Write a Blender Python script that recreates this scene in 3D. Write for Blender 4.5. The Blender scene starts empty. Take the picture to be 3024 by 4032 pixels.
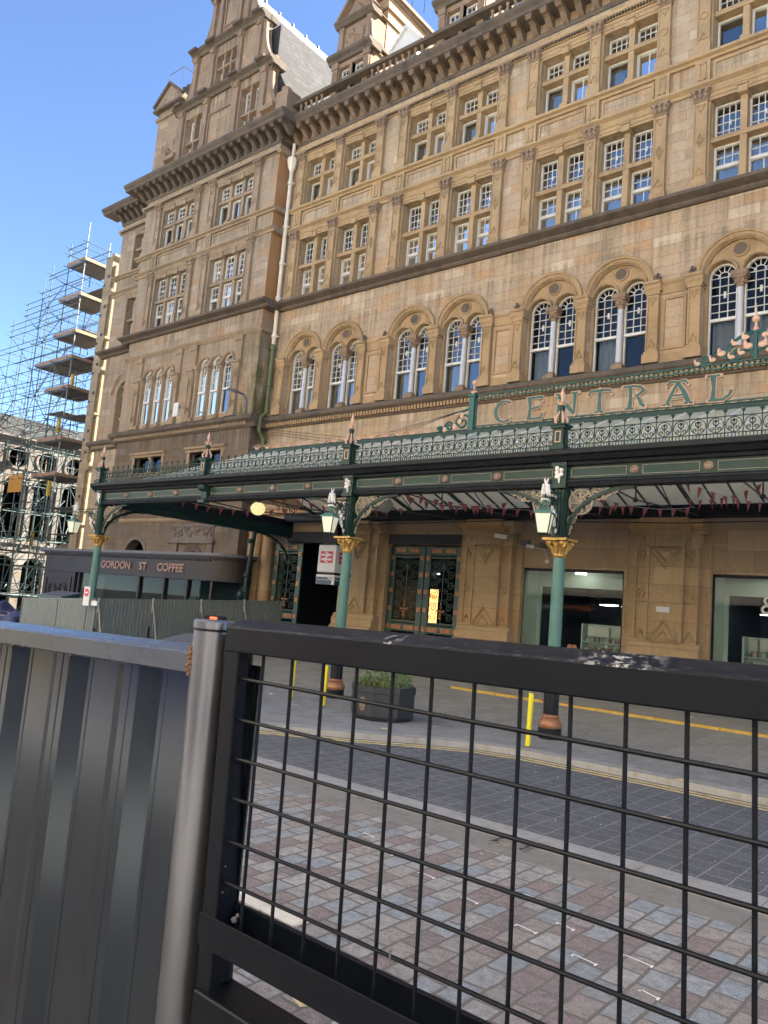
import bpy, bmesh, math, random
from mathutils import Vector, Matrix
random.seed(7)
PI = math.pi
scn = bpy.context.scene
COL = scn.collection

# ------------------------------------------------------------------ camera
CAM_Z = 2.4
yaw, pit, rol = math.radians(-39.85598747), math.radians(7.14496838), math.radians(4.8129282)
fw = Vector((math.sin(yaw) * math.cos(pit), math.cos(yaw) * math.cos(pit), math.sin(pit)))
rt = Vector((math.cos(yaw), -math.sin(yaw), 0))
up = rt.cross(fw)
r2 = math.cos(rol) * rt + math.sin(rol) * up
u2 = -math.sin(rol) * rt + math.cos(rol) * up
cd = bpy.data.cameras.new('camera'); cam = bpy.data.objects.new('camera', cd); COL.objects.link(cam)
cam.matrix_world = Matrix(((r2.x, u2.x, -fw.x, 0), (r2.y, u2.y, -fw.y, 0), (r2.z, u2.z, -fw.z, CAM_Z), (0, 0, 0, 1)))
cd.sensor_fit = 'HORIZONTAL'; cd.sensor_width = 36; cd.lens = 36 * 3050 / 3024
cd.clip_start = 0.05; cd.clip_end = 3000
scn.camera = cam

# ------------------------------------------------------------------ sky, sun, exposure
SUN_EL, SUN_AZ = math.radians(40), math.radians(32)     # azimuth from +Y towards +X
sun_dir = Vector((math.sin(SUN_AZ) * math.cos(SUN_EL), math.cos(SUN_AZ) * math.cos(SUN_EL), math.sin(SUN_EL)))
w = bpy.data.worlds.new('World'); scn.world = w; w.use_nodes = True
nt = w.node_tree; nt.nodes.clear()
so = nt.nodes.new('ShaderNodeOutputWorld'); bg = nt.nodes.new('ShaderNodeBackground'); sk = nt.nodes.new('ShaderNodeTexSky')
sk.sky_type = 'NISHITA'; sk.sun_disc = False; sk.sun_elevation = SUN_EL; sk.sun_rotation = SUN_AZ
sk.air_density = 0.5; sk.dust_density = 0.0; sk.ozone_density = 3.2; sk.altitude = 30
bg.inputs[1].default_value = 0.072
nt.links.new(sk.outputs[0], bg.inputs[0]); nt.links.new(bg.outputs[0], so.inputs[0])
sl = bpy.data.lights.new('sun', 'SUN'); sun = bpy.data.objects.new('sun', sl); COL.objects.link(sun)
sl.energy = 5.0; sl.angle = math.radians(0.55); sl.color = (1.0, 0.92, 0.80)
sun.rotation_euler = sun_dir.to_track_quat('Z', 'Y').to_euler()
scn.view_settings.view_transform = 'Standard'; scn.view_settings.look = 'None'
scn.view_settings.exposure = 2.85; scn.view_settings.gamma = 1
scn.cycles.max_bounces = 6; scn.cycles.diffuse_bounces = 4; scn.cycles.glossy_bounces = 3
scn.cycles.transparent_max_bounces = 12; scn.cycles.sample_clamp_indirect = 6

# ------------------------------------------------------------------ mesh helpers
class MB:
    def __init__(s): s.v = []; s.f = []
    def add(s, vs, fs):
        o = len(s.v); s.v += [tuple(p) for p in vs]; s.f += [[i + o for i in f] for f in fs]; return s
    def box(s, x0, x1, y0, y1, z0, z1):
        return s.add([(x0,y0,z0),(x1,y0,z0),(x1,y1,z0),(x0,y1,z0),(x0,y0,z1),(x1,y0,z1),(x1,y1,z1),(x0,y1,z1)],
                     [(0,3,2,1),(4,5,6,7),(0,1,5,4),(1,2,6,5),(2,3,7,6),(3,0,4,7)])
    def quad(s, a, b, c, d): return s.add([a, b, c, d], [(0, 1, 2, 3)])
    def prism(s, poly, y0, y1):           # polygon in x,z extruded in y
        n = len(poly)
        a = sum(poly[i][0]*poly[(i+1)%n][1]-poly[(i+1)%n][0]*poly[i][1] for i in range(n))
        if a < 0: poly = poly[::-1]
        return s.add([(x,y0,z) for x,z in poly]+[(x,y1,z) for x,z in poly],
                     [list(range(n)), list(range(2*n-1, n-1, -1))]+[((i+1)%n, i, n+i, n+(i+1)%n) for i in range(n)])
    def profx(s, prof, x0, x1):           # profile in y,z extruded along x
        n = len(prof)
        a = sum(prof[i][0]*prof[(i+1)%n][1]-prof[(i+1)%n][0]*prof[i][1] for i in range(n))
        if a < 0: prof = prof[::-1]
        return s.add([(x0,y,z) for y,z in prof]+[(x1,y,z) for y,z in prof],
                     [list(range(n-1,-1,-1)), list(range(n, 2*n))]+[(i, (i+1)%n, n+(i+1)%n, n+i) for i in range(n)])
    def profy(s, prof, y0, y1):           # profile in x,z extruded along y
        return s.prism(prof, y0, y1)
    def prismz(s, poly, z0, z1):
        n = len(poly)
        a = sum(poly[i][0]*poly[(i+1)%n][1]-poly[(i+1)%n][0]*poly[i][1] for i in range(n))
        if a < 0: poly = poly[::-1]
        return s.add([(x,y,z0) for x,y in poly]+[(x,y,z1) for x,y in poly],
                     [list(range(n-1,-1,-1)), list(range(n, 2*n))]+[(i, (i+1)%n, n+(i+1)%n, n+i) for i in range(n)])
    def tube(s, pts, r, n=6, closed=False, cap=True):
        pts = [Vector(p) for p in pts]; m = len(pts); rings = []
        ref = None
        for i, p in enumerate(pts):
            if closed: t = pts[(i+1)%m]-pts[i-1]
            else: t = pts[min(i+1,m-1)]-pts[max(i-1,0)]
            if t.length < 1e-9: t = Vector((0,0,1))
            t.normalize()
            if ref is None:
                ref = Vector((0,0,1)) if abs(t.z) < .9 else Vector((1,0,0))
            a = t.cross(ref)
            if a.length < 1e-6: a = t.cross(Vector((0,1,0.01)))
            a.normalize(); b = a.cross(t); ref = b
            rr = r[i] if isinstance(r, (list, tuple)) else r
            rings.append([p + a*(rr*math.cos(2*PI*k/n)) + b*(rr*math.sin(2*PI*k/n)) for k in range(n)])
        vs = [q for g in rings for q in g]; fs = []
        for i in range(m if closed else m-1):
            j = (i+1) % m
            for k in range(n): fs.append((i*n+k, j*n+k, j*n+(k+1)%n, i*n+(k+1)%n))
        if not closed and cap: fs += [list(range(n)), list(range(m*n-1, m*n-n-1, -1))]
        return s.add(vs, fs)
    def bar(s, a, b, w, h):               # rectangular bar between two points
        a = Vector(a); b = Vector(b); t = (b-a).normalized()
        ref = Vector((0,0,1)) if abs(t.z) < .95 else Vector((0,1,0))
        u = t.cross(ref).normalized()*w/2; v = u.cross(t).normalized()*h/2
        return s.add([a-u-v,a+u-v,a+u+v,a-u+v,b-u-v,b+u-v,b+u+v,b-u+v],
                     [(0,1,2,3),(7,6,5,4),(1,0,4,5),(2,1,5,6),(3,2,6,7),(0,3,7,4)])
    def lathe(s, prof, cx, cy, n=16, a0=0.0):
        vs = []; fs = []; m = len(prof)
        for r, z in prof:
            for k in range(n):
                t = a0+2*PI*k/n; vs.append((cx+r*math.cos(t), cy+r*math.sin(t), z))
        for i in range(m-1):
            for k in range(n): fs.append((i*n+k, i*n+(k+1)%n, (i+1)*n+(k+1)%n, (i+1)*n+k))
        fs += [list(range(n-1,-1,-1)), list(range((m-1)*n, m*n))]
        return s.add(vs, fs)
    def arc(s, cx, cz, prof, a0, a1, n=24):   # profile (radius, y) swept in the x,z plane
        m = len(prof); vs = []; fs = []
        closed = abs(a1-a0-2*PI) < 1e-6
        N = n if closed else n+1
        for i in range(N):
            t = a0+(a1-a0)*i/n
            for r, y in prof: vs.append((cx+r*math.cos(t), y, cz+r*math.sin(t)))
        for i in range(n):
            j = (i+1) % N
            for k in range(m): fs.append((i*m+k, j*m+k, j*m+(k+1)%m, i*m+(k+1)%m))
        if not closed: fs += [list(range(m)), list(range(N*m-1, N*m-m-1, -1))]
        return s.add(vs, fs)
    def sph(s, c, r, n=10, m=6, sc=(1,1,1)):
        vs = []; fs = []
        for i in range(1, m):
            p = PI*i/m
            for k in range(n): vs.append((c[0]+r*sc[0]*math.sin(p)*math.cos(2*PI*k/n), c[1]+r*sc[1]*math.sin(p)*math.sin(2*PI*k/n), c[2]+r*sc[2]*math.cos(p)))
        vs += [(c[0],c[1],c[2]+r*sc[2]), (c[0],c[1],c[2]-r*sc[2])]
        for i in range(m-2):
            for k in range(n): fs.append((i*n+k, (i+1)*n+k, (i+1)*n+(k+1)%n, i*n+(k+1)%n))
        T = (m-1)*n
        for k in range(n): fs += [(T, k, (k+1)%n), (T+1, (m-2)*n+(k+1)%n, (m-2)*n+k)]
        return s.add(vs, fs)
    def mesh(s, me, M=None):
        return s.add([(M @ v.co if M else v.co) for v in me.vertices], [list(p.vertices) for p in me.polygons])
    def xf(s, M): s.v = [tuple(M @ Vector(p)) for p in s.v]; return s
    def build(s, name, mat, parent=None, smooth=False, bevel=0.0, angle=None):
        me = bpy.data.meshes.new(name); me.from_pydata(s.v, [], s.f)
        bm = bmesh.new(); bm.from_mesh(me); bmesh.ops.recalc_face_normals(bm, faces=bm.faces); bm.to_mesh(me); bm.free()
        mats = mat if isinstance(mat, (list, tuple)) else [mat]
        for q in mats: me.materials.append(q)
        ob = bpy.data.objects.new(name, me); COL.objects.link(ob)
        if smooth:
            me.polygons.foreach_set('use_smooth', [True]*len(me.polygons))
            try: me.set_sharp_from_angle(angle=angle or math.radians(38))
            except Exception: pass
        if bevel:
            b = ob.modifiers.new('bevel', 'BEVEL'); b.width = bevel; b.segments = 2; b.limit_method = 'ANGLE'
        if parent is not None: attach(ob, parent)
        return ob

def attach(ob, parent):
    ob.parent = parent
    root = parent
    off = Vector((0,0,0))
    while root.parent is not None: root = root.parent
    if parent is root: ob.matrix_parent_inverse = Matrix.Translation(-Vector(root.location))
    else: ob.matrix_parent_inverse = Matrix.Identity(4) if parent.parent is None else (parent.matrix_basis.inverted())
    return ob

def thing(name, label, cat, loc=(0,0,0), group=None):
    o = bpy.data.objects.new(name, None); COL.objects.link(o); o.location = loc; o.empty_display_size = .2
    return tag(o, label, cat, group)
def tag(o, label=None, cat=None, group=None, kind=None):
    if label: o['label'] = label
    if cat: o['category'] = cat
    if group: o['group'] = group
    if kind: o['kind'] = kind
    return o
def struct(o): o['kind'] = 'structure'; return o
KIDS = {}
def kids(o): return [c for c in bpy.data.objects if c.parent == o]
def dup(o, d, parent=None, label=None, tree=None):
    """copy of an object (and its children) moved by d"""
    c = o.copy(); COL.objects.link(c)
    if parent is not None and o.parent is not parent: c.parent = parent
    c.matrix_parent_inverse = o.matrix_parent_inverse.copy()
    c.location = Vector(o.location) + Vector(d)
    if label: c['label'] = label
    for k in (tree if tree is not None else kids(o)):
        e = k.copy(); COL.objects.link(e); e.parent = c; e.matrix_parent_inverse = k.matrix_parent_inverse.copy()
        for g in kids(k):
            h = g.copy(); COL.objects.link(h); h.parent = e; h.matrix_parent_inverse = g.matrix_parent_inverse.copy()
    return c

def plate(outer, holes, y0, y1, res=1):
    """flat plate with holes; polygons in x,z; thickness y0..y1.  Returns an MB."""
    cu = bpy.data.curves.new('t', 'CURVE'); cu.dimensions = '2D'; cu.fill_mode = 'BOTH'; cu.extrude = abs(y1-y0)/2
    for poly in [outer]+list(holes):
        sp = cu.splines.new('POLY'); sp.points.add(len(poly)-1)
        for p, q in zip(sp.points, poly): p.co = (q[0], q[1], 0, 1)
        sp.use_cyclic_u = True
    ob = bpy.data.objects.new('t', cu); me = bpy.data.meshes.new_from_object(ob)
    m = MB(); ym = (y0+y1)/2
    m.add([(v.co.x, ym-v.co.z, v.co.y) for v in me.vertices], [list(p.vertices) for p in me.polygons])
    bpy.data.objects.remove(ob); bpy.data.curves.remove(cu); bpy.data.meshes.remove(me)
    return m
def text_mb(txt, size, depth, loc, align='CENTER', mirror=False, sx=1.0, fat=0.0):
    """upright text in the x,z plane facing -y, front face at loc.y"""
    cu = bpy.data.curves.new('t', 'FONT'); cu.body = txt; cu.size = size; cu.extrude = depth/2; cu.align_x = align; cu.align_y = 'CENTER'
    cu.resolution_u = 3; cu.offset = fat
    ob = bpy.data.objects.new('t', cu); me = bpy.data.meshes.new_from_object(ob)
    m = MB(); k = -1 if mirror else 1
    m.add([(loc[0]+k*sx*v.co.x, loc[1]+depth/2-v.co.z, loc[2]+v.co.y) for v in me.vertices], [list(p.vertices) for p in me.polygons])
    bpy.data.objects.remove(ob); bpy.data.curves.remove(cu); bpy.data.meshes.remove(me)
    return m
def rect(x0, x1, z0, z1): return [(x0,z0),(x1,z0),(x1,z1),(x0,z1)]
def archpoly(xc, hw, z0, zs, n=20): # door-shaped: straight sides then a half circle
    return [(xc-hw,z0),(xc+hw,z0)]+[(xc+hw*math.cos(PI*i/n), zs+hw*math.sin(PI*i/n)) for i in range(n+1)]
def circ(cx, cz, r, n=24): return [(cx+r*math.cos(2*PI*i/n), cz+r*math.sin(2*PI*i/n)) for i in range(n)]

# ------------------------------------------------------------------ materials
def new_mat(name):
    m = bpy.data.materials.new(name); m.use_nodes = True; t = m.node_tree; t.nodes.clear()
    out = t.nodes.new('ShaderNodeOutputMaterial'); p = t.nodes.new('ShaderNodeBsdfPrincipled')
    t.links.new(p.outputs[0], out.inputs[0]); return m, t, p, out
def N(t, typ, **kw):
    n = t.nodes.new(typ)
    for k, v in kw.items():
        if k.startswith('i_'):
            n.inputs[int(k[2:])].default_value = v
        else: setattr(n, k, v)
    return n
def mix(t, a, b, fac, mode='MIX'):
    n = N(t, 'ShaderNodeMixRGB', blend_type=mode)
    for i, x in ((0, fac), (1, a), (2, b)):
        if hasattr(x, 'is_linked') or hasattr(x, 'links'): t.links.new(x, n.inputs[i])
        elif isinstance(x, (int, float)): n.inputs[i].default_value = x
        else: n.inputs[i].default_value = (*x, 1)
    return n.outputs[0]
def ramp(t, fac, stops, interp='LINEAR'):
    n = N(t, 'ShaderNodeValToRGB'); n.color_ramp.interpolation = interp
    e = n.color_ramp.elements
    while len(e) < len(stops): e.new(.5)
    for q, (pos, c) in zip(e, stops): q.position = pos; q.color = (*c, 1) if not isinstance(c, (int,float)) else (c,c,c,1)
    t.links.new(fac, n.inputs[0]); return n.outputs[0]
def wpos(t, scale=(1,1,1)):
    g = N(t, 'ShaderNodeNewGeometry'); m = N(t, 'ShaderNodeMapping'); m.inputs[3].default_value = scale
    t.links.new(g.outputs['Position'], m.inputs[0]); return m.outputs[0]
def noise(t, vec, scale, detail=4, rough=.55):
    n = N(t, 'ShaderNodeTexNoise'); n.inputs['Scale'].default_value = scale; n.inputs['Detail'].default_value = detail; n.inputs['Roughness'].default_value = rough
    t.links.new(vec, n.inputs['Vector']); return n.outputs[0]
def bump(t, p, h, strength=.3, dist=.02, prev=None):
    b = N(t, 'ShaderNodeBump'); b.inputs['Strength'].default_value = strength; b.inputs['Distance'].default_value = dist
    t.links.new(h, b.inputs['Height'])
    if prev is not None: t.links.new(prev, b.inputs['Normal'])
    t.links.new(b.outputs[0], p.inputs['Normal']); return b.outputs[0]

def math_(t, op, a, b=None, clamp=False):
    n = N(t, 'ShaderNodeMath', operation=op, use_clamp=clamp)
    for i, x in ((0, a), (1, b)):
        if x is None: continue
        if isinstance(x, (int, float)): n.inputs[i].default_value = x
        else: t.links.new(x, n.inputs[i])
    return n.outputs[0]
def within(t, v, lo, hi, soft):
    a = math_(t, 'DIVIDE', math_(t, 'SUBTRACT', v, lo), soft, True); b = math_(t, 'DIVIDE', math_(t, 'SUBTRACT', hi, v), soft, True)
    return math_(t, 'MULTIPLY', a, b)
LEDGES = (36.1, 33.1, 30.0, 25.45, 24.35, 21.3, 20.25, 16.3, 15.2, 10.45, 6.3)
def stone(name, base, var, ledge=0.0, moss=0.0, rust_tone=0.0, brick=True, rowh=.36, bw=.95, stain=(.10,.085,.06), stain_amt=.5, light=None, orange=None, rough=.9, patch=.5):
    """weathered sandstone, ashlar joints follow world x+y and z"""
    m, t, p, out = new_mat(name)
    P = wpos(t)
    sp = N(t, 'ShaderNodeSeparateXYZ'); t.links.new(P, sp.inputs[0])
    ad = N(t, 'ShaderNodeMath', operation='ADD'); t.links.new(sp.outputs[0], ad.inputs[0]); t.links.new(sp.outputs[1], ad.inputs[1])
    cb = N(t, 'ShaderNodeCombineXYZ'); t.links.new(ad.outputs[0], cb.inputs[0]); t.links.new(sp.outputs[2], cb.inputs[1])
    fine = noise(t, P, 9, 6, .65); mid = noise(t, P, .9, 5, .6)
    if brick:
        b = N(t, 'ShaderNodeTexBrick'); b.offset = .5; b.squash = 1
        b.inputs['Color1'].default_value = (0,0,0,1); b.inputs['Color2'].default_value = (1,1,1,1); b.inputs['Mortar'].default_value = (.5,.5,.5,1)
        b.inputs['Scale'].default_value = 1; b.inputs['Mortar Size'].default_value = .006; b.inputs['Mortar Smooth'].default_value = .3
        b.inputs['Brick Width'].default_value = bw; b.inputs['Row Height'].default_value = rowh
        t.links.new(cb.outputs[0], b.inputs['Vector'])
        dk = tuple(c*.74 for c in base); lt = light or tuple(min(1,c*1.28) for c in base); og = orange or (base[0]*1.0, base[1]*.80, base[2]*.62)
        col = ramp(t, b.outputs[0], [(0,dk),(.18,base),(.42,var),(.62,base),(.80,og),(.88,var),(.94,lt),(1,lt)])
        col = mix(t, base, col, .85)
        col = mix(t, col, tuple(c*.45 for c in base), b.outputs['Fac'])
    else:
        col = mix(t, base, var, ramp(t, mid, [(.35,0),(.65,1)]))
    col = mix(t, col, tuple(c*1.22 for c in base), ramp(t, fine, [(.45,0),(.75,.5)]))
    col = mix(t, col, tuple(c*.62 for c in base), ramp(t, fine, [(.25,.55),(.47,0)]))
    # rain streaks and soot patches
    S = wpos(t, (2.6, 2.6, .28)); st = noise(t, S, 1.0, 6, .62)
    big = noise(t, P, .22, 3, .5)
    f1 = ramp(t, st, [(.5,0),(.72,1)]); f2 = ramp(t, big, [(.42,.15),(.65,1)])
    mm = N(t, 'ShaderNodeMath', operation='MULTIPLY'); t.links.new(f1, mm.inputs[0]); t.links.new(f2, mm.inputs[1])
    m2 = N(t, 'ShaderNodeMath', operation='MULTIPLY'); t.links.new(mm.outputs[0], m2.inputs[0]); m2.inputs[1].default_value = stain_amt
    col = mix(t, col, stain, m2.outputs[0])
    col = mix(t, col, tuple(c*.70 for c in base), ramp(t, mid, [(.5,0),(.75,patch)]))
    if ledge:                                # run-off streaks below the ledges
        s2 = noise(t, wpos(t, (5.5, 5.5, .22)), 1.0, 5, .6); acc = None
        for zl in LEDGES:
            d = math_(t, 'SUBTRACT', zl, sp.outputs[2])
            k = math_(t, 'MULTIPLY', math_(t, 'SUBTRACT', 1.0, math_(t, 'DIVIDE', d, 1.5), True), math_(t, 'GREATER_THAN', d, -.1))
            acc = k if acc is None else math_(t, 'MAXIMUM', acc, k)
        f = math_(t, 'MULTIPLY', acc, math_(t, 'MULTIPLY', ramp(t, s2, [(.42,0),(.70,1)]), ledge))
        col = mix(t, col, stain, f)
        s3 = noise(t, wpos(t, (4, 4, .3)), 1.3, 4, .6)
        col = mix(t, col, (.52,.45,.36), math_(t, 'MULTIPLY', acc, math_(t, 'MULTIPLY', ramp(t, s3, [(.6,0),(.75,1)]), ledge*.45)))
    if moss:                                 # algae round the leaking downpipe
        f = math_(t, 'MULTIPLY', within(t, sp.outputs[0], -30.0, -26.6, 1.1), within(t, sp.outputs[2], 7.0, 16.0, 2.5))
        f = math_(t, 'MULTIPLY', f, ramp(t, noise(t, wpos(t, (1.5,1.5,.5)), 1.5, 5, .65), [(.38,0),(.6,moss)]))
        col = mix(t, col, (.085,.085,.028), f)
    if rust_tone:                                 # orange tint on the return beside the pipe
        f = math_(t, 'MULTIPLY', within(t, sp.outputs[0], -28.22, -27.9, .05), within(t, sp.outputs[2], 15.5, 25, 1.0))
        col = mix(t, col, (.34,.17,.065), math_(t, 'MULTIPLY', f, ramp(t, mid, [(.3,rust_tone*.5),(.6,rust_tone)])))
    t.links.new(col, p.inputs['Base Color']); p.inputs['Roughness'].default_value = rough
    p.inputs['Specular IOR Level'].default_value = .25
    h = noise(t, P, 22, 5, .6)
    nb = bump(t, p, h, .35, .02)
    if brick:
        inv = N(t, 'ShaderNodeMath', operation='SUBTRACT'); inv.inputs[0].default_value = 1; t.links.new(b.outputs['Fac'], inv.inputs[1])
        bump(t, p, inv.outputs[0], .6, .012, nb)
    return m
def plain(name, col, rough=.5, metal=0.0, nscale=6, var=.25, bumps=.1, spec=.5, dirt=None, dirt_amt=.5, coat=0):
    m, t, p, out = new_mat(name); P = wpos(t)
    n1 = noise(t, P, nscale, 5, .6)
    c = mix(t, tuple(max(0,x*(1-var)) for x in col), tuple(min(1,x*(1+var)) for x in col), n1)
    if dirt is not None:
        n2 = noise(t, wpos(t, (3,3,.6)), 1.7, 6, .65)
        c = mix(t, c, dirt, ramp(t, n2, [(.48,0),(.7,dirt_amt)]))
    t.links.new(c, p.inputs['Base Color']); p.inputs['Metallic'].default_value = metal; p.inputs['Specular IOR Level'].default_value = spec
    rr = ramp(t, n1, [(.2,max(0,rough-.12)),(.8,min(1,rough+.12))]); t.links.new(rr, p.inputs['Roughness'])
    if coat: p.inputs['Coat Weight'].default_value = coat
    if bumps: bump(t, p, noise(t, P, nscale*6, 4), bumps, .01)
    return m
def emis(name, col, strength, base=(.8,.8,.8)):
    m, t, p, out = new_mat(name); p.inputs['Base Color'].default_value = (*base,1)
    p.inputs['Emission Color'].default_value = (*col,1); p.inputs['Emission Strength'].default_value = strength; p.inputs['Roughness'].default_value = .3
    return m
def glass(name, refl, tint=(.5,.55,.55), rough=.01, wob=.15, ior=1.5):
    """pane: part mirror, part clear"""
    m, t, p, out = new_mat(name); t.nodes.remove(p)
    tr = N(t, 'ShaderNodeBsdfTransparent'); tr.inputs[0].default_value = (*tint,1)
    gl = N(t, 'ShaderNodeBsdfGlossy'); gl.inputs['Roughness'].default_value = rough; gl.inputs[0].default_value = (.86,.88,.86,1)
    fr = N(t, 'ShaderNodeFresnel'); fr.inputs[0].default_value = ior
    ad = N(t, 'ShaderNodeMath', operation='ADD', use_clamp=True); t.links.new(fr.outputs[0], ad.inputs[0]); oi = N(t, 'ShaderNodeObjectInfo'); t.links.new(math_(t, 'MULTIPLY', math_(t, 'ADD', math_(t, 'MULTIPLY', oi.outputs['Random'], .9), .45), refl), ad.inputs[1])
    mx = N(t, 'ShaderNodeMixShader'); t.links.new(ad.outputs[0], mx.inputs[0]); t.links.new(tr.outputs[0], mx.inputs[1]); t.links.new(gl.outputs[0], mx.inputs[2])
    b = N(t, 'ShaderNodeBump'); b.inputs['Strength'].default_value = wob; b.inputs['Distance'].default_value = .01
    t.links.new(noise(t, wpos(t), 1.3, 2), b.inputs['Height']); t.links.new(b.outputs[0], gl.inputs['Normal'])
    t.links.new(mx.outputs[0], out.inputs[0]); return m
M = {}
M['stone'] = stone('sandstone_ashlar', (.40,.295,.185), (.37,.28,.19), light=(.50,.40,.28), ledge=.75, moss=.8)
M['trim'] = stone('sandstone_trim', (.37,.255,.135), (.30,.205,.11), brick=False, stain_amt=.65)
M['dark'] = stone('sooty_sandstone', (.085,.070,.055), (.15,.115,.082), brick=False, stain=(.03,.028,.026), stain_amt=.8)
M['pav'] = stone('pavilion_ashlar', (.315,.24,.16), (.285,.215,.145), stain_amt=.7, light=(.37,.295,.215), ledge=.85, moss=.9, rust_tone=.9)
M['pavtrim'] = stone('pavilion_trim', (.30,.22,.14), (.235,.17,.11), brick=False, stain_amt=.65)
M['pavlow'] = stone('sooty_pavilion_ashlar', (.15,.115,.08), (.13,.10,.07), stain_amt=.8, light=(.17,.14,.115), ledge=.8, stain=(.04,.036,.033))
M['gnd'] = stone('ground_floor_ashlar', (.33,.235,.145), (.29,.205,.125), rowh=.62, bw=1.5, stain_amt=.5)
M['gtrim'] = stone('ground_floor_trim', (.38,.265,.15), (.33,.23,.13), brick=True, rowh=.55, bw=3.7, stain_amt=.45)
M['gable'] = stone('gable_ashlar', (.32,.225,.14), (.27,.19,.12), stain_amt=.6, orange=(.32,.20,.12), ledge=1.0, stain=(.055,.05,.045))
M['gabtrim'] = stone('gable_trim', (.27,.185,.12), (.20,.14,.095), brick=False, stain_amt=.75)
M['chim'] = stone('chimney_ashlar', (.46,.32,.18), (.42,.29,.16), stain_amt=.2)
M['white'] = plain('white_window_paint', (.60,.585,.53), .45, var=.08, bumps=.05, dirt=(.45,.42,.36), dirt_amt=.35)
M['pane'] = glass('window_glass', .34)
M['pane_d'] = glass('dark_window_glass', .03, (.45,.48,.47), ior=1.3)
M['shopg'] = glass('shop_glass', 0, (.80,.87,.85), wob=.02, ior=1.22)
M['room'] = plain('dark_room', (.035,.035,.04), .9, var=.3, bumps=0)
M['curtain'] = plain('net_curtain', (.55,.56,.56), .9, var=.2, bumps=0)
M['black'] = plain('black_paint', (.007,.008,.011), .45, var=.4, dirt=(.04,.04,.04), dirt_amt=.3, spec=.25)
M['gutter'] = plain('black_gutter_paint', (.007,.009,.012), .55, var=.4, dirt=(.03,.03,.03), dirt_amt=.4, spec=.2)
M['green'] = plain('green_iron_paint', (.0075,.031,.025), .5, spec=.3, var=.22, dirt=(.02,.03,.025), dirt_amt=.5)
M['green_l'] = plain('faded_green_paint', (.075,.165,.135), .5, spec=.3, var=.18, dirt=(.06,.14,.14), dirt_amt=.5)
M['green_b'] = plain('blue_green_paint', (.022,.085,.078), .45, spec=.3, var=.2, dirt=(.012,.045,.04), dirt_amt=.5)
M['pink'] = plain('pale_pink_paint', (.50,.32,.22), .5, var=.2, dirt=(.3,.2,.14), dirt_amt=.5)
M['gold'] = plain('gold_paint', (.44,.27,.075), .42, .4, var=.3, dirt=(.13,.075,.025), dirt_amt=.6, nscale=20)
M['copper'] = plain('copper_paint', (.32,.15,.07), .45, .4, var=.25, dirt=(.15,.07,.04), dirt_amt=.5)
M['flaky'] = plain('flaking_white_paint', (.70,.68,.64), .7, var=.2, nscale=30, dirt=(.05,.06,.06), dirt_amt=1.0)
M['slate'] = stone('roof_slate', (.032,.031,.031), (.040,.038,.037), rowh=.20, bw=.30, stain=(.075,.072,.068), stain_amt=.7, light=(.06,.058,.056), orange=(.034,.030,.028))
M['lead'] = plain('lead_sheet', (.11,.11,.12), .55, .2, var=.2)
M['cream'] = plain('cream_pipe_paint', (.62,.55,.42), .5, var=.1, dirt=(.35,.28,.18), dirt_amt=.4)
# ================================================================== the setting: ground
def gz(x, y=0):       # the street falls along its length and the pavement rises towards the hotel
    return -0.049*max(0.0, min(-22.5-x, 36))+.30*max(0.0, min((y-14.6)/7.4, 1.0))
KERB = [(40,12.95),(-3,12.97),(-5.2,12.94),(-6.9,12.85),(-7.8,12.58),(-8.6,12.0),(-9.4,11.3),(-10.3,10.62),(-11.2,9.95),(-13.2,7.4),(-15,4.6),(-18,0.5),(-20,-3)]   # road edge of the far pavement
def offset(poly, d):
    out = []
    for i, p in enumerate(poly):
        a = Vector(poly[max(i-1,0)]); b = Vector(poly[min(i+1,len(poly)-1)]); t = (b-a).normalized()
        n = Vector((-t.y, t.x)); out.append((p[0]+n.x*d, p[1]+n.y*d))
    return out
def strip(a, b, za, zb):
    m = MB(); k = len(a)
    m.add([(p[0],p[1],za+gz(p[0])) for p in a]+[(p[0],p[1],zb+gz(p[0])) for p in b], [(i,i+1,k+i+1,k+i) for i in range(k-1)])
    return m
def sheet(xs, ys, z):
    m = MB(); n = len(xs)
    m.add([(x,y,z+gz(x)) for y in ys for x in xs], [(j*n+i, j*n+i+1, (j+1)*n+i+1, (j+1)*n+i) for j in range(len(ys)-1) for i in range(n-1)])
    return m
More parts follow.
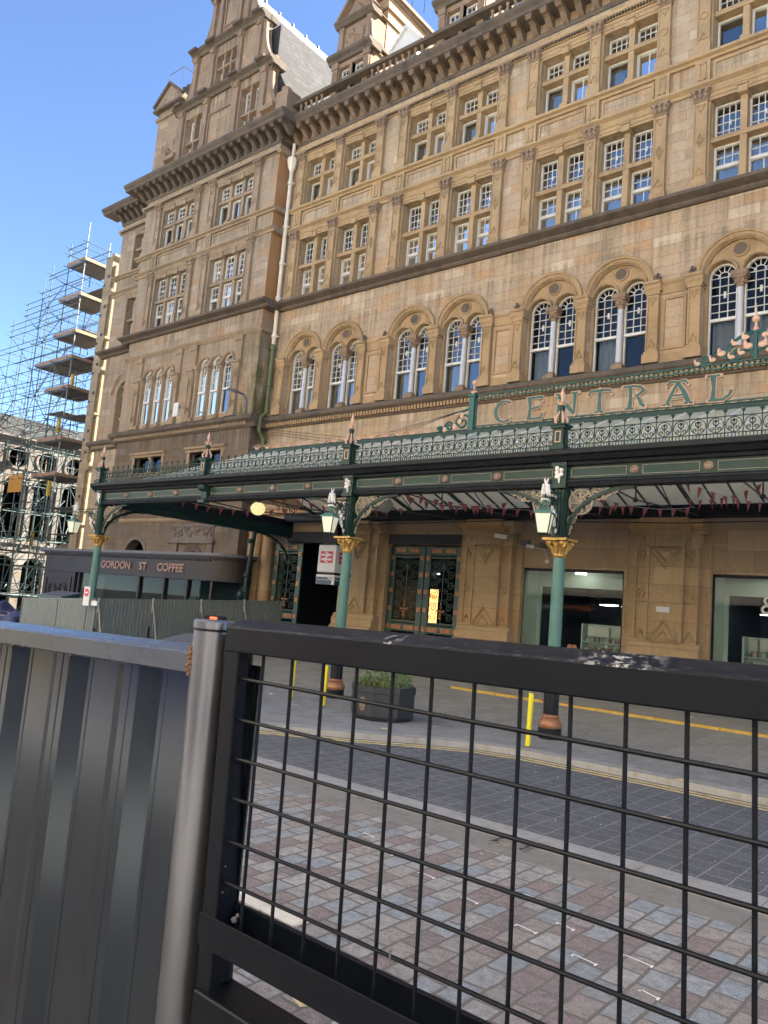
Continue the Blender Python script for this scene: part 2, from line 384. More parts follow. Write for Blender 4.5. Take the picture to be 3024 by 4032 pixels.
def paving(name, lenY, widX, cols, mortar, msize, rough=.85, bmp=.5, var=.35, stainc=None, nsc=14):
    m, t, p, out = new_mat(name)
    P = wpos(t); sp = N(t,'ShaderNodeSeparateXYZ'); t.links.new(P, sp.inputs[0])
    cb = N(t,'ShaderNodeCombineXYZ')
    wob = noise(t, P, 5, 2); wm = N(t,'ShaderNodeMath', operation='MULTIPLY_ADD'); t.links.new(wob, wm.inputs[0]); wm.inputs[1].default_value = .035; t.links.new(sp.outputs[0], wm.inputs[2])
    wm2 = N(t,'ShaderNodeMath', operation='MULTIPLY_ADD'); t.links.new(noise(t, wpos(t,(1.3,1.1,1)), 6, 2), wm2.inputs[0]); wm2.inputs[1].default_value = .035; t.links.new(sp.outputs[1], wm2.inputs[2])
    t.links.new(wm2.outputs[0], cb.inputs[0]); t.links.new(wm.outputs[0], cb.inputs[1])
    b = N(t,'ShaderNodeTexBrick'); b.offset = .5
    for k, v in (('Color1',(0,0,0,1)),('Color2',(1,1,1,1)),('Mortar',(.5,.5,.5,1)),('Scale',1),('Mortar Size',msize),('Mortar Smooth',.25),('Brick Width',lenY),('Row Height',widX)): b.inputs[k].default_value = v
    t.links.new(cb.outputs[0], b.inputs['Vector'])
    c = ramp(t, b.outputs[0], cols, 'CONSTANT' if len(cols) > 4 else 'LINEAR')
    n1 = noise(t, P, nsc, 6, .7); n2 = noise(t, P, 90, 3, .6)
    c = mix(t, c, (0,0,0), ramp(t, n1, [(.3,var),(.6,0)]))
    c = mix(t, c, (1,1,1), ramp(t, n2, [(.5,0),(.8,.22)]))
    c = mix(t, c, (0,0,0), ramp(t, n2, [(.25,.3),(.5,0)]))
    c = mix(t, c, mortar, b.outputs['Fac'])
    if stainc: c = mix(t, c, stainc, ramp(t, noise(t, P, .7, 6, .65), [(.46,0),(.75,.6)]))
    t.links.new(c, p.inputs['Base Color']); p.inputs['Roughness'].default_value = rough; p.inputs['Specular IOR Level'].default_value = .3
    inv = N(t,'ShaderNodeMath', operation='SUBTRACT'); inv.inputs[0].default_value = 1; t.links.new(b.outputs['Fac'], inv.inputs[1])
    nb = bump(t, p, n1, .25, .02); bump(t, p, inv.outputs[0], bmp, .012, nb)
    return m
M['setts'] = paving('granite_setts', .30, .205, [(0,(.27,.30,.315)),(.15,(.31,.275,.245)),(.30,(.215,.175,.168)),(.36,(.34,.325,.305)),(.55,(.255,.20,.185)),(.66,(.30,.32,.325)),(.78,(.285,.26,.235)),(.88,(.235,.19,.18)),(.95,(.38,.37,.355))], (.14,.125,.11), .014, var=.45, stainc=(.20,.18,.16))
M['road'] = paving('road_blocks', .30, .285, [(0,(.088,.092,.100)),(.5,(.102,.106,.114)),(1,(.125,.128,.134))], (.27,.27,.27), .007, var=.35, stainc=(.095,.10,.10))
M['pave'] = paving('pavement_blocks', .42, .30, [(0,(.215,.22,.215)),(.5,(.25,.25,.243)),(1,(.285,.283,.275))], (.15,.15,.148), .007, var=.3, stainc=(.29,.285,.275))
M['kerb'] = plain('granite_kerb', (.31,.305,.29), .85, var=.25, nscale=25, bumps=.3, dirt=(.2,.17,.13), dirt_amt=.6, spec=.3)
M['kerb_in'] = plain('worn_channel_stone', (.215,.205,.185), .9, var=.3, nscale=18, bumps=.3, dirt=(.14,.12,.10), dirt_amt=.6, spec=.2)
M['yline'] = plain('yellow_road_paint', (.70,.56,.28), .8, var=.15, nscale=14, dirt=(.2,.17,.12), dirt_amt=.8, spec=.2)
M['wline'] = plain('white_road_paint', (.62,.58,.50), .8, var=.15, nscale=14, dirt=(.3,.26,.2), dirt_amt=.8, spec=.2)
M['earth'] = plain('city_ground', (.12,.12,.12), .95, var=.2)
xs = [-900,-300,-120,-54.5,-50,-45,-40,-35,-30,-25,-20,-17,-14.5,-10,0,10,40,120,300,900]
struct(sheet(xs, [-900,-200,-60,900], -0.03).build('ground', M['earth']))
# near pavement of setts, road, far pavement
NK = 8.22
struct(sheet([-40,-35,-30,-25,-20,-17,-14.5,-10,0,20,40], [-6,0,NK-1.0], 0.05).build('pavement', M['setts']))
ext = [(40,23.6)]
struct(sheet([-90,-70,-54.5,-45,-40,-35,-30,-25,-20,-17,-14.5,-10,0,20,40], [NK,20], -0.004).build('road', M['road']))
fp = offset(KERB, -0.3)
far = [(p[0], 40) for p in fp]
m = MB(); cols_ = []
inner = offset(KERB, -0.34)
m = MB(); k = len(inner)
rows = [[(p[0], p[1]) for p in inner]]
far_pts = []
for i, p in enumerate(inner):
    far_pts.append((p[0]-(0 if p[0] > -8 else (abs(p[0]+8))*2.6), 26.0))
ROW = [[tuple(Vector(a).lerp(Vector(b), f)) for a, b in zip(inner, far_pts)] for f in (0,.1,.2,.3,.4,.5,.6,.7,.85,1)]
m.add([(p[0],p[1],.10+gz(p[0],p[1])) for r in ROW for p in r], [(j*k+i, j*k+i+1, (j+1)*k+i+1, (j+1)*k+i) for j in range(len(ROW)-1) for i in range(k-1)])
struct(m.build('pavement', M['pave']))
# kerb of the far pavement: a top strip and a face, in lengths
m = strip(KERB, inner, .104, .104); m2 = strip(offset(KERB, .0), KERB, -.02, .104)
m.add(m2.v, m2.f); struct(m.build('kerb', M['kerb']))
def arcpts(poly, step=.35):
    out = []
    for a, b in zip(poly, poly[1:]):
        a = Vector(a); b = Vector(b); n = max(1, int((b-a).length/step))
        out += [tuple(a.lerp(b, i/n)) for i in range(n)]
    return out+[poly[-1]]
KS = [p for p in arcpts(KERB, 2.0)]
for d in (.14, .33):
    a = offset(KERB, d); b = offset(KERB, d+.10)
    struct(strip(a, b, .004, .004).build('road_marking', M['yline']))
# near kerb: two rows of pale granite flush with the setts
kx = [-40,-30,-20,-14.5]+[-14.5+1.15*i for i in range(1,48)]
for y0, y1, z in ((NK-1.0, NK-.50, .054), (NK-.49, NK, .062)):
    m = MB()
    for a, b in zip(kx, kx[1:]):
        za, zb = gz(a), gz(b)
        if y0 > NK-.6 and -3.5 < (a+b)/2 < -2.6: continue      # the open gully mouth
        m.add([(a+.004,y0,z+za),(b-.004,y0,z+zb),(b-.004,y1,z+zb),(a+.004,y1,z+za),(a+.004,y0,-.1+za),(b-.004,y0,-.1+zb),(b-.004,y1,-.1+zb),(a+.004,y1,-.1+za)],
              [(0,1,2,3),(4,7,6,5),(0,4,5,1),(1,5,6,2),(2,6,7,3),(3,7,4,0)])
    struct(m.build('kerb', M['kerb'] if y0 > NK-.6 else M['kerb_in']))
struct(MB().box(-3.7,-2.55,NK-.49,NK-.20,-.09,.0).build('kerb', M['kerb']))
# painted marks on the setts
m = MB()
def flat(poly, z): m.add([(x,y,z) for x,y in poly], [list(range(len(poly)))])
flat([(-5.25,4.38),(-4.15,4.34),(-4.13,4.50),(-5.25,4.55)], .056)
struct(m.build('road_marking', M['wline']))
m = MB()
cx0, cy0 = -4.02, 4.02
for i in range(20):
    a0 = math.radians(150+i*13.0); a1 = math.radians(150+(i+1)*13.0)
    if i > 18: continue
    P_ = lambda a, r: (cx0+r*1.05*math.cos(a), cy0+r*.8*math.sin(a))
    flat([P_(a0,.19),P_(a1,.19),P_(a1,.285),P_(a0,.285)], .056)
flat([(-3.42,3.62),(-3.31,3.58),(-3.12,3.88),(-3.22,3.92)], .056)
struct(m.build('road_marking', M['yline']))
# scuffed paint on the road, small marks on the kerb
m = MB()
flat([(-4.0,10.62),(-3.62,10.72),(-3.60,10.69),(-3.98,10.59)], .004)
flat([(-3.72,10.75),(-3.69,10.75),(-3.76,10.55),(-3.79,10.55)], .004)
flat([(-4.35,12.95),(-4.15,12.9),(-4.1,13.05),(-4.3,13.1)], .112)
flat([(-9.6,12.0),(-9.45,12.12),(-9.6,12.22),(-9.75,12.1)], .112)
struct(m.build('road_marking', M['yline']))
# white crew marks on the setts
m = MB()
rng = random.Random(3)
for (x, y) in [(-4.9,6.3),(-4.3,6.1),(-3.7,5.9),(-3.1,5.75),(-2.55,5.6),(-2.0,5.45),(-1.55,5.3),(-3.4,6.4),(-2.9,6.05),(-5.4,6.6),(-2.3,5.9)]:
    L = rng.uniform(.12,.22); flat([(x,y),(x+.018,y),(x+.018,y-.015-L*.2),(x,y-.015-L*.2)], .057); flat([(x,y),(x+L,y-.03),(x+L,y-.045),(x,y-.015)], .057)
    flat([(x+L,y-.02),(x+L+.016,y-.02),(x+L+.016,y-.07),(x+L,y-.07)], .057)
struct(m.build('road_marking', plain('white_marker_paint', (.75,.75,.73), .7, var=.05)))
# litter: scraps of paper and gum, too many and too small to count
m = MB(); rng = random.Random(11)
def scrap(x, y, z, s):
    a = rng.uniform(0, PI); k = rng.randint(4, 6)
    pts = [(x+s*rng.uniform(.5,1)*math.cos(a+2*PI*i/k), y+s*rng.uniform(.4,.9)*math.sin(a+2*PI*i/k), z+rng.uniform(0,s*.35)) for i in range(k)]
    m.add(pts, [list(range(k))])
for i in range(150):
    x = rng.uniform(-15, -2.5); y = rng.uniform(13.2, 21); scrap(x, y, .108+gz(x, y), rng.choice((.012,.016,.02,.03)))
for i in range(110):
    x = rng.uniform(-9, -1.5); y = rng.uniform(8.3, 12.5); scrap(x, y, .003, rng.choice((.009,.012,.016,.022)))
for i in range(60):
    x = rng.uniform(-7, -1.5); y = rng.uniform(4, 7.2); scrap(x, y, .056, rng.choice((.007,.01,.014)))
for (x, y) in [(-9.9,21.2),(-8.4,20.8),(-6.6,20.6),(-6.3,20.8),(-14.6,13.6),(-14.3,13.4),(-12.7,12.6),(-7.1,14.9)]:
    for j in range(4): scrap(x+rng.uniform(-.1,.1), y+rng.uniform(-.1,.1), .112+gz(x,y), .05)
tag(m.build('litter', plain('white_paper', (.62,.62,.6), .9, var=.1, bumps=0)), 'scraps of white litter strewn over the paving', 'litter', kind='stuff')
# ================================================================== the hotel
YW, YP = 24.15, 24.0                       # main wall face, pilaster face
A_, G_ = 2.535, 1.334
PX = []; x = -27.17
for kk in range(15):
    PX.append(x); x += G_ if kk % 3 == 2 else A_
BAYS = [i for i in range(14) if i % 3 != 2]            # bays between pilaster i and i+1
XR = PX[14]+.6
hotel = thing('station_hotel', 'long grand sandstone hotel with rows of paired windows behind the green iron canopy', 'hotel', (-16, 24, 0))
def hp(mb, name, mat, **k): return mb.build(name, mat, hotel, **k)
# ---- main wall with its openings
holes = []
for i in BAYS:
    xc = (PX[i]+PX[i+1])/2
    holes += [rect(xc-1.0, xc+1.0, 16.62, 19.85), rect(xc-1.0, xc+1.0, 21.5, 23.92), archpoly(xc, 1.06, 11.07, 13.78)]
hp(plate(rect(-28.14, XR, 6.0, 26.0), holes, YW, 24.75), 'wall', M['stone'])
# dark rooms behind the windows, one backing per floor
for z0, z1 in ((10.9,15.2),(16.4,20.1),(21.3,24.2)):
    hp(MB().box(-28, XR, 25.6, 25.7, z0, z1).box(-28, XR, 24.8, 25.6, z0-.1, z0).box(-28, XR, 24.8, 25.6, z1, z1+.1), 'room', M['room'])
# ---- horizontal mouldings
def strings(x0, x1, yw, T, dz=0.0, ext=0, yb=None, ext0=0):
    B = yb or yw+.1
    def mo(m, prof, nm=None, mt=None):
        pr = max(yw-y for y, z in prof)
        q = MB() if nm else m
        q.profx([(B if y > yw else y, z+dz) for y, z in prof], x0-ext0*pr, x1+ext*pr)
        if nm: hp(q, nm, mt)
    m = MB(); mo(m, [(yw+.1,16.28),(yw-.12,16.28),(yw-.2,16.34),(yw-.22,16.40),(yw-.42,16.46),(yw-.52,16.5),(yw-.54,16.6),(yw-.4,16.64),(yw+.1,16.68)])
    hp(m, 'string_course', M['dark'])
    m = MB(); mo(m, [(yw+.1,10.42),(yw-.08,10.42),(yw-.12,10.52),(yw-.14,10.62),(yw-.34,10.72),(yw-.40,10.78),(yw-.40,10.92),(yw-.2,11.02),(yw+.1,11.06)])
    hp(m, 'string_course', M['dark'])
    m = MB(); n = int((x1-x0)/.16)
    for i in range(n): m.box(x0+i*.16, x0+i*.16+.09, yw-.24, yw-.02, 10.5+dz, 10.68+dz)
    hp(m, 'dentil_band', T)
    m = MB()
    mo(m, [(yw+.1,21.28),(yw-.10,21.28),(yw-.14,21.34),(yw-.26,21.38),(yw-.28,21.46),(yw-.12,21.5),(yw+.1,21.52)], 'string_course', T)
    mo(m, [(yw+.1,20.2),(yw-.06,20.2),(yw-.10,20.28),(yw-.22,20.34),(yw-.26,20.36),(yw-.26,20.42),(yw-.12,20.48),(yw+.1,20.5)], 'string_course', T)
    mo(m, [(yw+.1,24.34),(yw-.08,24.34),(yw-.12,24.40),(yw-.2,24.46),(yw-.22,24.54),(yw-.08,24.58),(yw+.1,24.6)], 'string_course', T)
    m = MB(); n = int((x1-x0)/.11)
    for i in range(n): m.box(x0+i*.11, x0+i*.11+.065, yw-.19, yw-.05, 24.36+dz, 24.44+dz)
    hp(m, 'dentil_band', M['dark'])
    m = MB()
    mo(m, [(yw+.3,25.5),(yw-.88,25.5),(yw-.92,25.55),(yw-.92,25.62),(yw-1.0,25.68),(yw-1.06,25.74),(yw-1.06,25.86),(yw-.9,25.92),(yw+.3,26.02)], 'cornice', M['dark'])
    mo(m, [(yw+.1,24.9),(yw-.05,24.9),(yw-.1,25.0),(yw-.1,25.06),(yw+.1,25.06)], 'frieze_moulding', M['dark'])
strings(-28.14, XR, YW, M['trim'])
# ---- cornice brackets
M['corbel'] = stone('corbel_stone', (.20,.14,.09), (.15,.11,.075), brick=False, stain=(.04,.035,.03), stain_amt=.9)
def bracket_mb(x, yw):
    m = MB(); h = .115
    prof = [(yw+.02,25.5),(yw-.80,25.5),(yw-.82,25.40),(yw-.74,25.32),(yw-.60,25.34),(yw-.46,25.28),(yw-.30,25.12),(yw-.20,25.04),(yw-.10,25.0),(yw+.02,25.02)]
    m.profx(prof, x-h, x+h)
    m.profx([(a*1.0-.025 if a < yw-.05 else a, b) for a, b in prof], x-.04, x+.04)
    m.box(x-.15, x+.15, yw-.84, yw-.3, 25.44, 25.499)
    m.tube([(x-.125, yw-.76, 25.39), (x+.125, yw-.76, 25.39)], .06, 8); m.tube([(x-.125, yw-.12, 25.05), (x+.125, yw-.12, 25.05)], .05, 8)
    return m
b0 = hp(bracket_mb(-27.6, YW), 'corbel', M['corbel'])
for i in range(1, 42): dup(b0, (.63*i, 0, 0), hotel)
# ---- pilasters
def pilaster(xc, yf, z0, z1, kind, mat, hw=.21, yb=None):
    m = MB(); yb = yb or yf+.3
    m.box(xc-hw-.05, xc+hw+.05, yf-.09, yb, z0, z0+.30)                       # plinth
    m.box(xc-hw-.02, xc+hw+.02, yf-.05, yb, z0+.30, z0+.40)
    m.box(xc-hw, xc+hw, yf, yb, z0+.40, z1-.42)
    if kind == 'flute':
        for q in range(4): m.box(xc-.17+q*.1, xc-.17+q*.1+.045, yf-.115, yf-.09, z0+.05, z0+.26)
    for s in (-1, 1): m.box(xc+s*(hw-.02)-.02, xc+s*(hw-.02)+.02, yf-.035, yf, z0+.42, z1-.44)   # raised rims
    def ring(poly, r=.026): m.tube([(px_, yf-.012, pz) for px_, pz in poly], r, 5, closed=True)
    zm = (z0+z1)/2
    tri = lambda zb, s: [(xc-.13, zb), (xc+.13, zb), (xc, zb+s*.25)]
    ring(tri(z0+.55, 1)); ring(tri(z1-.55, -1))
    if kind == 'circle': ring(circ(xc, zm, .12, 14))
    if kind == 'flute': ring([(xc, zm-.24), (xc+.12, zm), (xc, zm+.24), (xc-.12, zm)]); ring([(xc, zm-.12), (xc+.06, zm), (xc, zm+.12), (xc-.06, zm)], .015)
    p = hp(m, 'pilaster', mat)
    c = MB()                                                                  # leafy capital
    c.box(xc-hw-.03, xc+hw+.03, yf-.03, yb, z1-.42, z1-.37)
    c.prism([(xc-hw,z1-.37),(xc+hw,z1-.37),(xc+hw+.1,z1-.06),(xc-hw-.1,z1-.06)], yf-.06, yb)
    c.box(xc-hw-.11, xc+hw+.11, yf-.13, yb, z1-.06, z1)
    for s in (-1, 0, 1):
        c.sph((xc+s*.17, yf-.09, z1-.25), .075, 7, 5, (1,.8,1.4)); c.sph((xc+s*.2, yf-.12, z1-.12), .07, 7, 5)
    c.build('capital', M['gabtrim'] if kind != 'plain' else mat, p, smooth=True)
    return p
p3 = pilaster(PX[0], YP, 16.66, 20.2, 'flute', M['trim']); p4 = pilaster(PX[0], YP, 21.5, 24.34, 'circle', M['trim'])
def short_pil(xc, yf, mat):
    m = MB(); m.box(xc-.24, xc+.24, yf+.0, yf+.3, 20.49, 21.29); m.box(xc-.12, xc-.07, yf-.03, yf, 20.58, 21.2); m.box(xc+.07, xc+.12, yf-.03, yf, 20.58, 21.2)
    m.box(xc-.12, xc+.12, yf-.03, yf, 20.58, 20.63); m.box(xc-.12, xc+.12, yf-.03, yf, 21.15, 21.2)
    return hp(m, 'panel_pilaster', mat)
ps = short_pil(PX[0], YP+.03, M['trim'])
def pier_mb(xc, yf, mat):
    m = MB(); hw = .2
    m.box(xc-hw-.07, xc+hw+.07, yf-.10, yf+.5, 11.06, 11.36); m.box(xc-hw-.03, xc+hw+.03, yf-.05, yf+.5, 11.36, 11.46)
    m.box(xc-hw, xc+hw, yf, yf+.5, 11.46, 13.4)
    for s in (-1, 1): m.box(xc+s*.17-.025, xc+s*.17+.025, yf-.04, yf, 11.5, 13.36)
    m.tube([(xc-.11,yf-.01,11.62),(xc+.11,yf-.01,11.62),(xc,yf-.01,11.86)], .03, 5, closed=True)
    m.tube([(xc-.11,yf-.01,13.28),(xc+.11,yf-.01,13.28),(xc,yf-.01,13.02)], .03, 5, closed=True)
    m.box(xc-hw-.03, xc+hw+.03, yf-.04, yf+.5, 13.4, 13.5)
    m.profx([(yf+.5,13.5),(yf-.04,13.5),(yf-.08,13.58),(yf-.1,13.6),(yf-.1,13.72),(yf-.16,13.76),(yf-.16,13.83),(yf+.5,13.83)], xc-hw-.08, xc+hw+.08)
    return hp(m, 'arcade_pier', mat)
pa = pier_mb(PX[0], YP, M['trim'])
for i in range(1, 15):
    d = (PX[i]-PX[0], 0, 0)
    for o in (p3, p4, ps, pa): dup(o, d, hotel)
# ---- panels between the storeys and between the arcade groups
for i in BAYS:
    m = MB(); a, b = PX[i]+.32, PX[i+1]-.32
    for (x0, x1, z0, z1) in ((a,b,20.58,20.66),(a,b,21.12,21.2),(a,a+.08,20.66,21.12),(b-.08,b,20.66,21.12)): m.box(x0, x1, YW-.05, YW+.05, z0, z1)
    hp(m, 'wall_panel', M['trim'])
for i in (2, 5, 8, 11):
    m = MB(); a, b = PX[i]+.27, PX[i+1]-.27
    for (x0, x1, z0, z1) in ((a,b,11.5,11.6),(a,b,13.2,13.3),(a,a+.1,11.6,13.2),(b-.1,b,11.6,13.2)): m.box(x0, x1, YW-.06, YW+.05, z0, z1)
    m.profx([(YW+.1,13.4),(YW-.05,13.4),(YW-.1,13.6),(YW-.1,13.7),(YW-.16,13.76),(YW-.16,13.83),(YW+.1,13.83)], PX[i]+.28, PX[i+1]-.28)
    m.box(PX[i]+.26, PX[i+1]-.26, YW-.08, YW+.05, 11.06, 11.36)
    hp(m, 'arcade_panel', M['trim'])
# ---- square-headed windows
def bars(m, x0, x1, z0, z1, nx, nz, y, r=.013):
    for i in range(1, nx): xx = x0+(x1-x0)*i/nx; m.box(xx-r, xx+r, y-.014, y+.014, z0, z1)
    for j in range(1, nz): zz = z0+(z1-z0)*j/nz; m.box(x0, x1, y-.016, y+.016, zz-r, zz+r)
def ringbox(m, x0, x1, z0, z1, y0, y1, w):
    m.box(x0, x0+w, y0, y1, z0, z1); m.box(x1-w, x1, y0, y1, z0, z1); m.box(x0+w, x1-w, y0, y1, z0, z0+w); m.box(x0+w, x1-w, y0, y1, z1-w, z1)
rngw = random.Random(5)
def square_window(xc, yw, z0, zt0, zt1, z1, cols, style, parent, hw=1.0, trim=None, curtain=0, dark=0, mw=.105, dep=.46):
    """cols lights wide with a stone cross between; yw is the wall face"""
    trim = trim or M['trim']; yg = yw+dep
    st = MB()
    W = 2*hw; lw = (W-2*mw*(cols-1))/cols
    for s in range(1, cols):
        mx_ = xc-hw+lw*s+2*mw*(s-.5)
        st.box(mx_-mw, mx_+mw, yw+.10, yg+.1, z0+.3, z1-.1); st.box(mx_-mw-.05, mx_+mw+.05, yw-.03, yg+.1, z0, z0+.24); st.box(mx_-mw-.02, mx_+mw+.02, yw+.01, yg+.1, z0+.24, z0+.31)
        st.box(mx_-mw-.04, mx_+mw+.04, yw-.10, yg, z1-.1, z1+.14); st.box(mx_-mw-.06, mx_+mw+.06, yw-.15, yg, z1+.14, z1+.2)
    st.box(xc-hw, xc+hw, yw+.075, yg+.1, zt0, zt1); st.profx([(yw+.06,zt1-.03),(yw+.06,zt1),(yw+.16,zt1+.05),(yw+.3,zt1+.05),(yw+.3,zt1-.03)], xc-hw, xc+hw)
    for s in (-1, 1):
        st.box(xc+s*hw-(.05 if s < 0 else .025), xc+s*hw+(.025 if s < 0 else .05), yw+.17, yg+.05, z0, z1)
        st.box(xc+s*(hw+.05)-.06, xc+s*(hw+.05)+.06, yw-.05, yw+.05, z0, z1)
    st.profx([(yw+.1,z1),(yw-.03,z1),(yw-.03,z1+.1),(yw-.06,z1+.1),(yw-.06,z1+.22),(yw-.12,z1+.26),(yw-.12,z1+.33),(yw+.1,z1+.34)], xc-hw-.06, xc+hw+.06)
    fr = MB(); pn = MB(); cu = MB()
    for s in range(cols):
        x0 = xc-hw+s*(lw+2*mw); x1 = x0+lw
        if s == 0: x0 += .025
        if s == cols-1: x1 -= .025
        for lo, a, b in ((1, z0+.02, zt0), (0, zt1+.04, z1)):
            ringbox(fr, x0, x1, a, b, yg-.04, yg+.08, .055)
            ia, ib, iz0, iz1 = x0+.055, x1-.055, a+.055, b-.055
            if style == 'upper':
                if lo:
                    if s % 2 == 1 or cols == 3: bars(fr, ia, ib, iz0, iz1, 2 if s % 2 else 1, 1, yg+.03, .018)
                else: bars(fr, ia, ib, iz0, iz1, 4 if cols < 3 else 3, 3, yg+.03)
            else:
                if lo:
                    zm = iz0+(iz1-iz0)*.56
                    fr.box(ia-.01, ib+.01, yg-.06, yg+.04, zm-.045, zm+.04); fr.box(ia-.02, ib+.02, yg-.075, yg, zm+.04, zm+.06)
                    bars(fr, ia, ib, zm+.04, iz1, 3, 2, yg+.03)
                    if s % 2: bars(fr, ia, ib, iz0, zm, 2, 1, yg+.03, .016)
                else:
                    bars(fr, ia, ib, iz0, iz1, 4 if cols < 3 else 3, 4, yg+.03); fr.box((ia+ib)/2, (ia+ib)/2+.07, yg, yg+.045, iz0+(iz1-iz0)*.40, iz0+(iz1-iz0)*.54)
            pn.quad((ia,yg+.035,iz0),(ib,yg+.035,iz0),(ib,yg+.035,iz1),(ia,yg+.035,iz1))
            if lo and curtain:
                k = 16
                for q in range(k):
                    xa = x0+(x1-x0)*q/k; xb = x0+(x1-x0)*(q+1)/k
                    ya = yg+.30+.04*math.sin(q*2.1); yb = yg+.30+.04*math.sin((q+1)*2.1)
                    if curtain == 1 and q > 8 and s == 0: continue
                    if curtain == 2 and s == 1: continue
                    cu.quad((xa,ya,a),(xb,yb,a),(xb,yb,b),(xa,ya,b))
    f = fr.build('window', M['white'], parent)
    st.build('mullion', trim, f)
    pn.build('pane', M['pane_d'] if dark else M['pane'], f)
    if cu.v: cu.build('curtain', M['curtain'], f)
    return f
x0_ = (PX[0]+PX[1])/2
WV = {}
for v in range(3):
    WV[3,v] = square_window(x0_, YW, 16.66, 18.36, 18.52, 19.82, 2, 'lower', hotel, curtain=(2,1,3)[v])
    WV[4,v] = square_window(x0_, YW, 21.52, 22.90, 23.06, 23.90, 2, 'upper', hotel, curtain=(1,2,0)[v])
order = [0,1,2,0,1,0,2,1,0,1]
for n, i in enumerate(BAYS):
    xc = (PX[i]+PX[i+1])/2; v = order[n % 10]
    for fl in (3, 4):
        if n < 3: WV[fl, n].location.x = xc-x0_
        else: dup(WV[fl, v], (xc-x0_-WV[fl, v].location.x, 0, 0), hotel)
# ---- arcade windows: hood, tympanum with an oculus, a granite column between two arched lights
M['granite'] = plain('grey_granite', (.44,.45,.455), .35, var=.35, nscale=45, bumps=0)
def arched_light(fr, pn, xc, hw, z0, zs, y, zm):
    n = 16; w_ = .05
    fr.box(xc-hw, xc-hw+w_, y-.04, y+.08, z0, zs); fr.box(xc+hw-w_, xc+hw, y-.04, y+.08, z0, zs); fr.box(xc-hw+w_, xc+hw-w_, y-.04, y+.08, z0, z0+w_)
    fr.arc(xc, zs, [(hw-w_,y-.04),(hw,y-.04),(hw,y+.08),(hw-w_,y+.08)], 0, PI, n)
    fr.box(xc-hw+.03, xc+hw-.03, y-.07, y+.04, zm-.05, zm+.045)
    ia, ib = xc-hw+w_, xc+hw-w_
    nz = 5
    for i in (1, 2): xx = ia+(ib-ia)*i/3; fr.box(xx-.012, xx+.012, y+.012, y+.044, zm, zs+.10)
    for j in range(1, nz+1): zz = zm+(zs-zm)*j/nz; fr.box(ia, ib, y+.012, y+.044, zz-.012, zz+.012)
    fr.arc(xc, zs, [(hw*.42-.012,y+.012),(hw*.42+.012,y+.012),(hw*.42+.012,y+.044),(hw*.42-.012,y+.044)], 0, PI, 10)
    for a in (30, 60, 90, 120, 150):
        a = math.radians(a); fr.bar((xc+hw*.42*math.cos(a), y+.028, zs+hw*.42*math.sin(a)), (xc+(hw-w_)*math.cos(a), y+.028, zs+(hw-w_)*math.sin(a)), .022, .022)
    zz = zm+(zs-zm)*.5; fr.box(xc+.0, xc+.07, y+.0, y+.05, zz+.02, zz+(zs-zm)*.16)
    pts = [(ia,z0+.05),(ib,z0+.05)]+[(xc+(hw-w_)*math.cos(PI*i/n), zs+(hw-w_)*math.sin(PI*i/n)) for i in range(n+1)]
    pn.add([(a,y+.05,b) for a, b in pts], [list(range(len(pts)))])
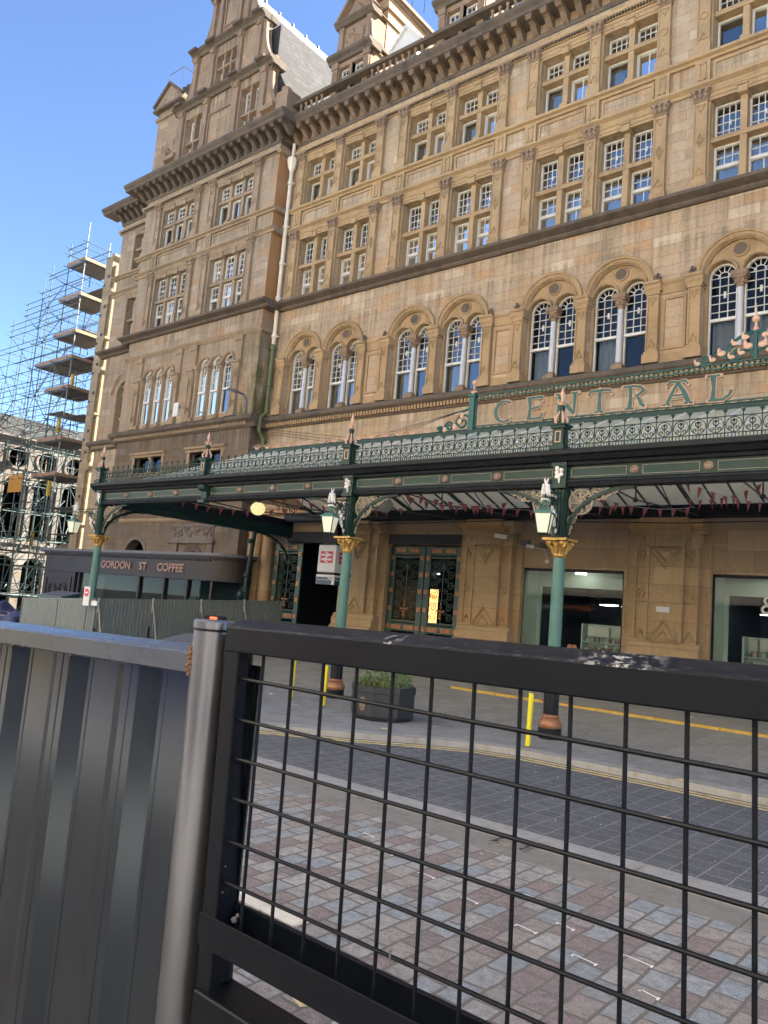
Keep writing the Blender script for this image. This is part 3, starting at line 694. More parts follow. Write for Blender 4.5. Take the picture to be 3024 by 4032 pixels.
def twin_arch(xc, parent, mat, dark=0, curtain=0):
    hd = MB()
    prof = [(1.06,YW+.30),(1.06,YW-.02),(1.10,YW-.06),(1.16,YW-.06),(1.17,YW-.11),(1.225,YW-.13),(1.255,YW-.10),(1.255,YW+.03),(1.08,YW+.05)]
    hd.arc(xc, 13.80, prof, 0, PI, 28)
    hd.arc(xc, 13.80, [(1.01,YW+.10),(1.06,YW+.04),(1.06,YW+.45),(1.01,YW+.45)], 0, PI, 28)
    h = hd.build('arch', mat, parent, smooth=True, angle=math.radians(30))
    n = 22; zs = 13.78
    outer = [(xc+1.06*math.cos(PI*i/n), zs+1.06*math.sin(PI*i/n)) for i in range(n+1)]
    for s in (-1, 1): outer += [(xc+s*.535-.43*math.cos(PI*i/14), zs+.43*math.sin(PI*i/14)) for i in range(15)]
    tm = plate(outer, [], YW+.19, YW+.45)
    for s in (-1, 1): tm.arc(xc+s*.535, zs, [(.43,YW+.19),(.43,YW+.12),(.46,YW+.07),(.50,YW+.07),(.525,YW+.12),(.525,YW+.19)], 0, PI, 18)
    tm.arc(xc, 14.53, [(.20,YW+.19),(.20,YW+.15),(.235,YW+.12),(.265,YW+.14),(.265,YW+.19)], 0, 2*PI, 28)
    for a, b in ((-1.06,-.965),(.965,1.06),(-.105,.105)): tm.box(xc+a+.001, xc+b-.001, YW+(.22 if b != .105 else .36), YW+.46, 11.08, 13.78)
    tm.build('tympanum', mat, h)
    MB().prism(circ(xc, 14.53, .205, 24), YW+.165, YW+.2).build('oculus', M['dark'], h)
    c = MB(); yc = YW+.26
    c.box(xc-.20, xc+.20, yc-.2, yc+.2, 11.07, 11.26); c.lathe([(.17,11.26),(.18,11.31),(.13,11.37)], xc, yc, 14)
    c.lathe([(.10,13.28),(.13,13.32),(.12,13.36),(.17,13.50),(.2,13.56)], xc, yc, 12); c.box(xc-.21, xc+.21, yc-.2, yc+.18, 13.56, 13.63); c.box(xc-.24, xc+.24, yc-.24, yc+.18, 13.63, 13.79)
    for q in range(8): a = 2*PI*q/8; c.sph((xc+.15*math.cos(a), yc+.15*math.sin(a), 13.46), .055, 6, 4, (1,1,1.3))
    c.build('column_base', M['gabtrim'], h, smooth=True)
    MB().lathe([(.108,11.36),(.105,12.3),(.095,13.3)], xc, yc, 16).build('column', M['granite'], h, smooth=True)
    fr = MB(); pn = MB(); cu = MB(); yg = YW+.40
    for s in (-1, 1):
        arched_light(fr, pn, xc+s*.535, .432, 11.10, 13.78, yg, 12.36)
        if curtain and not (curtain == 2 and s == 1):
            for q in range(10):
                xa = xc+s*.56-.36+.072*q; cu.quad((xa,yg+.3+.03*math.sin(q*2.3),11.15),(xa+.072,yg+.3+.03*math.sin((q+1)*2.3),11.15),(xa+.072,yg+.3+.03*math.sin((q+1)*2.3),12.4),(xa,yg+.3+.03*math.sin(q*2.3),12.4))
    f = fr.build('window', M['white'], parent)
    MB_ = pn.build('pane', M['pane_d'] if dark else M['pane'], f)
    if cu.v: cu.build('curtain', M['curtain'], f)
    return h, f
tv = [twin_arch(x0_, hotel, M['trim'], d, c) for d, c in ((0,2),(1,2),(1,3))]
for n, i in enumerate(BAYS):
    xc = (PX[i]+PX[i+1])/2
    v = 0 if n < 2 else (0 if n < 4 else (1 if n < 6 else 2))
    use = {0:0, 4:1, 6:2}.get(n)
    for o in tv[v]:
        if use is not None: o.location.x = xc-x0_
        else: dup(o, (xc-x0_-o.location.x, 0, 0), hotel)
# small carved stops where the hoods end
for i in (2, 3, 5, 6, 8, 9, 11, 12):
    m = MB(); s = 1 if i % 3 == 2 else -1
    for q in range(5): m.sph((PX[i]+s*(.06+.05*(q % 3)), YW-.1, 13.88+.055*q), .06, 6, 4)
    hp(m, 'carved_stop', M['dark'], smooth=True)
# ---- balustrade over the cornice
m = MB(); m.box(-28.14, XR, 23.86, 24.14, 26.0, 26.32); m.profx([(23.78,27.1),(23.76,27.16),(23.76,27.24),(23.84,27.3),(24.16,27.3),(24.2,27.1)], -28.14, XR)
hp(m, 'balustrade', M['dark'])
def baluster(xc):
    return hp(MB().lathe([(.09,26.32),(.09,26.38),(.055,26.44),(.095,26.62),(.10,26.68),(.055,26.9),(.05,26.98),(.085,27.04),(.085,27.1)], xc, 24.0, 10), 'baluster', M['gabtrim'], smooth=True)
DORM = [PX[1], PX[4], PX[7], PX[10]]
bx = []
x = -28.0
while x < PX[10]:
    if all(abs(x-d) > 1.5 for d in DORM) and x > -27.9: bx.append(x)
    x += .36
bl = baluster(bx[0])
for q in bx[1:]: dup(bl, (q-bx[0], 0, 0), hotel)
# ---- dormers
def dormer(xc):
    T = M['gabtrim']; y0, y1 = 24.15, 26.6
    m = plate([(xc-1.22,26.0),(xc+1.22,26.0),(xc+1.22,28.7),(xc-1.22,28.7)], [rect(xc-.80,xc-.08,26.3,28.35), rect(xc+.08,xc+.80,26.3,28.35)], y0+.1, y0+.5)
    m.box(xc-1.22, xc-1.12, y0+.5, y1, 26, 28.7); m.box(xc+1.12, xc+1.22, y0+.5, y1, 26, 28.7)
    for s in (-1, 1):
        m.box(xc+s*1.02-.17, xc+s*1.02+.17, y0, y0+.2, 26, 28.6); m.box(xc+s*1.02-.2, xc+s*1.02+.2, y0-.06, y0+.2, 26, 26.5); m.box(xc+s*1.02-.2, xc+s*1.02+.2, y0-.05, y0+.2, 28.3, 28.6)
        for q in range(3): m.box(xc+s*1.02-.1+q*.08, xc+s*1.02-.06+q*.08, y0-.02, y0, 26.6, 28.2)
    m.box(xc-.8, xc+.8, y0+.06, y0+.45, 27.25, 27.4); m.box(xc-.08, xc+.08, y0+.04, y0+.45, 26.3, 28.35)
    m.box(xc-1.02, xc+1.02, y0+.2, y0+.6, 29.0, 30.6); m.box(xc-1.0, xc+1.0, y0+.6, y1, 28.9, 30.6)
    for s in (-1, 1):
        m.box(xc+s*.9-.15, xc+s*.9+.15, y0+.08, y0+.5, 29.0, 30.6)
        m.prism([(xc+s*1.3,28.98),(xc+s*1.05,28.98),(xc+s*1.05,30.2),(xc+s*1.12,29.6),(xc+s*1.2,29.25)], y0+.12, y0+.45)
    rg = random.Random(2)
    for q in range(26): m.sph((xc+rg.uniform(-.62,.62), y0+.2, rg.uniform(29.35,30.2)), rg.uniform(.05,.1), 6, 4)
    o = hp(m, 'dormer', T)
    k = MB()
    k.profx([(y0+.6,28.6),(y0-.04,28.6),(y0-.1,28.72),(y0-.26,28.8),(y0-.3,28.86),(y0-.3,28.94),(y0+.6,29.02)], xc-1.42, xc+1.42)
    k.box(xc+1.2, xc+1.42, y0+.6, y1, 28.78, 28.96); k.box(xc-1.42, xc-1.2, y0+.6, y1, 28.78, 28.96)
    k.profx([(y0+.6,30.55),(y0+.02,30.55),(y0-.1,30.66),(y0-.16,30.7),(y0-.16,30.8),(y0+.6,30.86)], xc-1.24, xc+1.24)
    k.build('cornice', M['dark'], o)
    k = MB(); k.prism([(xc-1.12,30.84),(xc+1.12,30.84),(xc,32.35)], y0+.25, y1)
    for s in (-1, 1): k.bar((xc+s*1.25,y0+.2,30.88), (xc,y0+.2,32.5), .5, .14)
    k.prism([(xc-.5,30.95),(xc+.5,30.95),(xc,31.6)], y0+.1, y0+.25)
    k.build('pediment', T, o)
    fr = MB(); pn = MB(); yg = y0+.34
    for a, b in ((xc-.8,xc-.08),(xc+.08,xc+.8)):
        for z0, z1, nz in ((26.32,27.25,1),(27.4,28.33,3)):
            ringbox(fr, a, b, z0, z1, yg-.04, yg+.06, .06); bars(fr, a+.05, b-.05, z0, z1, 3 if nz > 1 else 1, nz, yg+.01)
            pn.quad((a,yg+.03,z0),(b,yg+.03,z0),(b,yg+.03,z1),(a,yg+.03,z1))
    fr.build('window', M['white'], o); pn.build('pane', M['pane'], o)
    return o
d0 = dormer(DORM[0])
for q in DORM[1:]: dup(d0, (q-DORM[0], 0, 0), hotel)
# ---- roofs and chimney walls behind the parapet
m = MB()
m.add([(-28.1,24.9,26.0),(XR,24.9,26.0),(XR,33,30.6),(-28.1,33,30.6),(XR,41,26),(-28.1,41,26)], [(0,1,2,3),(3,2,4,5),(1,4,2),(0,3,5)])
hp(m, 'roof', M['slate'])
hp(MB().box(-28.1, XR, 40.4, 41, -.5, 26), 'rear_wall', M['stone'])
for xa, xb, yb, zt in ((-25.5,-23.6,30.0,32.2),(-12.6,-10.9,30.0,32.4)):
    m = MB().box(xa, xb, 25.4, yb, 26.0, zt); hp(m, 'chimney', M['chim'])
    m = MB(); m.box(xa-.12, xb+.12, 25.28, yb+.12, zt, zt+.16); m.box(xa-.24, xb+.24, 25.16, yb+.24, zt+.16, zt+.34)
    m.box(xa-.10, xb+.10, 25.3, yb+.1, zt-.7, zt-.6)
    for q in range(5): m.lathe([(.14,zt+.34),(.12,zt+.9),(.16,zt+.95),(.16,zt+1.0)], (xa+xb)/2+(.35 if q%2 else -.35), 26.4+q*.8, 8)
    hp(m, 'chimney_cap', M['gabtrim'])
m = MB()     # white timber dormer between the stone ones
wx = -21.95
m.prism([(wx-.85,28.55),(wx+.85,28.55),(wx,29.45)], 25.0, 28.5); m.box(wx-.62, wx-.5, 25.1, 28.4, 26.2, 28.5); m.box(wx+.5, wx+.62, 25.1, 28.4, 26.2, 28.5); m.box(wx-.5, wx+.5, 25.15, 25.2, 26.2, 27.2)
for s in (-1,1): m.bar((wx+s*.95,24.98,28.5),(wx,24.98,29.55),.2,.12)
m.box(wx-.9, wx+.9, 24.9, 25.0, 28.45, 28.56)
o = hp(m, 'timber_dormer', M['white'])
dup(o, (6.45, 0, 0), hotel)
m = MB()
for s in range(5): m.tube([(-25.2+.42*s, 26+.5*s, 33.1), (-25.2+.42*s, 26+.5*s, 34.6)], .02, 4)
hp(m, 'aerial', M['lead'])

# unseen continuation of the hotel, added to keep sun off the setts
holes = []
x = XR+1.6
while x < 46:
    for z0, z1 in ((1.0,4.2),(7.5,9.6),(11.4,14.4),(17.0,19.8),(21.6,23.9)): holes.append(rect(x, x+1.6, z0, z1))
    x += 3.2
hp(plate(rect(XR, 48, -1, 26.0), holes, YW, 24.75), 'wall', M['stone'])
hp(MB().box(XR, 48, 25.3, 25.4, -1, 25.9).box(47.5, 48, 24.76, 41, -1, 26), 'room', M['room'])
m = MB()
for z, pr in ((5.9,.3),(10.5,.4),(16.3,.5),(20.3,.25),(25.5,1.0)): m.profx([(YW+.05,z),(YW-pr*.6,z),(YW-pr,z+.2),(YW-pr,z+.4),(YW+.05,z+.5)], XR+.01, 48)
hp(m, 'string_course', M['dark'])
hp(MB().add([(XR,24.9,26.0),(48,24.9,26.0),(48,33,30.6),(XR,33,30.6),(48,41,26),(XR,41,26)], [(0,1,2,3),(3,2,4,5),(1,4,2)]), 'roof', M['slate'])
# ================================================================== end pavilion of the hotel
PY = 23.35; PL, PR = -39.6, -28.14
pp = [-38.10, -34.45, -33.15, -29.55]
pc = [(pp[0]+pp[1])/2, (pp[2]+pp[3])/2]
holes = []
for c in pc:
    holes += [rect(c-1.45, c+1.45, 16.62, 19.85), rect(c-1.45, c+1.45, 21.5, 23.92)]
    for k in (-1, 0, 1): holes.append(archpoly(c+k*.98, .37, 11.33, 14.0, 14))
    holes.append(rect(c-1.25, c+1.25, 8.6, 9.45))
holes += [archpoly(-36.5, .95, 2.0, 4.02, 18), archpoly(-31.5, .55, 2.0, 3.9, 18)]
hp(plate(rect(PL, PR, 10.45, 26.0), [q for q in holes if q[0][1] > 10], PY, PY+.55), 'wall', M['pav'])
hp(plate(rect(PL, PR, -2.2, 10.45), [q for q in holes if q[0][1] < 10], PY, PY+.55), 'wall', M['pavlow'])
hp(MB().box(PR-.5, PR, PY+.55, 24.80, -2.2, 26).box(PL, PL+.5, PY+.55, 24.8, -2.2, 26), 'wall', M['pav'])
hp(MB().box(PL+.6, PR-.6, PY+1.5, PY+1.6, -2, 26), 'room', M['room'])
# recessed far end and the flank along the side street
EL = -43.45; YE = 24.2
hp(plate(rect(EL, PL, -2.2, 26.0), [rect(-41.9,-40.2,16.62,19.85), rect(-41.9,-40.2,21.5,23.92), archpoly(-41.0,.75,11.1,13.8)], YE, YE+.5), 'wall', M['pav'])
hp(MB().box(EL, EL+.5, YE+.5, 40, -2.2, 26).box(EL+.5, PR, 39.5, 40, -2.2, 26), 'wall', M['pav'])
hp(MB().box(EL+.5, PL, 25.3, 25.4, -2, 26), 'room', M['room'])
strings(PL, PR, PY, M['pavtrim'], dz=.006, ext=1, yb=24.1, ext0=1)
strings(EL, PL-1.07, YE, M['pavtrim'], dz=.0, ext0=1)
b0 = hp(bracket_mb(-27.4, PY), 'corbel', M['dark'])
for i in range(1, 21): dup(b0, (-.617*i, 0, 0), hotel)
for q in range(5): dup(b0, (-40.9+27.4-.6*q, YE-PY, 0), hotel)
for i, xq in enumerate(pp):
    if i == 0:
        a3 = pilaster(xq, PY-.12, 16.66, 20.2, 'plain', M['pavtrim'], yb=PY+.1); a4 = pilaster(xq, PY-.12, 21.5, 24.34, 'circle', M['pavtrim'], yb=PY+.1)
        asq = short_pil(xq, PY-.10, M['pavtrim']); a1 = pier_mb(xq, PY-.12, M['pavtrim'])
        T1 = MB().box(xq-.24, xq+.24, PY-.1, PY+.1, 13.83, 15.18); T1.box(xq-.28, xq+.28, PY-.16, PY+.1, 14.9, 15.18)
        a0 = hp(T1, 'panel_pilaster', M['pavtrim'])
    else:
        for o in (a3, a4, asq, a1, a0): dup(o, (xq-pp[0], 0, 0), hotel)
for v, c in enumerate(pc):
    square_window(c, PY, 16.66, 18.36, 18.52, 19.82, 3, 'lower', hotel, hw=1.45, trim=M['pavtrim'], dark=0, dep=.30, curtain=1)
    square_window(c, PY, 21.52, 22.90, 23.06, 23.90, 3, 'upper', hotel, hw=1.45, trim=M['pavtrim'], dark=0, dep=.30, curtain=1)
    m = MB(); fr = MB(); pn = MB()
    for k in (-1, 0, 1):
        xk = c+k*.98
        m.arc(xk, 14.0, [(.37,PY+.1),(.37,PY-.04),(.43,PY-.09),(.50,PY-.09),(.51,PY-.02),(.51,PY+.02)], 0, PI, 16)
        n = 12; y = PY+.13
        ringbox(fr, xk-.37, xk+.37, 11.33, 14.0, y-.03, y+.07, .06); fr.arc(xk, 14.0, [(.31,y-.03),(.37,y-.03),(.37,y+.07),(.31,y+.07)], 0, PI, n)
        fr.box(xk-.35, xk+.35, y-.06, y+.03, 12.55, 12.65); bars(fr, xk-.31, xk+.31, 12.65, 14.1, 3, 4, y+.02)
        pts = [(xk-.32,11.36),(xk+.32,11.36)]+[(xk+.33*math.cos(PI*i/n), 14.0+.33*math.sin(PI*i/n)) for i in range(n+1)]
        pn.add([(a,y+.03,b) for a, b in pts], [list(range(len(pts)))])
    for k in (-1.5, -.5, .5, 1.5):
        xk = c+k*.98; m.lathe([(.12,11.06),(.12,11.3),(.085,11.38),(.08,13.55),(.1,13.6)], xk, PY-.02, 10); m.box(xk-.15, xk+.15, PY-.2, PY+.05, 11.06, 11.26)
        m.lathe([(.09,13.55),(.15,13.72),(.17,13.8)], xk, PY-.02, 8); m.box(xk-.2, xk+.2, PY-.22, PY+.08, 13.8, 13.98)
    o = hp(m, 'arch', M['pavtrim'], smooth=True); f = fr.build('window', M['white'], o); pn.build('pane', M['pane'], f)
    # low mezzanine lights under the sill band
    m = MB(); m.lathe([(.12,8.6),(.12,8.75),(.09,8.8),(.085,9.3),(.14,9.4),(.15,9.45)], c, PY+.15, 10)
    m.profx([(PY+.1,9.45),(PY-.06,9.45),(PY-.1,9.55),(PY-.2,9.6),(PY-.2,9.7),(PY+.1,9.74)], c-1.6, c+1.6); m.box(c-1.45, c-1.25, PY-.06, PY+.1, 8.6, 9.45); m.box(c+1.25, c+1.45, PY-.06, PY+.1, 8.6, 9.45)
    m.profx([(PY+.1,8.4),(PY-.1,8.4),(PY-.14,8.56),(PY+.1,8.6)], c-1.6, c+1.6)
    o = hp(m, 'mezzanine_window', M['pavtrim'], smooth=True)
    MB().box(c-1.25, c+1.25, PY+.3, PY+.34, 8.6, 9.45).build('pane', M['pane_d'], o)
for c in pc:
    m = MB()
    for (x0, x1, z0, z1) in ((c-1.45,c+1.45,20.58,20.66),(c-1.45,c+1.45,21.12,21.2),(c-1.45,c-1.37,20.66,21.12),(c+1.37,c+1.45,20.66,21.12)): m.box(x0, x1, PY-.05, PY+.05, z0, z1)
    hp(m, 'wall_panel', M['pavtrim'])
m = MB(); m.profx([(24.1,15.186),(PY-.03,15.186),(PY-.15,15.33),(PY-.15,15.39),(24.1,15.43)], PL-.1, PR+.15); hp(m, 'string_course', M['pavtrim'])
m = MB(); m.profx([(24.1,6.9),(PY-.06,6.9),(PY-.14,7.0),(PY-.28,7.06),(PY-.28,7.2),(24.1,7.28)], PL-.25, PR+.25); hp(m, 'string_course', M['pavtrim'])
m = MB(); m.profx([(24.1,5.9),(PY-.05,5.9),(PY-.12,6.0),(PY-.12,6.1),(24.1,6.14)], PL-.12, PR+.12); hp(m, 'string_course', M['pavtrim'])
# recessed end bay windows
for z in ((16.66,18.36,18.52,19.82,'lower'),(21.52,22.90,23.06,23.90,'upper')):
    square_window(-41.05, YE, *z[:4], 2, z[4], hotel, hw=.84, trim=M['pavtrim'])
h, f = twin_arch(-41.0, hotel, M['pavtrim'])
for o in (h, f): o.location.y = .05; o.scale = (1,1,1)
# ---- shaped gable
xc = -33.8; GY = 23.6
def cur(x0, z0, x1, z1, k=8):     # hollow sweep
    return [(x0+(x1-x0)*math.sin(PI/2*i/k), z0+(z1-z0)*(1-math.cos(PI/2*i/k))) for i in range(k+1)]
half = [(5.5,26.0),(5.5,27.3)]+cur(5.2,27.3,3.95,29.6)+[(4.05,30.1)]+cur(4.2,30.35,2.98,32.9)+[(3.05,33.2)]+cur(3.0,33.5,1.75,35.9)+[(1.8,36.4),(0,38.9)]
outl = [(xc+a, b) for a, b in half]+[(xc-a, b) for a, b in half[::-1][1:]]
wl = [rect(xc+s*2.42-.75, xc+s*2.42+.75, 27.0, 29.45) for s in (-1, 1)]+[rect(xc-.9, xc+.9, 30.75, 32.5)]
hp(plate(outl, wl, GY, GY+.55), 'gable', M['gable'])
m = MB(); T = M['gabtrim']
def gp(x, z0, z1, w_=.2):
    m = MB(); m.box(x-w_, x+w_, GY-.16, GY+.05, z0, z1-.3); m.box(x-w_-.05, x+w_+.05, GY-.2, GY+.05, z0, z0+.35); m.prism([(x-w_,z1-.3),(x+w_,z1-.3),(x+w_+.1,z1),(x-w_-.1,z1)], GY-.24, GY+.05)
    for q in (-1,1): m.sph((x+q*.18, GY-.24, z1-.12), .09, 6, 4)
    hp(m, 'gable_pilaster', T)
for s in (-1, 1):
    for a in (3.55, 1.3): gp(xc+s*a, 26.05, 29.95)
    for a in (2.75, 1.2): gp(xc+s*a, 30.5, 33.05, .16)
    for a in (1.5, .85): gp(xc+s*a, 33.6, 36.2, .12)
    m.box(xc+s*2.42-.06, xc+s*2.42+.06, GY+.05, GY+.4, 27.0, 29.45)
    m.box(xc+s*2.42-.75, xc+s*2.42+.75, GY+.06, GY+.4, 27.85, 27.98)
    m.box(xc+s*2.42-.82, xc+s*2.42-.752, GY-.04, GY+.05, 27.003, 29.45); m.box(xc+s*2.42+.752, xc+s*2.42+.82, GY-.04, GY+.05, 27.003, 29.45)
    m.profx([(GY+.1,26.85),(GY-.1,26.85),(GY-.14,27.0),(GY+.1,27.0)], xc+s*2.42-.9, xc+s*2.42+.9)
    # scroll rims
    for seg in (cur(5.2,27.3,3.95,29.6), cur(4.2,30.35,2.98,32.9), cur(3.0,33.5,1.75,35.9)):
        m.tube([(xc+s*(a+.02), GY+.1, b) for a, b in seg], .16, 6)
    m.box(xc+s*4.2-.5, xc+s*4.2+.5, GY-.3, GY+.5, 27.25, 27.5)
    m.box(xc+s*5.2-.35, xc+s*5.2+.5, GY-.2, GY+.7, 26.0, 27.9)
    for q in range(4): m.sph((xc+s*5.1-.25+.2*q, GY+.1, 28.0+(.22 if q in (1,2) else 0)), .15, 7, 5)
for k in (-.3, .3): m.box(xc+k-.06, xc+k+.06, GY+.05, GY+.4, 30.75, 32.5)
m.box(xc-.9, xc+.9, GY+.06, GY+.4, 31.65, 31.78)
for (a, b, c_, d) in ((-1.05,1.05,28.9,29.0),(-1.05,1.05,26.6,26.7),(-1.05,-.95,26.7,28.9),(.95,1.05,26.7,28.9),(-.6,.6,35.75,35.85),(-.6,.6,34.1,34.25),(-.6,-.5,34.25,35.75),(.5,.6,34.25,35.75)): m.box(xc+a, xc+b, GY-.08, GY+.05, c_, d)
hp(m, 'gable_trim', T, smooth=False)
def gcorn(w_, z, pr, h=.38):
    m = MB(); m.profx([(GY+.3,z),(GY-pr*.3,z),(GY-pr*.5,z+h*.35),(GY-pr,z+h*.55),(GY-pr,z+h*.85),(GY-pr*.8,z+h),(GY+.3,z+h)], xc-w_, xc+w_); hp(m, 'gable_cornice', M['dark'])
gcorn(4.25, 29.98, .42); gcorn(3.15, 33.1, .38, .42); gcorn(1.85, 36.1, .32, .35)
for s in (-1, 1):
    m = MB()
    for a, z, pr in ((3.55,29.985,.6),(1.3,29.985,.6),(2.75,33.105,.55),(1.2,33.105,.55)): m.box(xc+s*a-.34, xc+s*a+.34, GY-pr, GY+.2, z+.2, z+.34)
    m.box(xc+s*4.0-.25, xc+s*4.0+.25, GY+.3, GY+.75, 29.95, 30.34); m.box(xc+s*2.95-.22, xc+s*2.95+.22, GY+.3, GY+.75, 33.12, 33.5)
    hp(m, 'cornice_block', M['dark'])
for (x0, x1, z0, z1, n) in ((xc-2.42-.75,xc-2.42+.75,27.0,29.45,2),(xc+2.42-.75,xc+2.42+.75,27.0,29.45,2),(xc-.9,xc+.9,30.75,32.5,3)):
    fr = MB(); pn = MB(); w_ = (x1-x0)/n
    for k in range(n):
        ringbox(fr, x0+k*w_, x0+(k+1)*w_, z0, z1, GY+.36, GY+.46, .1); bars(fr, x0+k*w_+.08, x0+(k+1)*w_-.08, z0+.9, z1, 3, 4, GY+.41, .016)
    pn.quad((x0,GY+.42,z0),(x1,GY+.42,z0),(x1,GY+.42,z1),(x0,GY+.42,z1))
    f = hp(fr, 'window', M['white']); pn.build('pane', M['pane'], f)
hp(MB().box(xc-3.5, xc+3.5, 24.3, 24.4, 26.5, 33), 'room', M['room'])
# parapet either side of the gable
m = MB(); m.box(PL, xc-5.4, GY-.05, GY+.4, 26.0, 27.0); m.box(PL-.1, xc-5.3, GY-.15, GY+.5, 27.0, 27.2); m.box(PL+.0, PL+.7, GY-.12, GY+.6, 26, 27.9); m.sph((PL+.35, GY+.2, 28.1), .25, 8, 6)
m.box(EL, PL-.1, YE-.1, YE+.4, 26.0, 26.5)
hp(m, 'parapet', T)
# steep slate roof with a lead ridge
m = MB(); RX = xc-.05
m.add([(RX+5.65,24.1,27.2),(RX,24.1,36.85),(RX-5.65,24.1,27.2),(RX+5.65,39,27.2),(RX,39,36.85),(RX-5.65,39,27.2)], [(0,3,4,1),(1,4,5,2),(0,1,2),(3,5,4)])
hp(m, 'roof', M['slate'])
m = MB(); m.tube([(RX,24.1,36.9),(RX,39,36.9)], .13, 8); m.bar((RX+.2,31.5,36.6),(RX+.2,24.1,36.6),.05,.35)
for i in range(9): m.box(RX-.2, RX+.2, 24.6+1.1*i, 24.68+1.1*i, 36.8, 37.06)
hp(m, 'ridge_cap', M['lead'])
hp(MB().box(RX+5.3, RX+5.7, 24.2, 39, 26, 27.25), 'eaves', M['dark'])
# broad chimney on the far flank
m = MB(); m.box(-42.2, -39.75, 24.9, 27.2, 26.0, 32.6); m.box(-42.35, -39.6, 24.75, 27.35, 31.9, 32.1)
m.prism([(-42.45,32.6),(-39.5,32.6),(-39.5,32.9),(-40.98,34.0),(-42.45,32.9)], 24.7, 27.4)
hp(m, 'chimney', M['gable'])
m = MB(); m.bar((-42.5,24.66,32.85),(-40.98,24.66,34.08),.2,.2); m.bar((-39.45,24.66,32.85),(-40.98,24.66,34.08),.2,.2); m.box(-42.5, -39.45, 24.6, 27.5, 32.5, 32.66)
for q in range(3): m.lathe([(.22,33.6),(.18,34.5),(.24,34.6)], -41.3+.45*q, 26.0, 8)
hp(m, 'chimney_cap', M['dark'])
m = MB()
for a, b in (((-41.7,25,34.3),(-41.7,25,35.1)),((-40.2,25,34.3),(-40.2,25,35.1)),((-40.2,27,34.3),(-40.2,27,35.1)),((-41.7,25,35.1),(-40.2,25,35.1)),((-40.2,25,35.1),(-40.2,27,35.1))): m.tube([a,b], .025, 5)
hp(m, 'guard_rail', M['lead'])
# ---- cream drainpipe in the corner
m = MB(); dx, dy = -27.78, 23.92
m.tube([(dx,dy,25.0),(dx,dy,24.2)], .085, 10)
m.lathe([(.09,23.5),(.2,23.72),(.25,23.95),(.27,24.1),(.27,24.2),(.2,24.22)], dx, dy, 8)
m.tube([(dx,dy,23.5),(dx,dy,14.6)], .10, 12)
for z in (22.9,20.6,18.7,16.9,15.0): m.lathe([(.10,z-.1),(.14,z-.08),(.14,z+.08),(.10,z+.1)], dx, dy, 12); m.box(dx-.2, dx+.2, dy, dy+.2, z-.03, z+.03)
hp(m, 'drainpipe', M['cream'], smooth=True)
m = MB(); m.tube([(dx,dy,14.55),(dx,dy,11.2),(dx,dy-.35,10.9),(dx,dy-.35,10.3),(dx,dy,9.9),(dx,dy,6.2)], .095, 12)
for z in (14.4,12.6,9.6,7.8): m.lathe([(.10,z-.1),(.14,z-.08),(.14,z+.08),(.10,z+.1)], dx, dy, 12)
hp(m, 'drainpipe', plain('mossy_pipe', (.10,.12,.05), .7, var=.4), smooth=True)
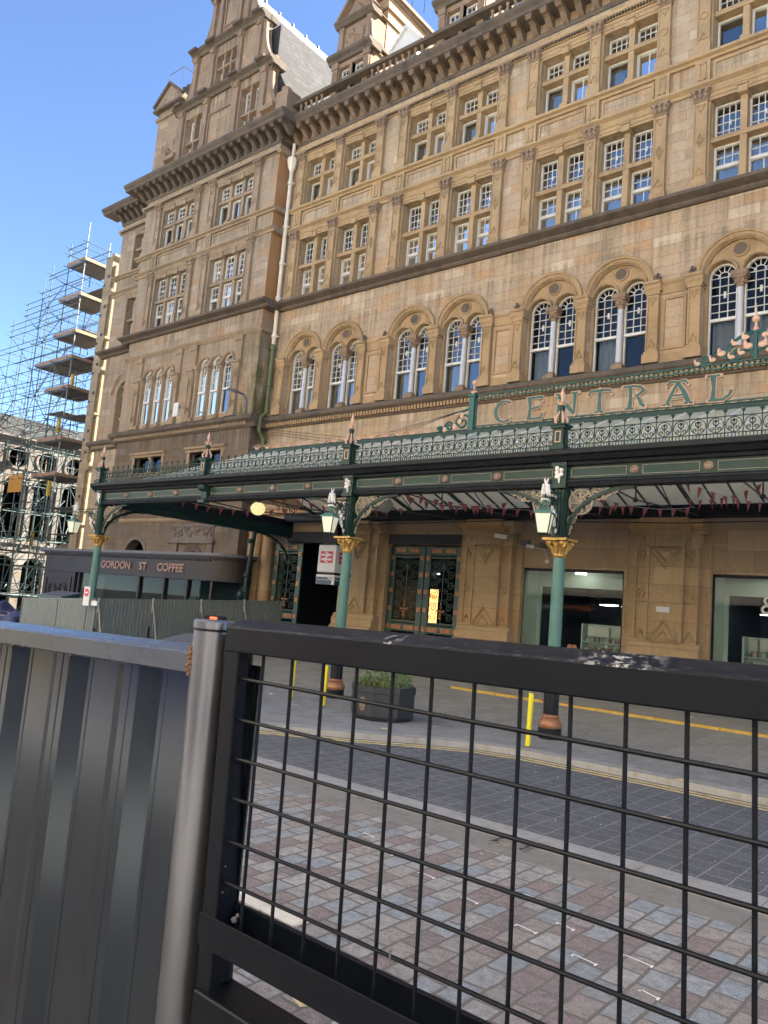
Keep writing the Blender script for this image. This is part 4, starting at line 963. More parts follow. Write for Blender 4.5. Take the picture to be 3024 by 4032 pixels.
# ================================================================== ground floor of the hotel
YG = 24.0
SH = [(-13.67,-9.85),(-7.21,-3.4),(-0.9,2.9)]
GT = [(-19.62,-16.14),(-26.2,-21.95)]
hp(plate(rect(-28.14, XR, -1.2, 6.04), [rect(a,b,.45,4.26) for a, b in SH]+[rect(a,b,-1.1,5.02) for a, b in GT], YG, YG+.5), 'wall', M['gnd'])
m = MB()
m.profx([(YG+.1,5.1),(YG-.03,5.1),(YG-.03,5.16),(YG+.1,5.16)], -28.1, XR)
m.profx([(YW+.1,6.3),(YG-.1,6.3),(YG-.14,6.5),(YG-.2,6.55),(YG-.2,6.7),(YW+.1,6.78)], -28.1, XR)
hp(m, 'string_course', M['gtrim'])
def pier(xc):
    m = MB(); y = YG
    m.box(xc-1.24, xc+1.24, y-.10, y+.1, -.8, 5.1)                       # flat strips
    m.box(xc-.95, xc+.95, y-.34, y, 2.1, 5.0)
    m.box(xc-.5, xc+.5, y-.44, y-.3, 2.15, 4.95)
    for s in (-1, 1):                                                    # raised stiles
        m.box(xc+s*.52-.05, xc+s*.52+.05, y-.50, y-.3, 2.15, 4.98); m.box(xc+s*.93-.04, xc+s*.93+.04, y-.39, y-.3, 2.2, 4.9)
    def tri(xm, w_, z, h, s, r, yy): m.tube([(xm-w_,yy,z),(xm,yy,z+s*h),(xm+w_,yy,z)], r, 4)
    tri(xc, .40, 4.90, .55, -1, .065, y-.45); tri(xc, .24, 4.86, .30, -1, .045, y-.45); m.tube([(xc-.40,y-.45,4.90),(xc+.40,y-.45,4.90)], .05, 4)
    tri(xc, .42, 2.2, .55, 1, .065, y-.45); tri(xc, .22, 2.2, .28, 1, .045, y-.45)
    for s in (-1, 1):
        xx = xc+s*.735
        tri(xx, .13, 4.86, .24, -1, .04, y-.35); m.tube([(xx-.13,y-.35,4.88),(xx+.13,y-.35,4.88)], .035, 4); tri(xx, .13, 2.22, .24, 1, .045, y-.35)
        m.arc(xx, 3.55, [(.17,y-.34),(.17,y-.40),(.23,y-.40),(.23,y-.34)], 0, 2*PI, 20); m.arc(xx, 3.55, [(.07,y-.34),(.07,y-.39),(.11,y-.39),(.11,y-.34)], 0, 2*PI, 16)
    m.box(xc-.97, xc+.97, y-.36, y, 5.0, 5.42); m.box(xc-.58, xc+.58, y-.50, y-.3, 5.02, 5.42)
    for q in range(13): m.box(xc-.52+q*.083, xc-.52+q*.083+.045, y-.525, y-.49, 5.06, 5.36)
    for s in (-1, 1):
        m.arc(xc+s*.78, 5.22, [(.0001,y-.36),(.0001,y-.40),(.05,y-.42),(.1,y-.40),(.11,y-.36)], 0, 2*PI, 14)
    m.profx([(y,5.42),(y-.38,5.42),(y-.42,5.5),(y-.58,5.62),(y-.62,5.68),(y-.62,5.82),(y,5.84)], xc-1.12, xc+1.12)
    m.profx([(y-.3,5.423),(y-.52,5.423),(y-.58,5.5),(y-.74,5.62),(y-.78,5.68),(y-.78,5.86),(y-.3,5.88)], xc-.72, xc+.72)
    m.profx([(y,2.12),(y-.40,2.12),(y-.46,2.06),(y-.46,1.98),(y-.54,1.92),(y-.54,1.66),(y-.62,1.62),(y-.66,1.54),(y-.66,1.46),(y-.60,1.42),(y-.60,-1),(y,-1)], xc-1.08, xc+1.08)
    return hp(m, 'pier', M['gtrim'])
pr = pier(-8.4)
for q in (-14.75, -20.85, -2.1): dup(pr, (q+8.4, 0, 0), hotel)
m = MB(); m.box(-27.9, -26.25, YG-.25, YG+.1, -1, 5.8); m.tube([(-27.2,YG-.3,-1),(-27.2,YG-.3,5.3)], .28, 12); m.lathe([(.3,5.3),(.45,5.6),(.5,5.8)], -27.2, YG-.3, 10); m.lathe([(.28,5.2),(.4,5.5),(.45,5.7)], -26.4, YG-.3, 10); m.tube([(-26.4,YG-.3,-1),(-26.4,YG-.3,5.2)], .24, 12)
hp(m, 'pier', M['gtrim'], smooth=True)
# paper notice on the pier
hp(MB().box(-8.62, -8.22, YG-.46, YG-.448, 3.02, 3.18), 'notice', M['curtain'])
# ---- shop windows with the fittings behind them
M['shopwall'] = plain('pale_shop_wall', (.52,.60,.55), .7, var=.06, bumps=0)
M['shopdark'] = plain('dark_shop_interior', (.022,.027,.040), .6, var=.3, bumps=0)
M['striplight'] = emis('strip_light', (1,.97,.85), 1.6)
M['navy'] = plain('navy_panel', (.012,.022,.05), .5, var=.2, bumps=0)
def shop_window(a, b):
    fr = MB(); ringbox(fr, a, b, .45, 4.26, YG+.12, YG+.22, .09)
    f = hp(fr, 'shop_window', M['black'])
    MB().quad((a+.09,YG+.17,.54),(b-.09,YG+.17,.54),(b-.09,YG+.17,4.17),(a+.09,YG+.17,4.17)).build('pane', M['shopg'], f)
    iw = MB(); iw.box(a-.1, a, YG+.5, 25.5, .2, 4.3); iw.box(b, b+.1, YG+.5, 25.5, .2, 4.3); iw.box(a, b, YG+.5, 25.5, 4.3, 4.4); iw.box(a, b, YG+.5, 25.5, .2, .45)
    iw.box(a, b, 25.5, 25.6, 3.72, 4.3); iw.box(a, a+.12, 25.5, 25.6, .45, 3.72)
    iw.build('display_box', M['shopwall'], f)
    MB().box(a-.1, b+.1, 29.9, 30, .2, 4.3).box(a-.1, a, 25.6, 29.9, .2, 4.3).box(b, b+.1, 25.6, 29.9, .2, 4.3).box(a, b, 25.6, 29.9, 4.3, 4.4).box(a, b, 25.6, 29.9, .1, .2).build('shop_room', M['shopdark'], f)
    s = MB()
    rg = random.Random(int(a*10))
    for i in range(5): xx = rg.uniform(a+.5, b-.9); s.box(xx, xx+rg.uniform(.3,.7), 27+i*.4, 27.05+i*.4, 3.22, 3.25)
    s.box((a+b)/2-.2, (a+b)/2+.12, 24.9, 25.1, 4.16, 4.24)
    s.build('strip_light', M['striplight'], f)
    return f
sw = [shop_window(*q) for q in SH[:2]]
# shelving and goods seen in the shop (all resting inside the window bay)
def shelf_unit(x0, x1, y, label, seed):
    t = thing('shelf_unit', label, 'shelf', ((x0+x1)/2, y, .45))
    m = MB(); m.box(x0, x0+.06, y, y+.5, .45, 2.5); m.box(x1-.06, x1, y, y+.5, .45, 2.5); m.box(x0+.06, x1-.06, y+.44, y+.5, .45, 2.5)
    for z in (.8,1.15,1.5,1.85): m.box(x0+.06, x1-.06, y+.02, y+.44, z, z+.03)
    m.build('frame', M['shopwall'], t)
    h = MB(); h.box(x0+.25, (x0+x1)/2-.04, y-.02, y+.04, 2.08, 2.42); h.box((x0+x1)/2+.04, x1-.06, y-.02, y+.04, 2.08, 2.42); h.build('header_sign', M['white'], t)
    rg = random.Random(seed)
    for c, nm in (((.62,.63,.6),'bottle'),((.10,.25,.17),'bottle'),((.45,.2,.22),'bottle')):
        g = MB()
        for z in (.83,1.18,1.53,1.88):
            x = x0+.1
            while x < x1-.1:
                if rg.random() < .38: hh = rg.uniform(.12,.24); g.lathe([(.035,z),(.035,z+hh*.7),(.015,z+hh*.8),(.015,z+hh)], x, y+.12+rg.uniform(0,.1), 8)
                x += .085
        g.build('goods', plain('goods_%02d' % int(c[0]*100+seed), c, .4, var=.2, bumps=0), t)
    return t
shelf_unit(-12.15, -10.0, 26.0, 'white shop shelf unit filled with bottles behind the left shop window', 4)
shelf_unit(-6.9, -5.9, 26.4, 'narrow shop shelf unit behind the right shop window', 9)
# round packs and an orange flower on the left display
m = MB(); rg = random.Random(8)
for i in range(46):
    xx = rg.uniform(-11.2, -9.95); zz = rg.uniform(.55, 1.8); r_ = rg.uniform(.035,.11); m.sph((xx, 25.62+rg.uniform(0,.25), zz), r_, 8, 6)
tag(m.build('display_baubles', plain('bauble', (.5,.5,.48), .25, var=.2, bumps=0), smooth=True), 'cluster of pale round baubles hanging in the left shop window display', 'display', kind='stuff')
m = MB()
for q in range(4): a = PI/4+q*PI/2; m.arc(-12.15+.12*math.cos(a), 1.55+.12*math.sin(a), [(.0001,25.3),(.1,25.3),(.11,25.32),(.0001,25.34)], 0, 2*PI, 12)
m.sph((-12.15,25.3,1.55), .04, 8, 6); m.box(-12.16, -12.14, 25.33, 25.36, .45, 1.5)
tag(m.build('flower_ornament', plain('orange_ornament', (.65,.25,.14), .5, var=.1, bumps=0)), 'flat orange four-petal flower ornament in the left shop window', 'ornament')
# ampersand lettering on the right pane
o = text_mb('&', .75, .012, (-5.62, YG+.155, 3.4)).build('glass_lettering', M['white']); tag(o, 'white ampersand lettering on the glass of the right shop window', 'lettering')
# ---- entrance hall behind the gates
m = MB(); m.box(-27, -15.9, 31.9, 32, -1.2, 6).box(-27.1, -27, 24.5, 31.9, -1.2, 6).box(-15.9, -15.8, 24.5, 31.9, -1.2, 6).box(-27, -15.9, 24.6, 31.9, 5.6, 5.7)
hp(m, 'entrance_hall', M['shopdark'])
hp(MB().box(-20.5, -20.1, 24.6, 31.8, -1.2, 5.6), 'entrance_hall', M['shopdark'])
hp(MB().box(-27, -16, 24.5, 31.8, -1.2, -.02), 'hall_floor', M['gnd'])
t = thing('advert_screen', 'glowing orange screen seen through the closed station gates', 'screen', (-19.4, 27, 0))
MB().box(-19.66, -19.14, 27.02, 27.12, 0, 3.5).build('case', M['black'], t)
m, tt, p, out = new_mat('orange_screen'); P = wpos(tt); nn = noise(tt, P, 4, 2); c = ramp(tt, nn, [(.35,(.5,.16,.03)),(.6,(1,.62,.2))]); tt.links.new(c, p.inputs['Emission Color']); p.inputs['Emission Strength'].default_value = .45; tt.links.new(c, p.inputs['Base Color'])
MB().box(-19.62, -19.18, 27.0, 27.02, 2.0, 3.42).build('screen', m, t)
for i, (x, y, z) in enumerate([(-19.95,28,4.15),(-18.2,28,4.1),(-19.75,27,3.35),(-18.05,28.2,4.12),(-17.1,28,4.0)]):
    o = MB().sph((x,y,z), .05, 8, 6, (1.6,1,.6)).build('hall_lamp', emis('hall_lamp', (1,.96,.85), 1.5)); tag(o, 'small bright lamp glowing in the dark hall behind the station gates', 'lamp', 'lamps in the entrance hall')
# ---- iron gates
def spiral(cx, cz, r, turns, a0, s, n=18):
    return [(cx+r*(1-i/n*.86)*math.cos(a0+s*turns*2*PI*i/n), cz+r*(1-i/n*.86)*math.sin(a0+s*turns*2*PI*i/n)) for i in range(n+1)]
def gate_leaf_parts(x0, x1, y, root):
    g = MB(); zb, zt = .05, 4.95; W = x1-x0
    for xx in (x0+.13, x1-.13): g.box(xx-.13, xx+.13, y-.05, y+.05, zb, zt)
    for z, h in ((zt-.16,.16),(1.78,.14),(zb+.14,.14)): g.box(x0+.26, x1-.26, y-.045, y+.045, z-h, z+h)
    for z in (zt-.42, 1.5, 2.02): g.box(x0+.26, x1-.26, y-.03, y+.03, z-.03, z+.03)
    n = int((W-.5)/.05)
    for i in range(n): g.box(x0+.28+i*.05, x0+.295+i*.05, y-.015, y+.015, zt-.40, zt-.30); g.box(x0+.28+i*.05, x0+.295+i*.05, y-.015, y+.015, 1.94, 2.02)
    for i in range(9): xx = x0+.1+i*(W-.2)/8; g.tube([(xx,y,zt),(xx,y,zt+.10),(xx,y,zt+.16)], [.02,.03,.002], 5)
    f = g.build('gate_frame', M['green_d'], root)
    sc = MB(); rg = random.Random(6); cx = (x0+x1)/2
    for row in range(6):
        z = 2.25+row*.40
        for s in (-1, 1):
            sc.tube([(a,y,b) for a, b in spiral(cx+s*W*.22, z, .17, 1.7, PI/2*(1-s), s)], .016, 5)
            sc.tube([(a,y,b) for a, b in spiral(cx+s*W*.10, z+.2, .12, 1.4, PI/2*(1+s), -s)], .013, 5)
        sc.sph((cx,y,z+.1), .045, 6, 5, (.7,.5,1.6))
    sc.tube([(cx,y,2.05),(cx,y,4.5)], .022, 6)
    for k in range(-3, 4): sc.tube([(cx,y,4.05),(cx+k*.07,y,4.3),(cx+k*.15,y,4.42-.015*k*k)], .013, 5)
    for k in range(5):
        sc.arc(cx, .62, [(.14+.13*k,y-.02),(.165+.13*k,y-.02),(.165+.13*k,y+.02),(.14+.13*k,y+.02)], 0, PI, 18)
    for a in range(1, 8): aa = PI*a/8; sc.tube([(cx+.1*math.cos(aa),y,.62+.1*math.sin(aa)),(cx+.66*math.cos(aa),y,.62+.66*math.sin(aa))], .016, 5)
    sc.build('scrollwork', M['green_d'], root)
    c = MB()
    def sq(x, z, q=.075): c.box(x-q, x+q, y-.075, y-.048, z-q, z+q); c.sph((x,y-.075,z), q*.6, 6, 4, (1,.5,1))
    for xx in (x0+.13, x1-.13):
        for z in (.4, 1.1, 1.78, 2.5, 3.2, 3.85, 4.5): sq(xx, z, .085)
    for k in (-2.4,-1.6,-.8,.8,1.6,2.4):
        sq(cx+k*.2, zt-.16, .08); sq(cx+k*.2, 1.78, .08)
    for k in range(5): c.sph((cx,y-.03,2.25+.13*k), .075-.01*k, 7, 5)
    for s in (-1,1): c.sph((cx+s*.12,y-.03,2.5), .06, 7, 5)
    c.build('rosettes', M['copper'], root)
M['green_d'] = plain('dark_green_gate_paint', (.018,.055,.045), .42, var=.25, dirt=(.015,.02,.02), dirt_amt=.5)
gg = thing('iron_gate', 'closed pair of ornate dark green iron gates with copper squares between stone piers', 'gate', (-17.9, 24.3, 0))
gate_leaf_parts(-19.6, -17.9, 24.2, gg); gate_leaf_parts(-17.86, -16.16, 24.2, gg)
g2 = thing('iron_gate', 'open ornate green iron gate leaf folded beside the grey steel hoarding', 'gate', (-25.2, 23.9, 0))
gate_leaf_parts(-26.05, -24.3, 23.86, g2)
# iron beam across the back of the canopy is with the canopy; carved lintels over the gates
m = MB(); m.box(-26.2, -21.9, YG-.05, YG+.3, 5.02, 5.5); hp(m, 'lintel', M['room']); m = MB(); m.box(-19.62, -16.14, YG-.05, YG+.3, 5.025, 5.4); hp(m, 'lintel', M['room'])
M['carve'] = stone('sooty_carving', (.17,.14,.115), (.12,.10,.085), brick=False, stain_amt=.8)
# carved panel and doorway on the pavilion, above the cafe
m = MB(); rg = random.Random(4)
m.box(-33.4, -29.9, PY-.10, PY+.02, 4.95, 5.1); m.box(-33.4, -29.9, PY-.10, PY+.02, 5.65, 5.8); m.box(-33.3, -30.0, PY-.05, PY+.02, 5.1, 5.65)
for i in range(70): m.sph((rg.uniform(-33.2,-30.1), PY-.06, rg.uniform(5.18,5.58)), rg.uniform(.05,.1), 6, 4)
for r_ in (.55,.68,.82): m.arc(-31.5, 3.9, [(r_,PY+.02),(r_,PY-.06-.0*r_),(r_+.08,PY-.1),(r_+.1,PY+.02)], 0, PI, 20)
m.box(-33.1, -32.7, PY-.12, PY+.02, 2.5, 4.95); m.box(-30.3, -29.9, PY-.12, PY+.02, 2.5, 4.95); m.box(-33.5, -29.8, PY-.2, PY+.02, 4.82, 4.94)
m.arc(-36.5, 4.02, [(.95,PY+.02),(.95,PY-.05),(1.15,PY-.05),(1.15,PY+.02)], 0, PI, 20)
hp(m, 'carved_panel', M['carve'])
# ================================================================== iron and glass canopy
canopy = thing('glass_canopy', 'green cast-iron and glass canopy with lacy cresting and the word CENTRAL along the hotel front', 'canopy', (-13.4, 14.7, 0))
def cp(mb, name, mat, **k): return mb.build(name, mat, canopy, **k)
CY = 14.7; PITCH = 5.94; CX = [-7.44+PITCH*i for i in (1, 0, -1)] + [-25.3]; POSTS = [-7.44+PITCH*i for i in (2,1,0,-1,-2,-3)]
XL, XRc = -25.52, 4.7
ZR, YR_ = 7.72, 18.6
def glass_sheet(nm='canopy_glass', dif=.36, clear=.22):
    m, t, p, out = new_mat(nm); t.nodes.remove(p); P = wpos(t)
    n1 = noise(t, wpos(t, (1.5,.5,.5)), 1.6, 5, .6)
    c = ramp(t, n1, [(.25,(.72,.68,.36)),(.45,(.96,.92,.60)),(.7,(.97,.95,.72))])
    tr = N(t,'ShaderNodeBsdfTranslucent'); t.links.new(c, tr.inputs[0])
    df = N(t,'ShaderNodeBsdfDiffuse'); t.links.new(mix(t, c, (.74,.78,.70), .5), df.inputs[0])
    a = N(t,'ShaderNodeMixShader'); a.inputs[0].default_value = dif; t.links.new(tr.outputs[0], a.inputs[1]); t.links.new(df.outputs[0], a.inputs[2])
    gl = N(t,'ShaderNodeBsdfGlossy'); gl.inputs['Roughness'].default_value = .25
    fr = N(t,'ShaderNodeFresnel'); fr.inputs[0].default_value = 1.45
    b = N(t,'ShaderNodeMixShader'); t.links.new(fr.outputs[0], b.inputs[0]); t.links.new(a.outputs[0], b.inputs[1]); t.links.new(gl.outputs[0], b.inputs[2])
    tp = N(t,'ShaderNodeBsdfTransparent'); tp.inputs[0].default_value = (.95,.95,.82,1); e = N(t,'ShaderNodeMixShader'); e.inputs[0].default_value = clear
    t.links.new(b.outputs[0], e.inputs[1]); t.links.new(tp.outputs[0], e.inputs[2]); t.links.new(e.outputs[0], out.inputs[0]); return m
M['cglass'] = glass_sheet(); M['cglass_f'] = glass_sheet('canopy_front_glass', .6, .05)
M['glassbar'] = plain('white_glazing_bar', (.62,.62,.56), .6, var=.1, dirt=(.3,.3,.25), dirt_amt=.5)
M['darkbar'] = plain('dark_glazing_bar', (.03,.04,.038), .5, var=.3)
XG0 = -23.6
m = MB(); m.quad((XG0,14.95,6.12),(XRc,14.95,6.12),(XRc,YR_-.05,ZR),(XG0+1.5,YR_-.05,ZR)); cp(m, 'glazing', M['cglass_f']); m = MB(); m.quad((XG0,23.35,6.26),(XRc,23.35,6.26),(XRc,YR_+.05,ZR),(XG0+1.5,YR_+.05,ZR))
m.add([(XG0,14.95,6.12),(XG0,23.35,6.26),(XG0+1.5,YR_,ZR)], [(0,1,2)])
cp(m, 'glazing', M['cglass'])
m = MB(); d = MB(); x = -23.4
n = 0
while x < XRc:
    lift = max(0, min(1, (x-XG0)/1.5))
    yt = 14.95+(YR_-14.95)*lift; zt = 6.12+(ZR-6.12)*lift; yb = 23.35+(YR_-23.35)*lift; zb_ = 6.26+(ZR-6.26)*lift
    m = MB(); d = MB(); m.bar((x,14.95,6.15),(x,yt,zt+.03), .032, .03); d.bar((x,14.95,6.09),(x,yt,zt-.03),.03,.05)
    m.bar((x,23.35,6.29),(x,yb,zb_+.03), .032, .03); d.bar((x,23.35,6.22),(x,yb,zb_-.04), .032 if n % 4 else .075, .06 if n % 4 else .14)
    cp(d, 'glazing_bar', M['darkbar']); cp(m, 'glazing_bar', M['glassbar'])
    x += .66; n += 1
m = MB(); m.box(XG0+1.4, XRc, YR_-.12, YR_+.12, ZR-.06, ZR+.08); m.tube([(XG0+1.4,YR_,ZR+.1),(XRc,YR_,ZR+.1)], .05, 6)
m.box(XG0+1.4, XRc, YR_-.2, YR_+.2, ZR-.3, ZR-.12)
cp(m, 'ridge', M['green'])
# pink crowns along the ridge
x = -21.9
while x < -13.9:
    m = MB()
    for k in range(-2, 3): m.tube([(x,YR_,ZR+.12),(x+k*.06,YR_,ZR+.22),(x+k*.10,YR_,ZR+.32-abs(k)*.025)], [.02,.016,.008], 5); m.sph((x+k*.10,YR_,ZR+.33-abs(k)*.025), .024, 6, 4)
    x += .56
    cp(m, 'ridge_crown', M['pink'], smooth=True)
# gutter, fascia and back beam
m = MB()
m.profx([(14.9,5.68),(14.52,5.68),(14.50,5.74),(14.42,5.76),(14.36,5.84),(14.30,5.88),(14.30,5.97),(14.38,5.99),(14.95,5.99)], XL-.15, XRc)
m.profx([(14.84,5.24),(14.54,5.24),(14.52,5.30),(14.55,5.34),(14.55,5.37),(14.58,5.40),(14.84,5.40)], XL, XRc)
m.box(XL-.1, XL+.35, 14.9, 23.9, 5.70, 5.985); 
cp(m, 'gutter', M['gutter'])
m = MB(); m.box(XL+.04, XRc, 14.62, 14.82, 5.40, 5.68); m.box(XL+.06, XL+.30, 14.84, 23.95, 5.26, 5.70); m.box(XL+.02, XL+.34, 14.84, 23.9, 5.22, 5.30); m.box(XL+.02, XL+.34, 14.84, 23.9, 5.48, 5.52)
cp(m, 'fascia', M['green'])
cp(MB().box(XL+.3, XRc, 23.36, 23.72, 5.90, 6.24).box(XL+.3, XRc, 23.3, 23.36, 6.18, 6.25), 'back_beam', M['gutter'])
# raised panels and rosettes on the fascia
M['pline'] = plain('grey_pink_line', (.22,.185,.16), .6, var=.2)
pm = MB(); rz = []
for a in POSTS[1:]:
    b = a-PITCH
    pass
edges = [XL+.2]+sorted([q for q in POSTS if q > XL+1])+[XRc]
for a, b in zip(edges, edges[1:]):
    nn = 4 if b-a > 4 else 3; w_ = (b-a-.3)/nn
    for i in range(nn):
        xa = a+.15+w_*i+(.16 if i else .06); xb = a+.15+w_*(i+1)-(.16 if i < nn-1 else .06)
        pm = MB()
        for z0, z1 in ((5.449,5.459),(5.621,5.631)): pm.box(xa, xb, 14.607, 14.62, z0, z1)
        pm.box(xa, xa+.012, 14.606, 14.62, 5.459, 5.621); pm.box(xb-.012, xb, 14.606, 14.62, 5.459, 5.621)
        cp(pm, 'panel_line', M['pline'])
        if i: rz.append(a+.15+w_*i)
def rosette(x):
    m = MB(); m.arc(x, 5.54, [(.0001,14.62),(.0001,14.54),(.03,14.55),(.06,14.57),(.085,14.58),(.095,14.62)], 0, 2*PI, 16)
    for k in range(8): a = 2*PI*k/8; m.sph((x+.055*math.cos(a), 14.572, 5.54+.055*math.sin(a)), .025, 6, 4)
    return cp(m, 'rosette', M['copper_p'], smooth=True)
M['copper_p'] = plain('tarnished_rosette', (.24,.17,.13), .45, .3, var=.3)
r0 = rosette(rz[0])
for q in rz[1:]: dup(r0, (q-rz[0], 0, 0), canopy)
# consoles where there is no column
for q in POSTS[4:5]:
    m = MB(); m.profx([(14.62,5.24),(14.50,5.30),(14.48,5.5),(14.36,5.60),(14.34,5.70),(14.62,5.72)], q-.13, q+.13); m.tube([(q-.15,14.42,5.62),(q+.15,14.42,5.62)], .07, 8); m.box(q-.16,q+.16,14.4,14.6,5.16,5.26)
    cp(m, 'console', M['green'])
# cresting, one length per bay
def cresting(xa, xb):
    m = MB(); y = 14.42; n = max(2, int(round((xb-xa)/.31))); w_ = (xb-xa)/n
    m.box(xa, xb, y-.02, y+.02, 5.99, 6.01); m.box(xa, xb, y-.012, y+.012, 6.08, 6.096); m.box(xa, xb, y-.012, y+.012, 6.39, 6.406)
    k = int((xb-xa)/.062)
    for i in range(k): xx = xa+(i+.5)*(xb-xa)/k; m.box(xx-.006, xx+.006, y-.008, y+.008, 6.01, 6.08)
    for i in range(n+1):
        xx = xa+i*w_
        m.box(xx-.008, xx+.008, y-.008, y+.008, 6.01, 6.46); m.tube([(xx,y,6.46),(xx,y,6.50),(xx,y,6.565)], [.014,.03,.002], 5)
        for s in (-1,1): m.tube([(xx,y,6.47),(xx+s*.035,y,6.51),(xx+s*.05,y,6.54)], [.009,.009,.002], 4)
    for i in range(n):
        xx = xa+(i+.5)*w_; zc = 6.243
        m.arc(xx, zc, [(.132,y-.009),(.144,y-.009),(.144,y+.009),(.132,y+.009)], 0, 2*PI, 16)
        m.tube([(xx,y,6.10),(xx,y,6.33)], .008, 4)
        for s in (-1, 1):
            m.tube([(a,y,b) for a, b in spiral(xx+s*.055, 6.175, .05, 1.1, -PI/2, s, 9)], .010, 4)
            m.tube([(xx,y,6.30),(xx+s*.045,y,6.335),(xx+s*.05,y,6.28),(xx,y,6.22)], .011, 4)
        m.sph((xx,y,6.33), .022, 5, 4)
    return cp(m, 'cresting', M['green_k'])
M['green_k'] = plain('dark_green_cresting', (.009,.034,.028), .5, spec=.25, var=.25)
ca = cresting(POSTS[1]+.14, POSTS[0]-.14)
for i in (1,2,3,4): dup(ca, (-PITCH*i, 0, 0), canopy)
# posts over the gutter with pink finials
def post(q):
    y = 14.45; m = MB()
    m.box(q-.16, q+.16, y-.16, y+.16, 5.985, 6.08); m.box(q-.12, q+.12, y-.12, y+.12, 6.08, 6.44); m.box(q-.16, q+.16, y-.16, y+.16, 6.44, 6.50); m.prismz([(q-.19,y-.19),(q+.19,y-.19),(q+.19,y+.19),(q-.19,y+.19)], 6.50, 6.53)
    m.lathe([(.12,6.53),(.06,6.62),(.05,6.80),(.075,6.92),(.04,6.96)], q, y, 8)
    o = cp(m, 'parapet_post', M['green'])
    k = MB()
    ringbox(k, q-.065, q+.065, 6.14, 6.38, y-.128, y-.12, .018)
    for a in range(4):
        aa = PI/4+a*PI/2; k.tube([(q+.11*math.cos(aa),y+.11*math.sin(aa),6.56),(q+.13*math.cos(aa),y+.13*math.sin(aa),6.64),(q+.05*math.cos(aa),y+.05*math.sin(aa),6.80),(q+.035*math.cos(aa),y+.035*math.sin(aa),6.86)], [.03,.035,.02,.012], 6)
        k.tube([(q+.02*math.cos(aa),y+.02*math.sin(aa),6.95),(q+.09*math.cos(aa),y+.09*math.sin(aa),7.02),(q+.07*math.cos(aa),y+.07*math.sin(aa),7.08)], [.02,.02,.01], 5)
    k.lathe([(.03,6.94),(.05,7.02),(.028,7.1),(.055,7.2),(.03,7.27),(.004,7.36)], q, y, 8)
    k.build('finial', M['pink'], o, smooth=True)
    return o
pst = post(POSTS[1])
for q in [POSTS[0]]+POSTS[2:5]+[XL+.27]: dup(pst, (q-POSTS[1], 0, 0), canopy)
# columns
def column(q):
    y = CY; m = MB()
    m.lathe([(.125,1.15),(.132,1.9),(.128,3.0),(.120,3.78)], q, y, 20)
    o = cp(m, 'column', M['green_l'], smooth=True)
    k = MB(); k.prismz([(q+.155*math.cos(2*PI*i/24)*(1 if i % 2 else .9), y+.155*math.sin(2*PI*i/24)*(1 if i % 2 else .9)) for i in range(24)], .58, 1.15)
    k.lathe([(.235,0-.6),(.235,.30),(.225,.32)], q, y, 20)
    k.build('column_base', M['black'], o)
    MB().lathe([(.225,.32),(.245,.35),(.24,.42),(.17,.50),(.185,.54),(.16,.58)], q, y, 20).build('base_ring', M['copper'], o, smooth=True)
    k = MB(); k.lathe([(.128,3.76),(.145,3.78),(.128,3.80),(.13,3.9),(.16,4.0),(.22,4.09)], q, y, 16)
    k.prismz([(q-.27,y-.27),(q,y-.22),(q+.27,y-.27),(q+.22,y),(q+.27,y+.27),(q,y+.22),(q-.27,y+.27),(q-.22,y)], 4.11, 4.16)
    for a in range(8):
        aa = a*PI/4; rr = .20 if a % 2 == 0 else .27
        k.tube([(q+.13*math.cos(aa),y+.13*math.sin(aa),3.84),(q+.16*math.cos(aa),y+.16*math.sin(aa),3.96),(q+rr*math.cos(aa),y+rr*math.sin(aa),4.05),(q+rr*.95*math.cos(aa),y+rr*.95*math.sin(aa),3.98)], [.03,.045,.05,.02], 6)
        if a % 2: 
            for s in (-1,1): k.sph((q+(rr-.03)*math.cos(aa+s*.16),y+(rr-.03)*math.sin(aa+s*.16),4.06), .055, 7, 5)
    k.build('capital', M['gold'], o, smooth=True)
    k = MB(); k.box(q-.115, q+.115, y-.115, y+.115, 4.16, 5.23)
    for s in (-1, 1):
        for t_ in (-1, 0, 1): k.box(q+t_*.075-.02, q+t_*.075+.02, y+s*.125-.012, y+s*.125+.012, 4.2, 5.2); k.box(q+s*.125-.012, q+s*.125+.012, y+t_*.075-.02, y+t_*.075+.02, 4.2, 5.2)
    k.box(q-.15, q+.15, y-.2, y+.1, 5.23, 5.72); k.box(q-.17, q+.17, y-.24, y-.02, 5.66, 5.74); k.box(q-.17, q+.17, y-.24, y-.02, 5.20, 5.27)
    k.build('column_head', M['green'], o)
    k = MB()
    for s in range(5): k.sph((q+(-.05+.1*(s % 2)), y-.22, 5.62-.045*s), .05, 6, 5)
    k.tube([(q,y-.22,5.5),(q,y-.2,5.3)], [.04,.015], 6)
    k.build('mask', M['flaky'], o, smooth=True)
    return o
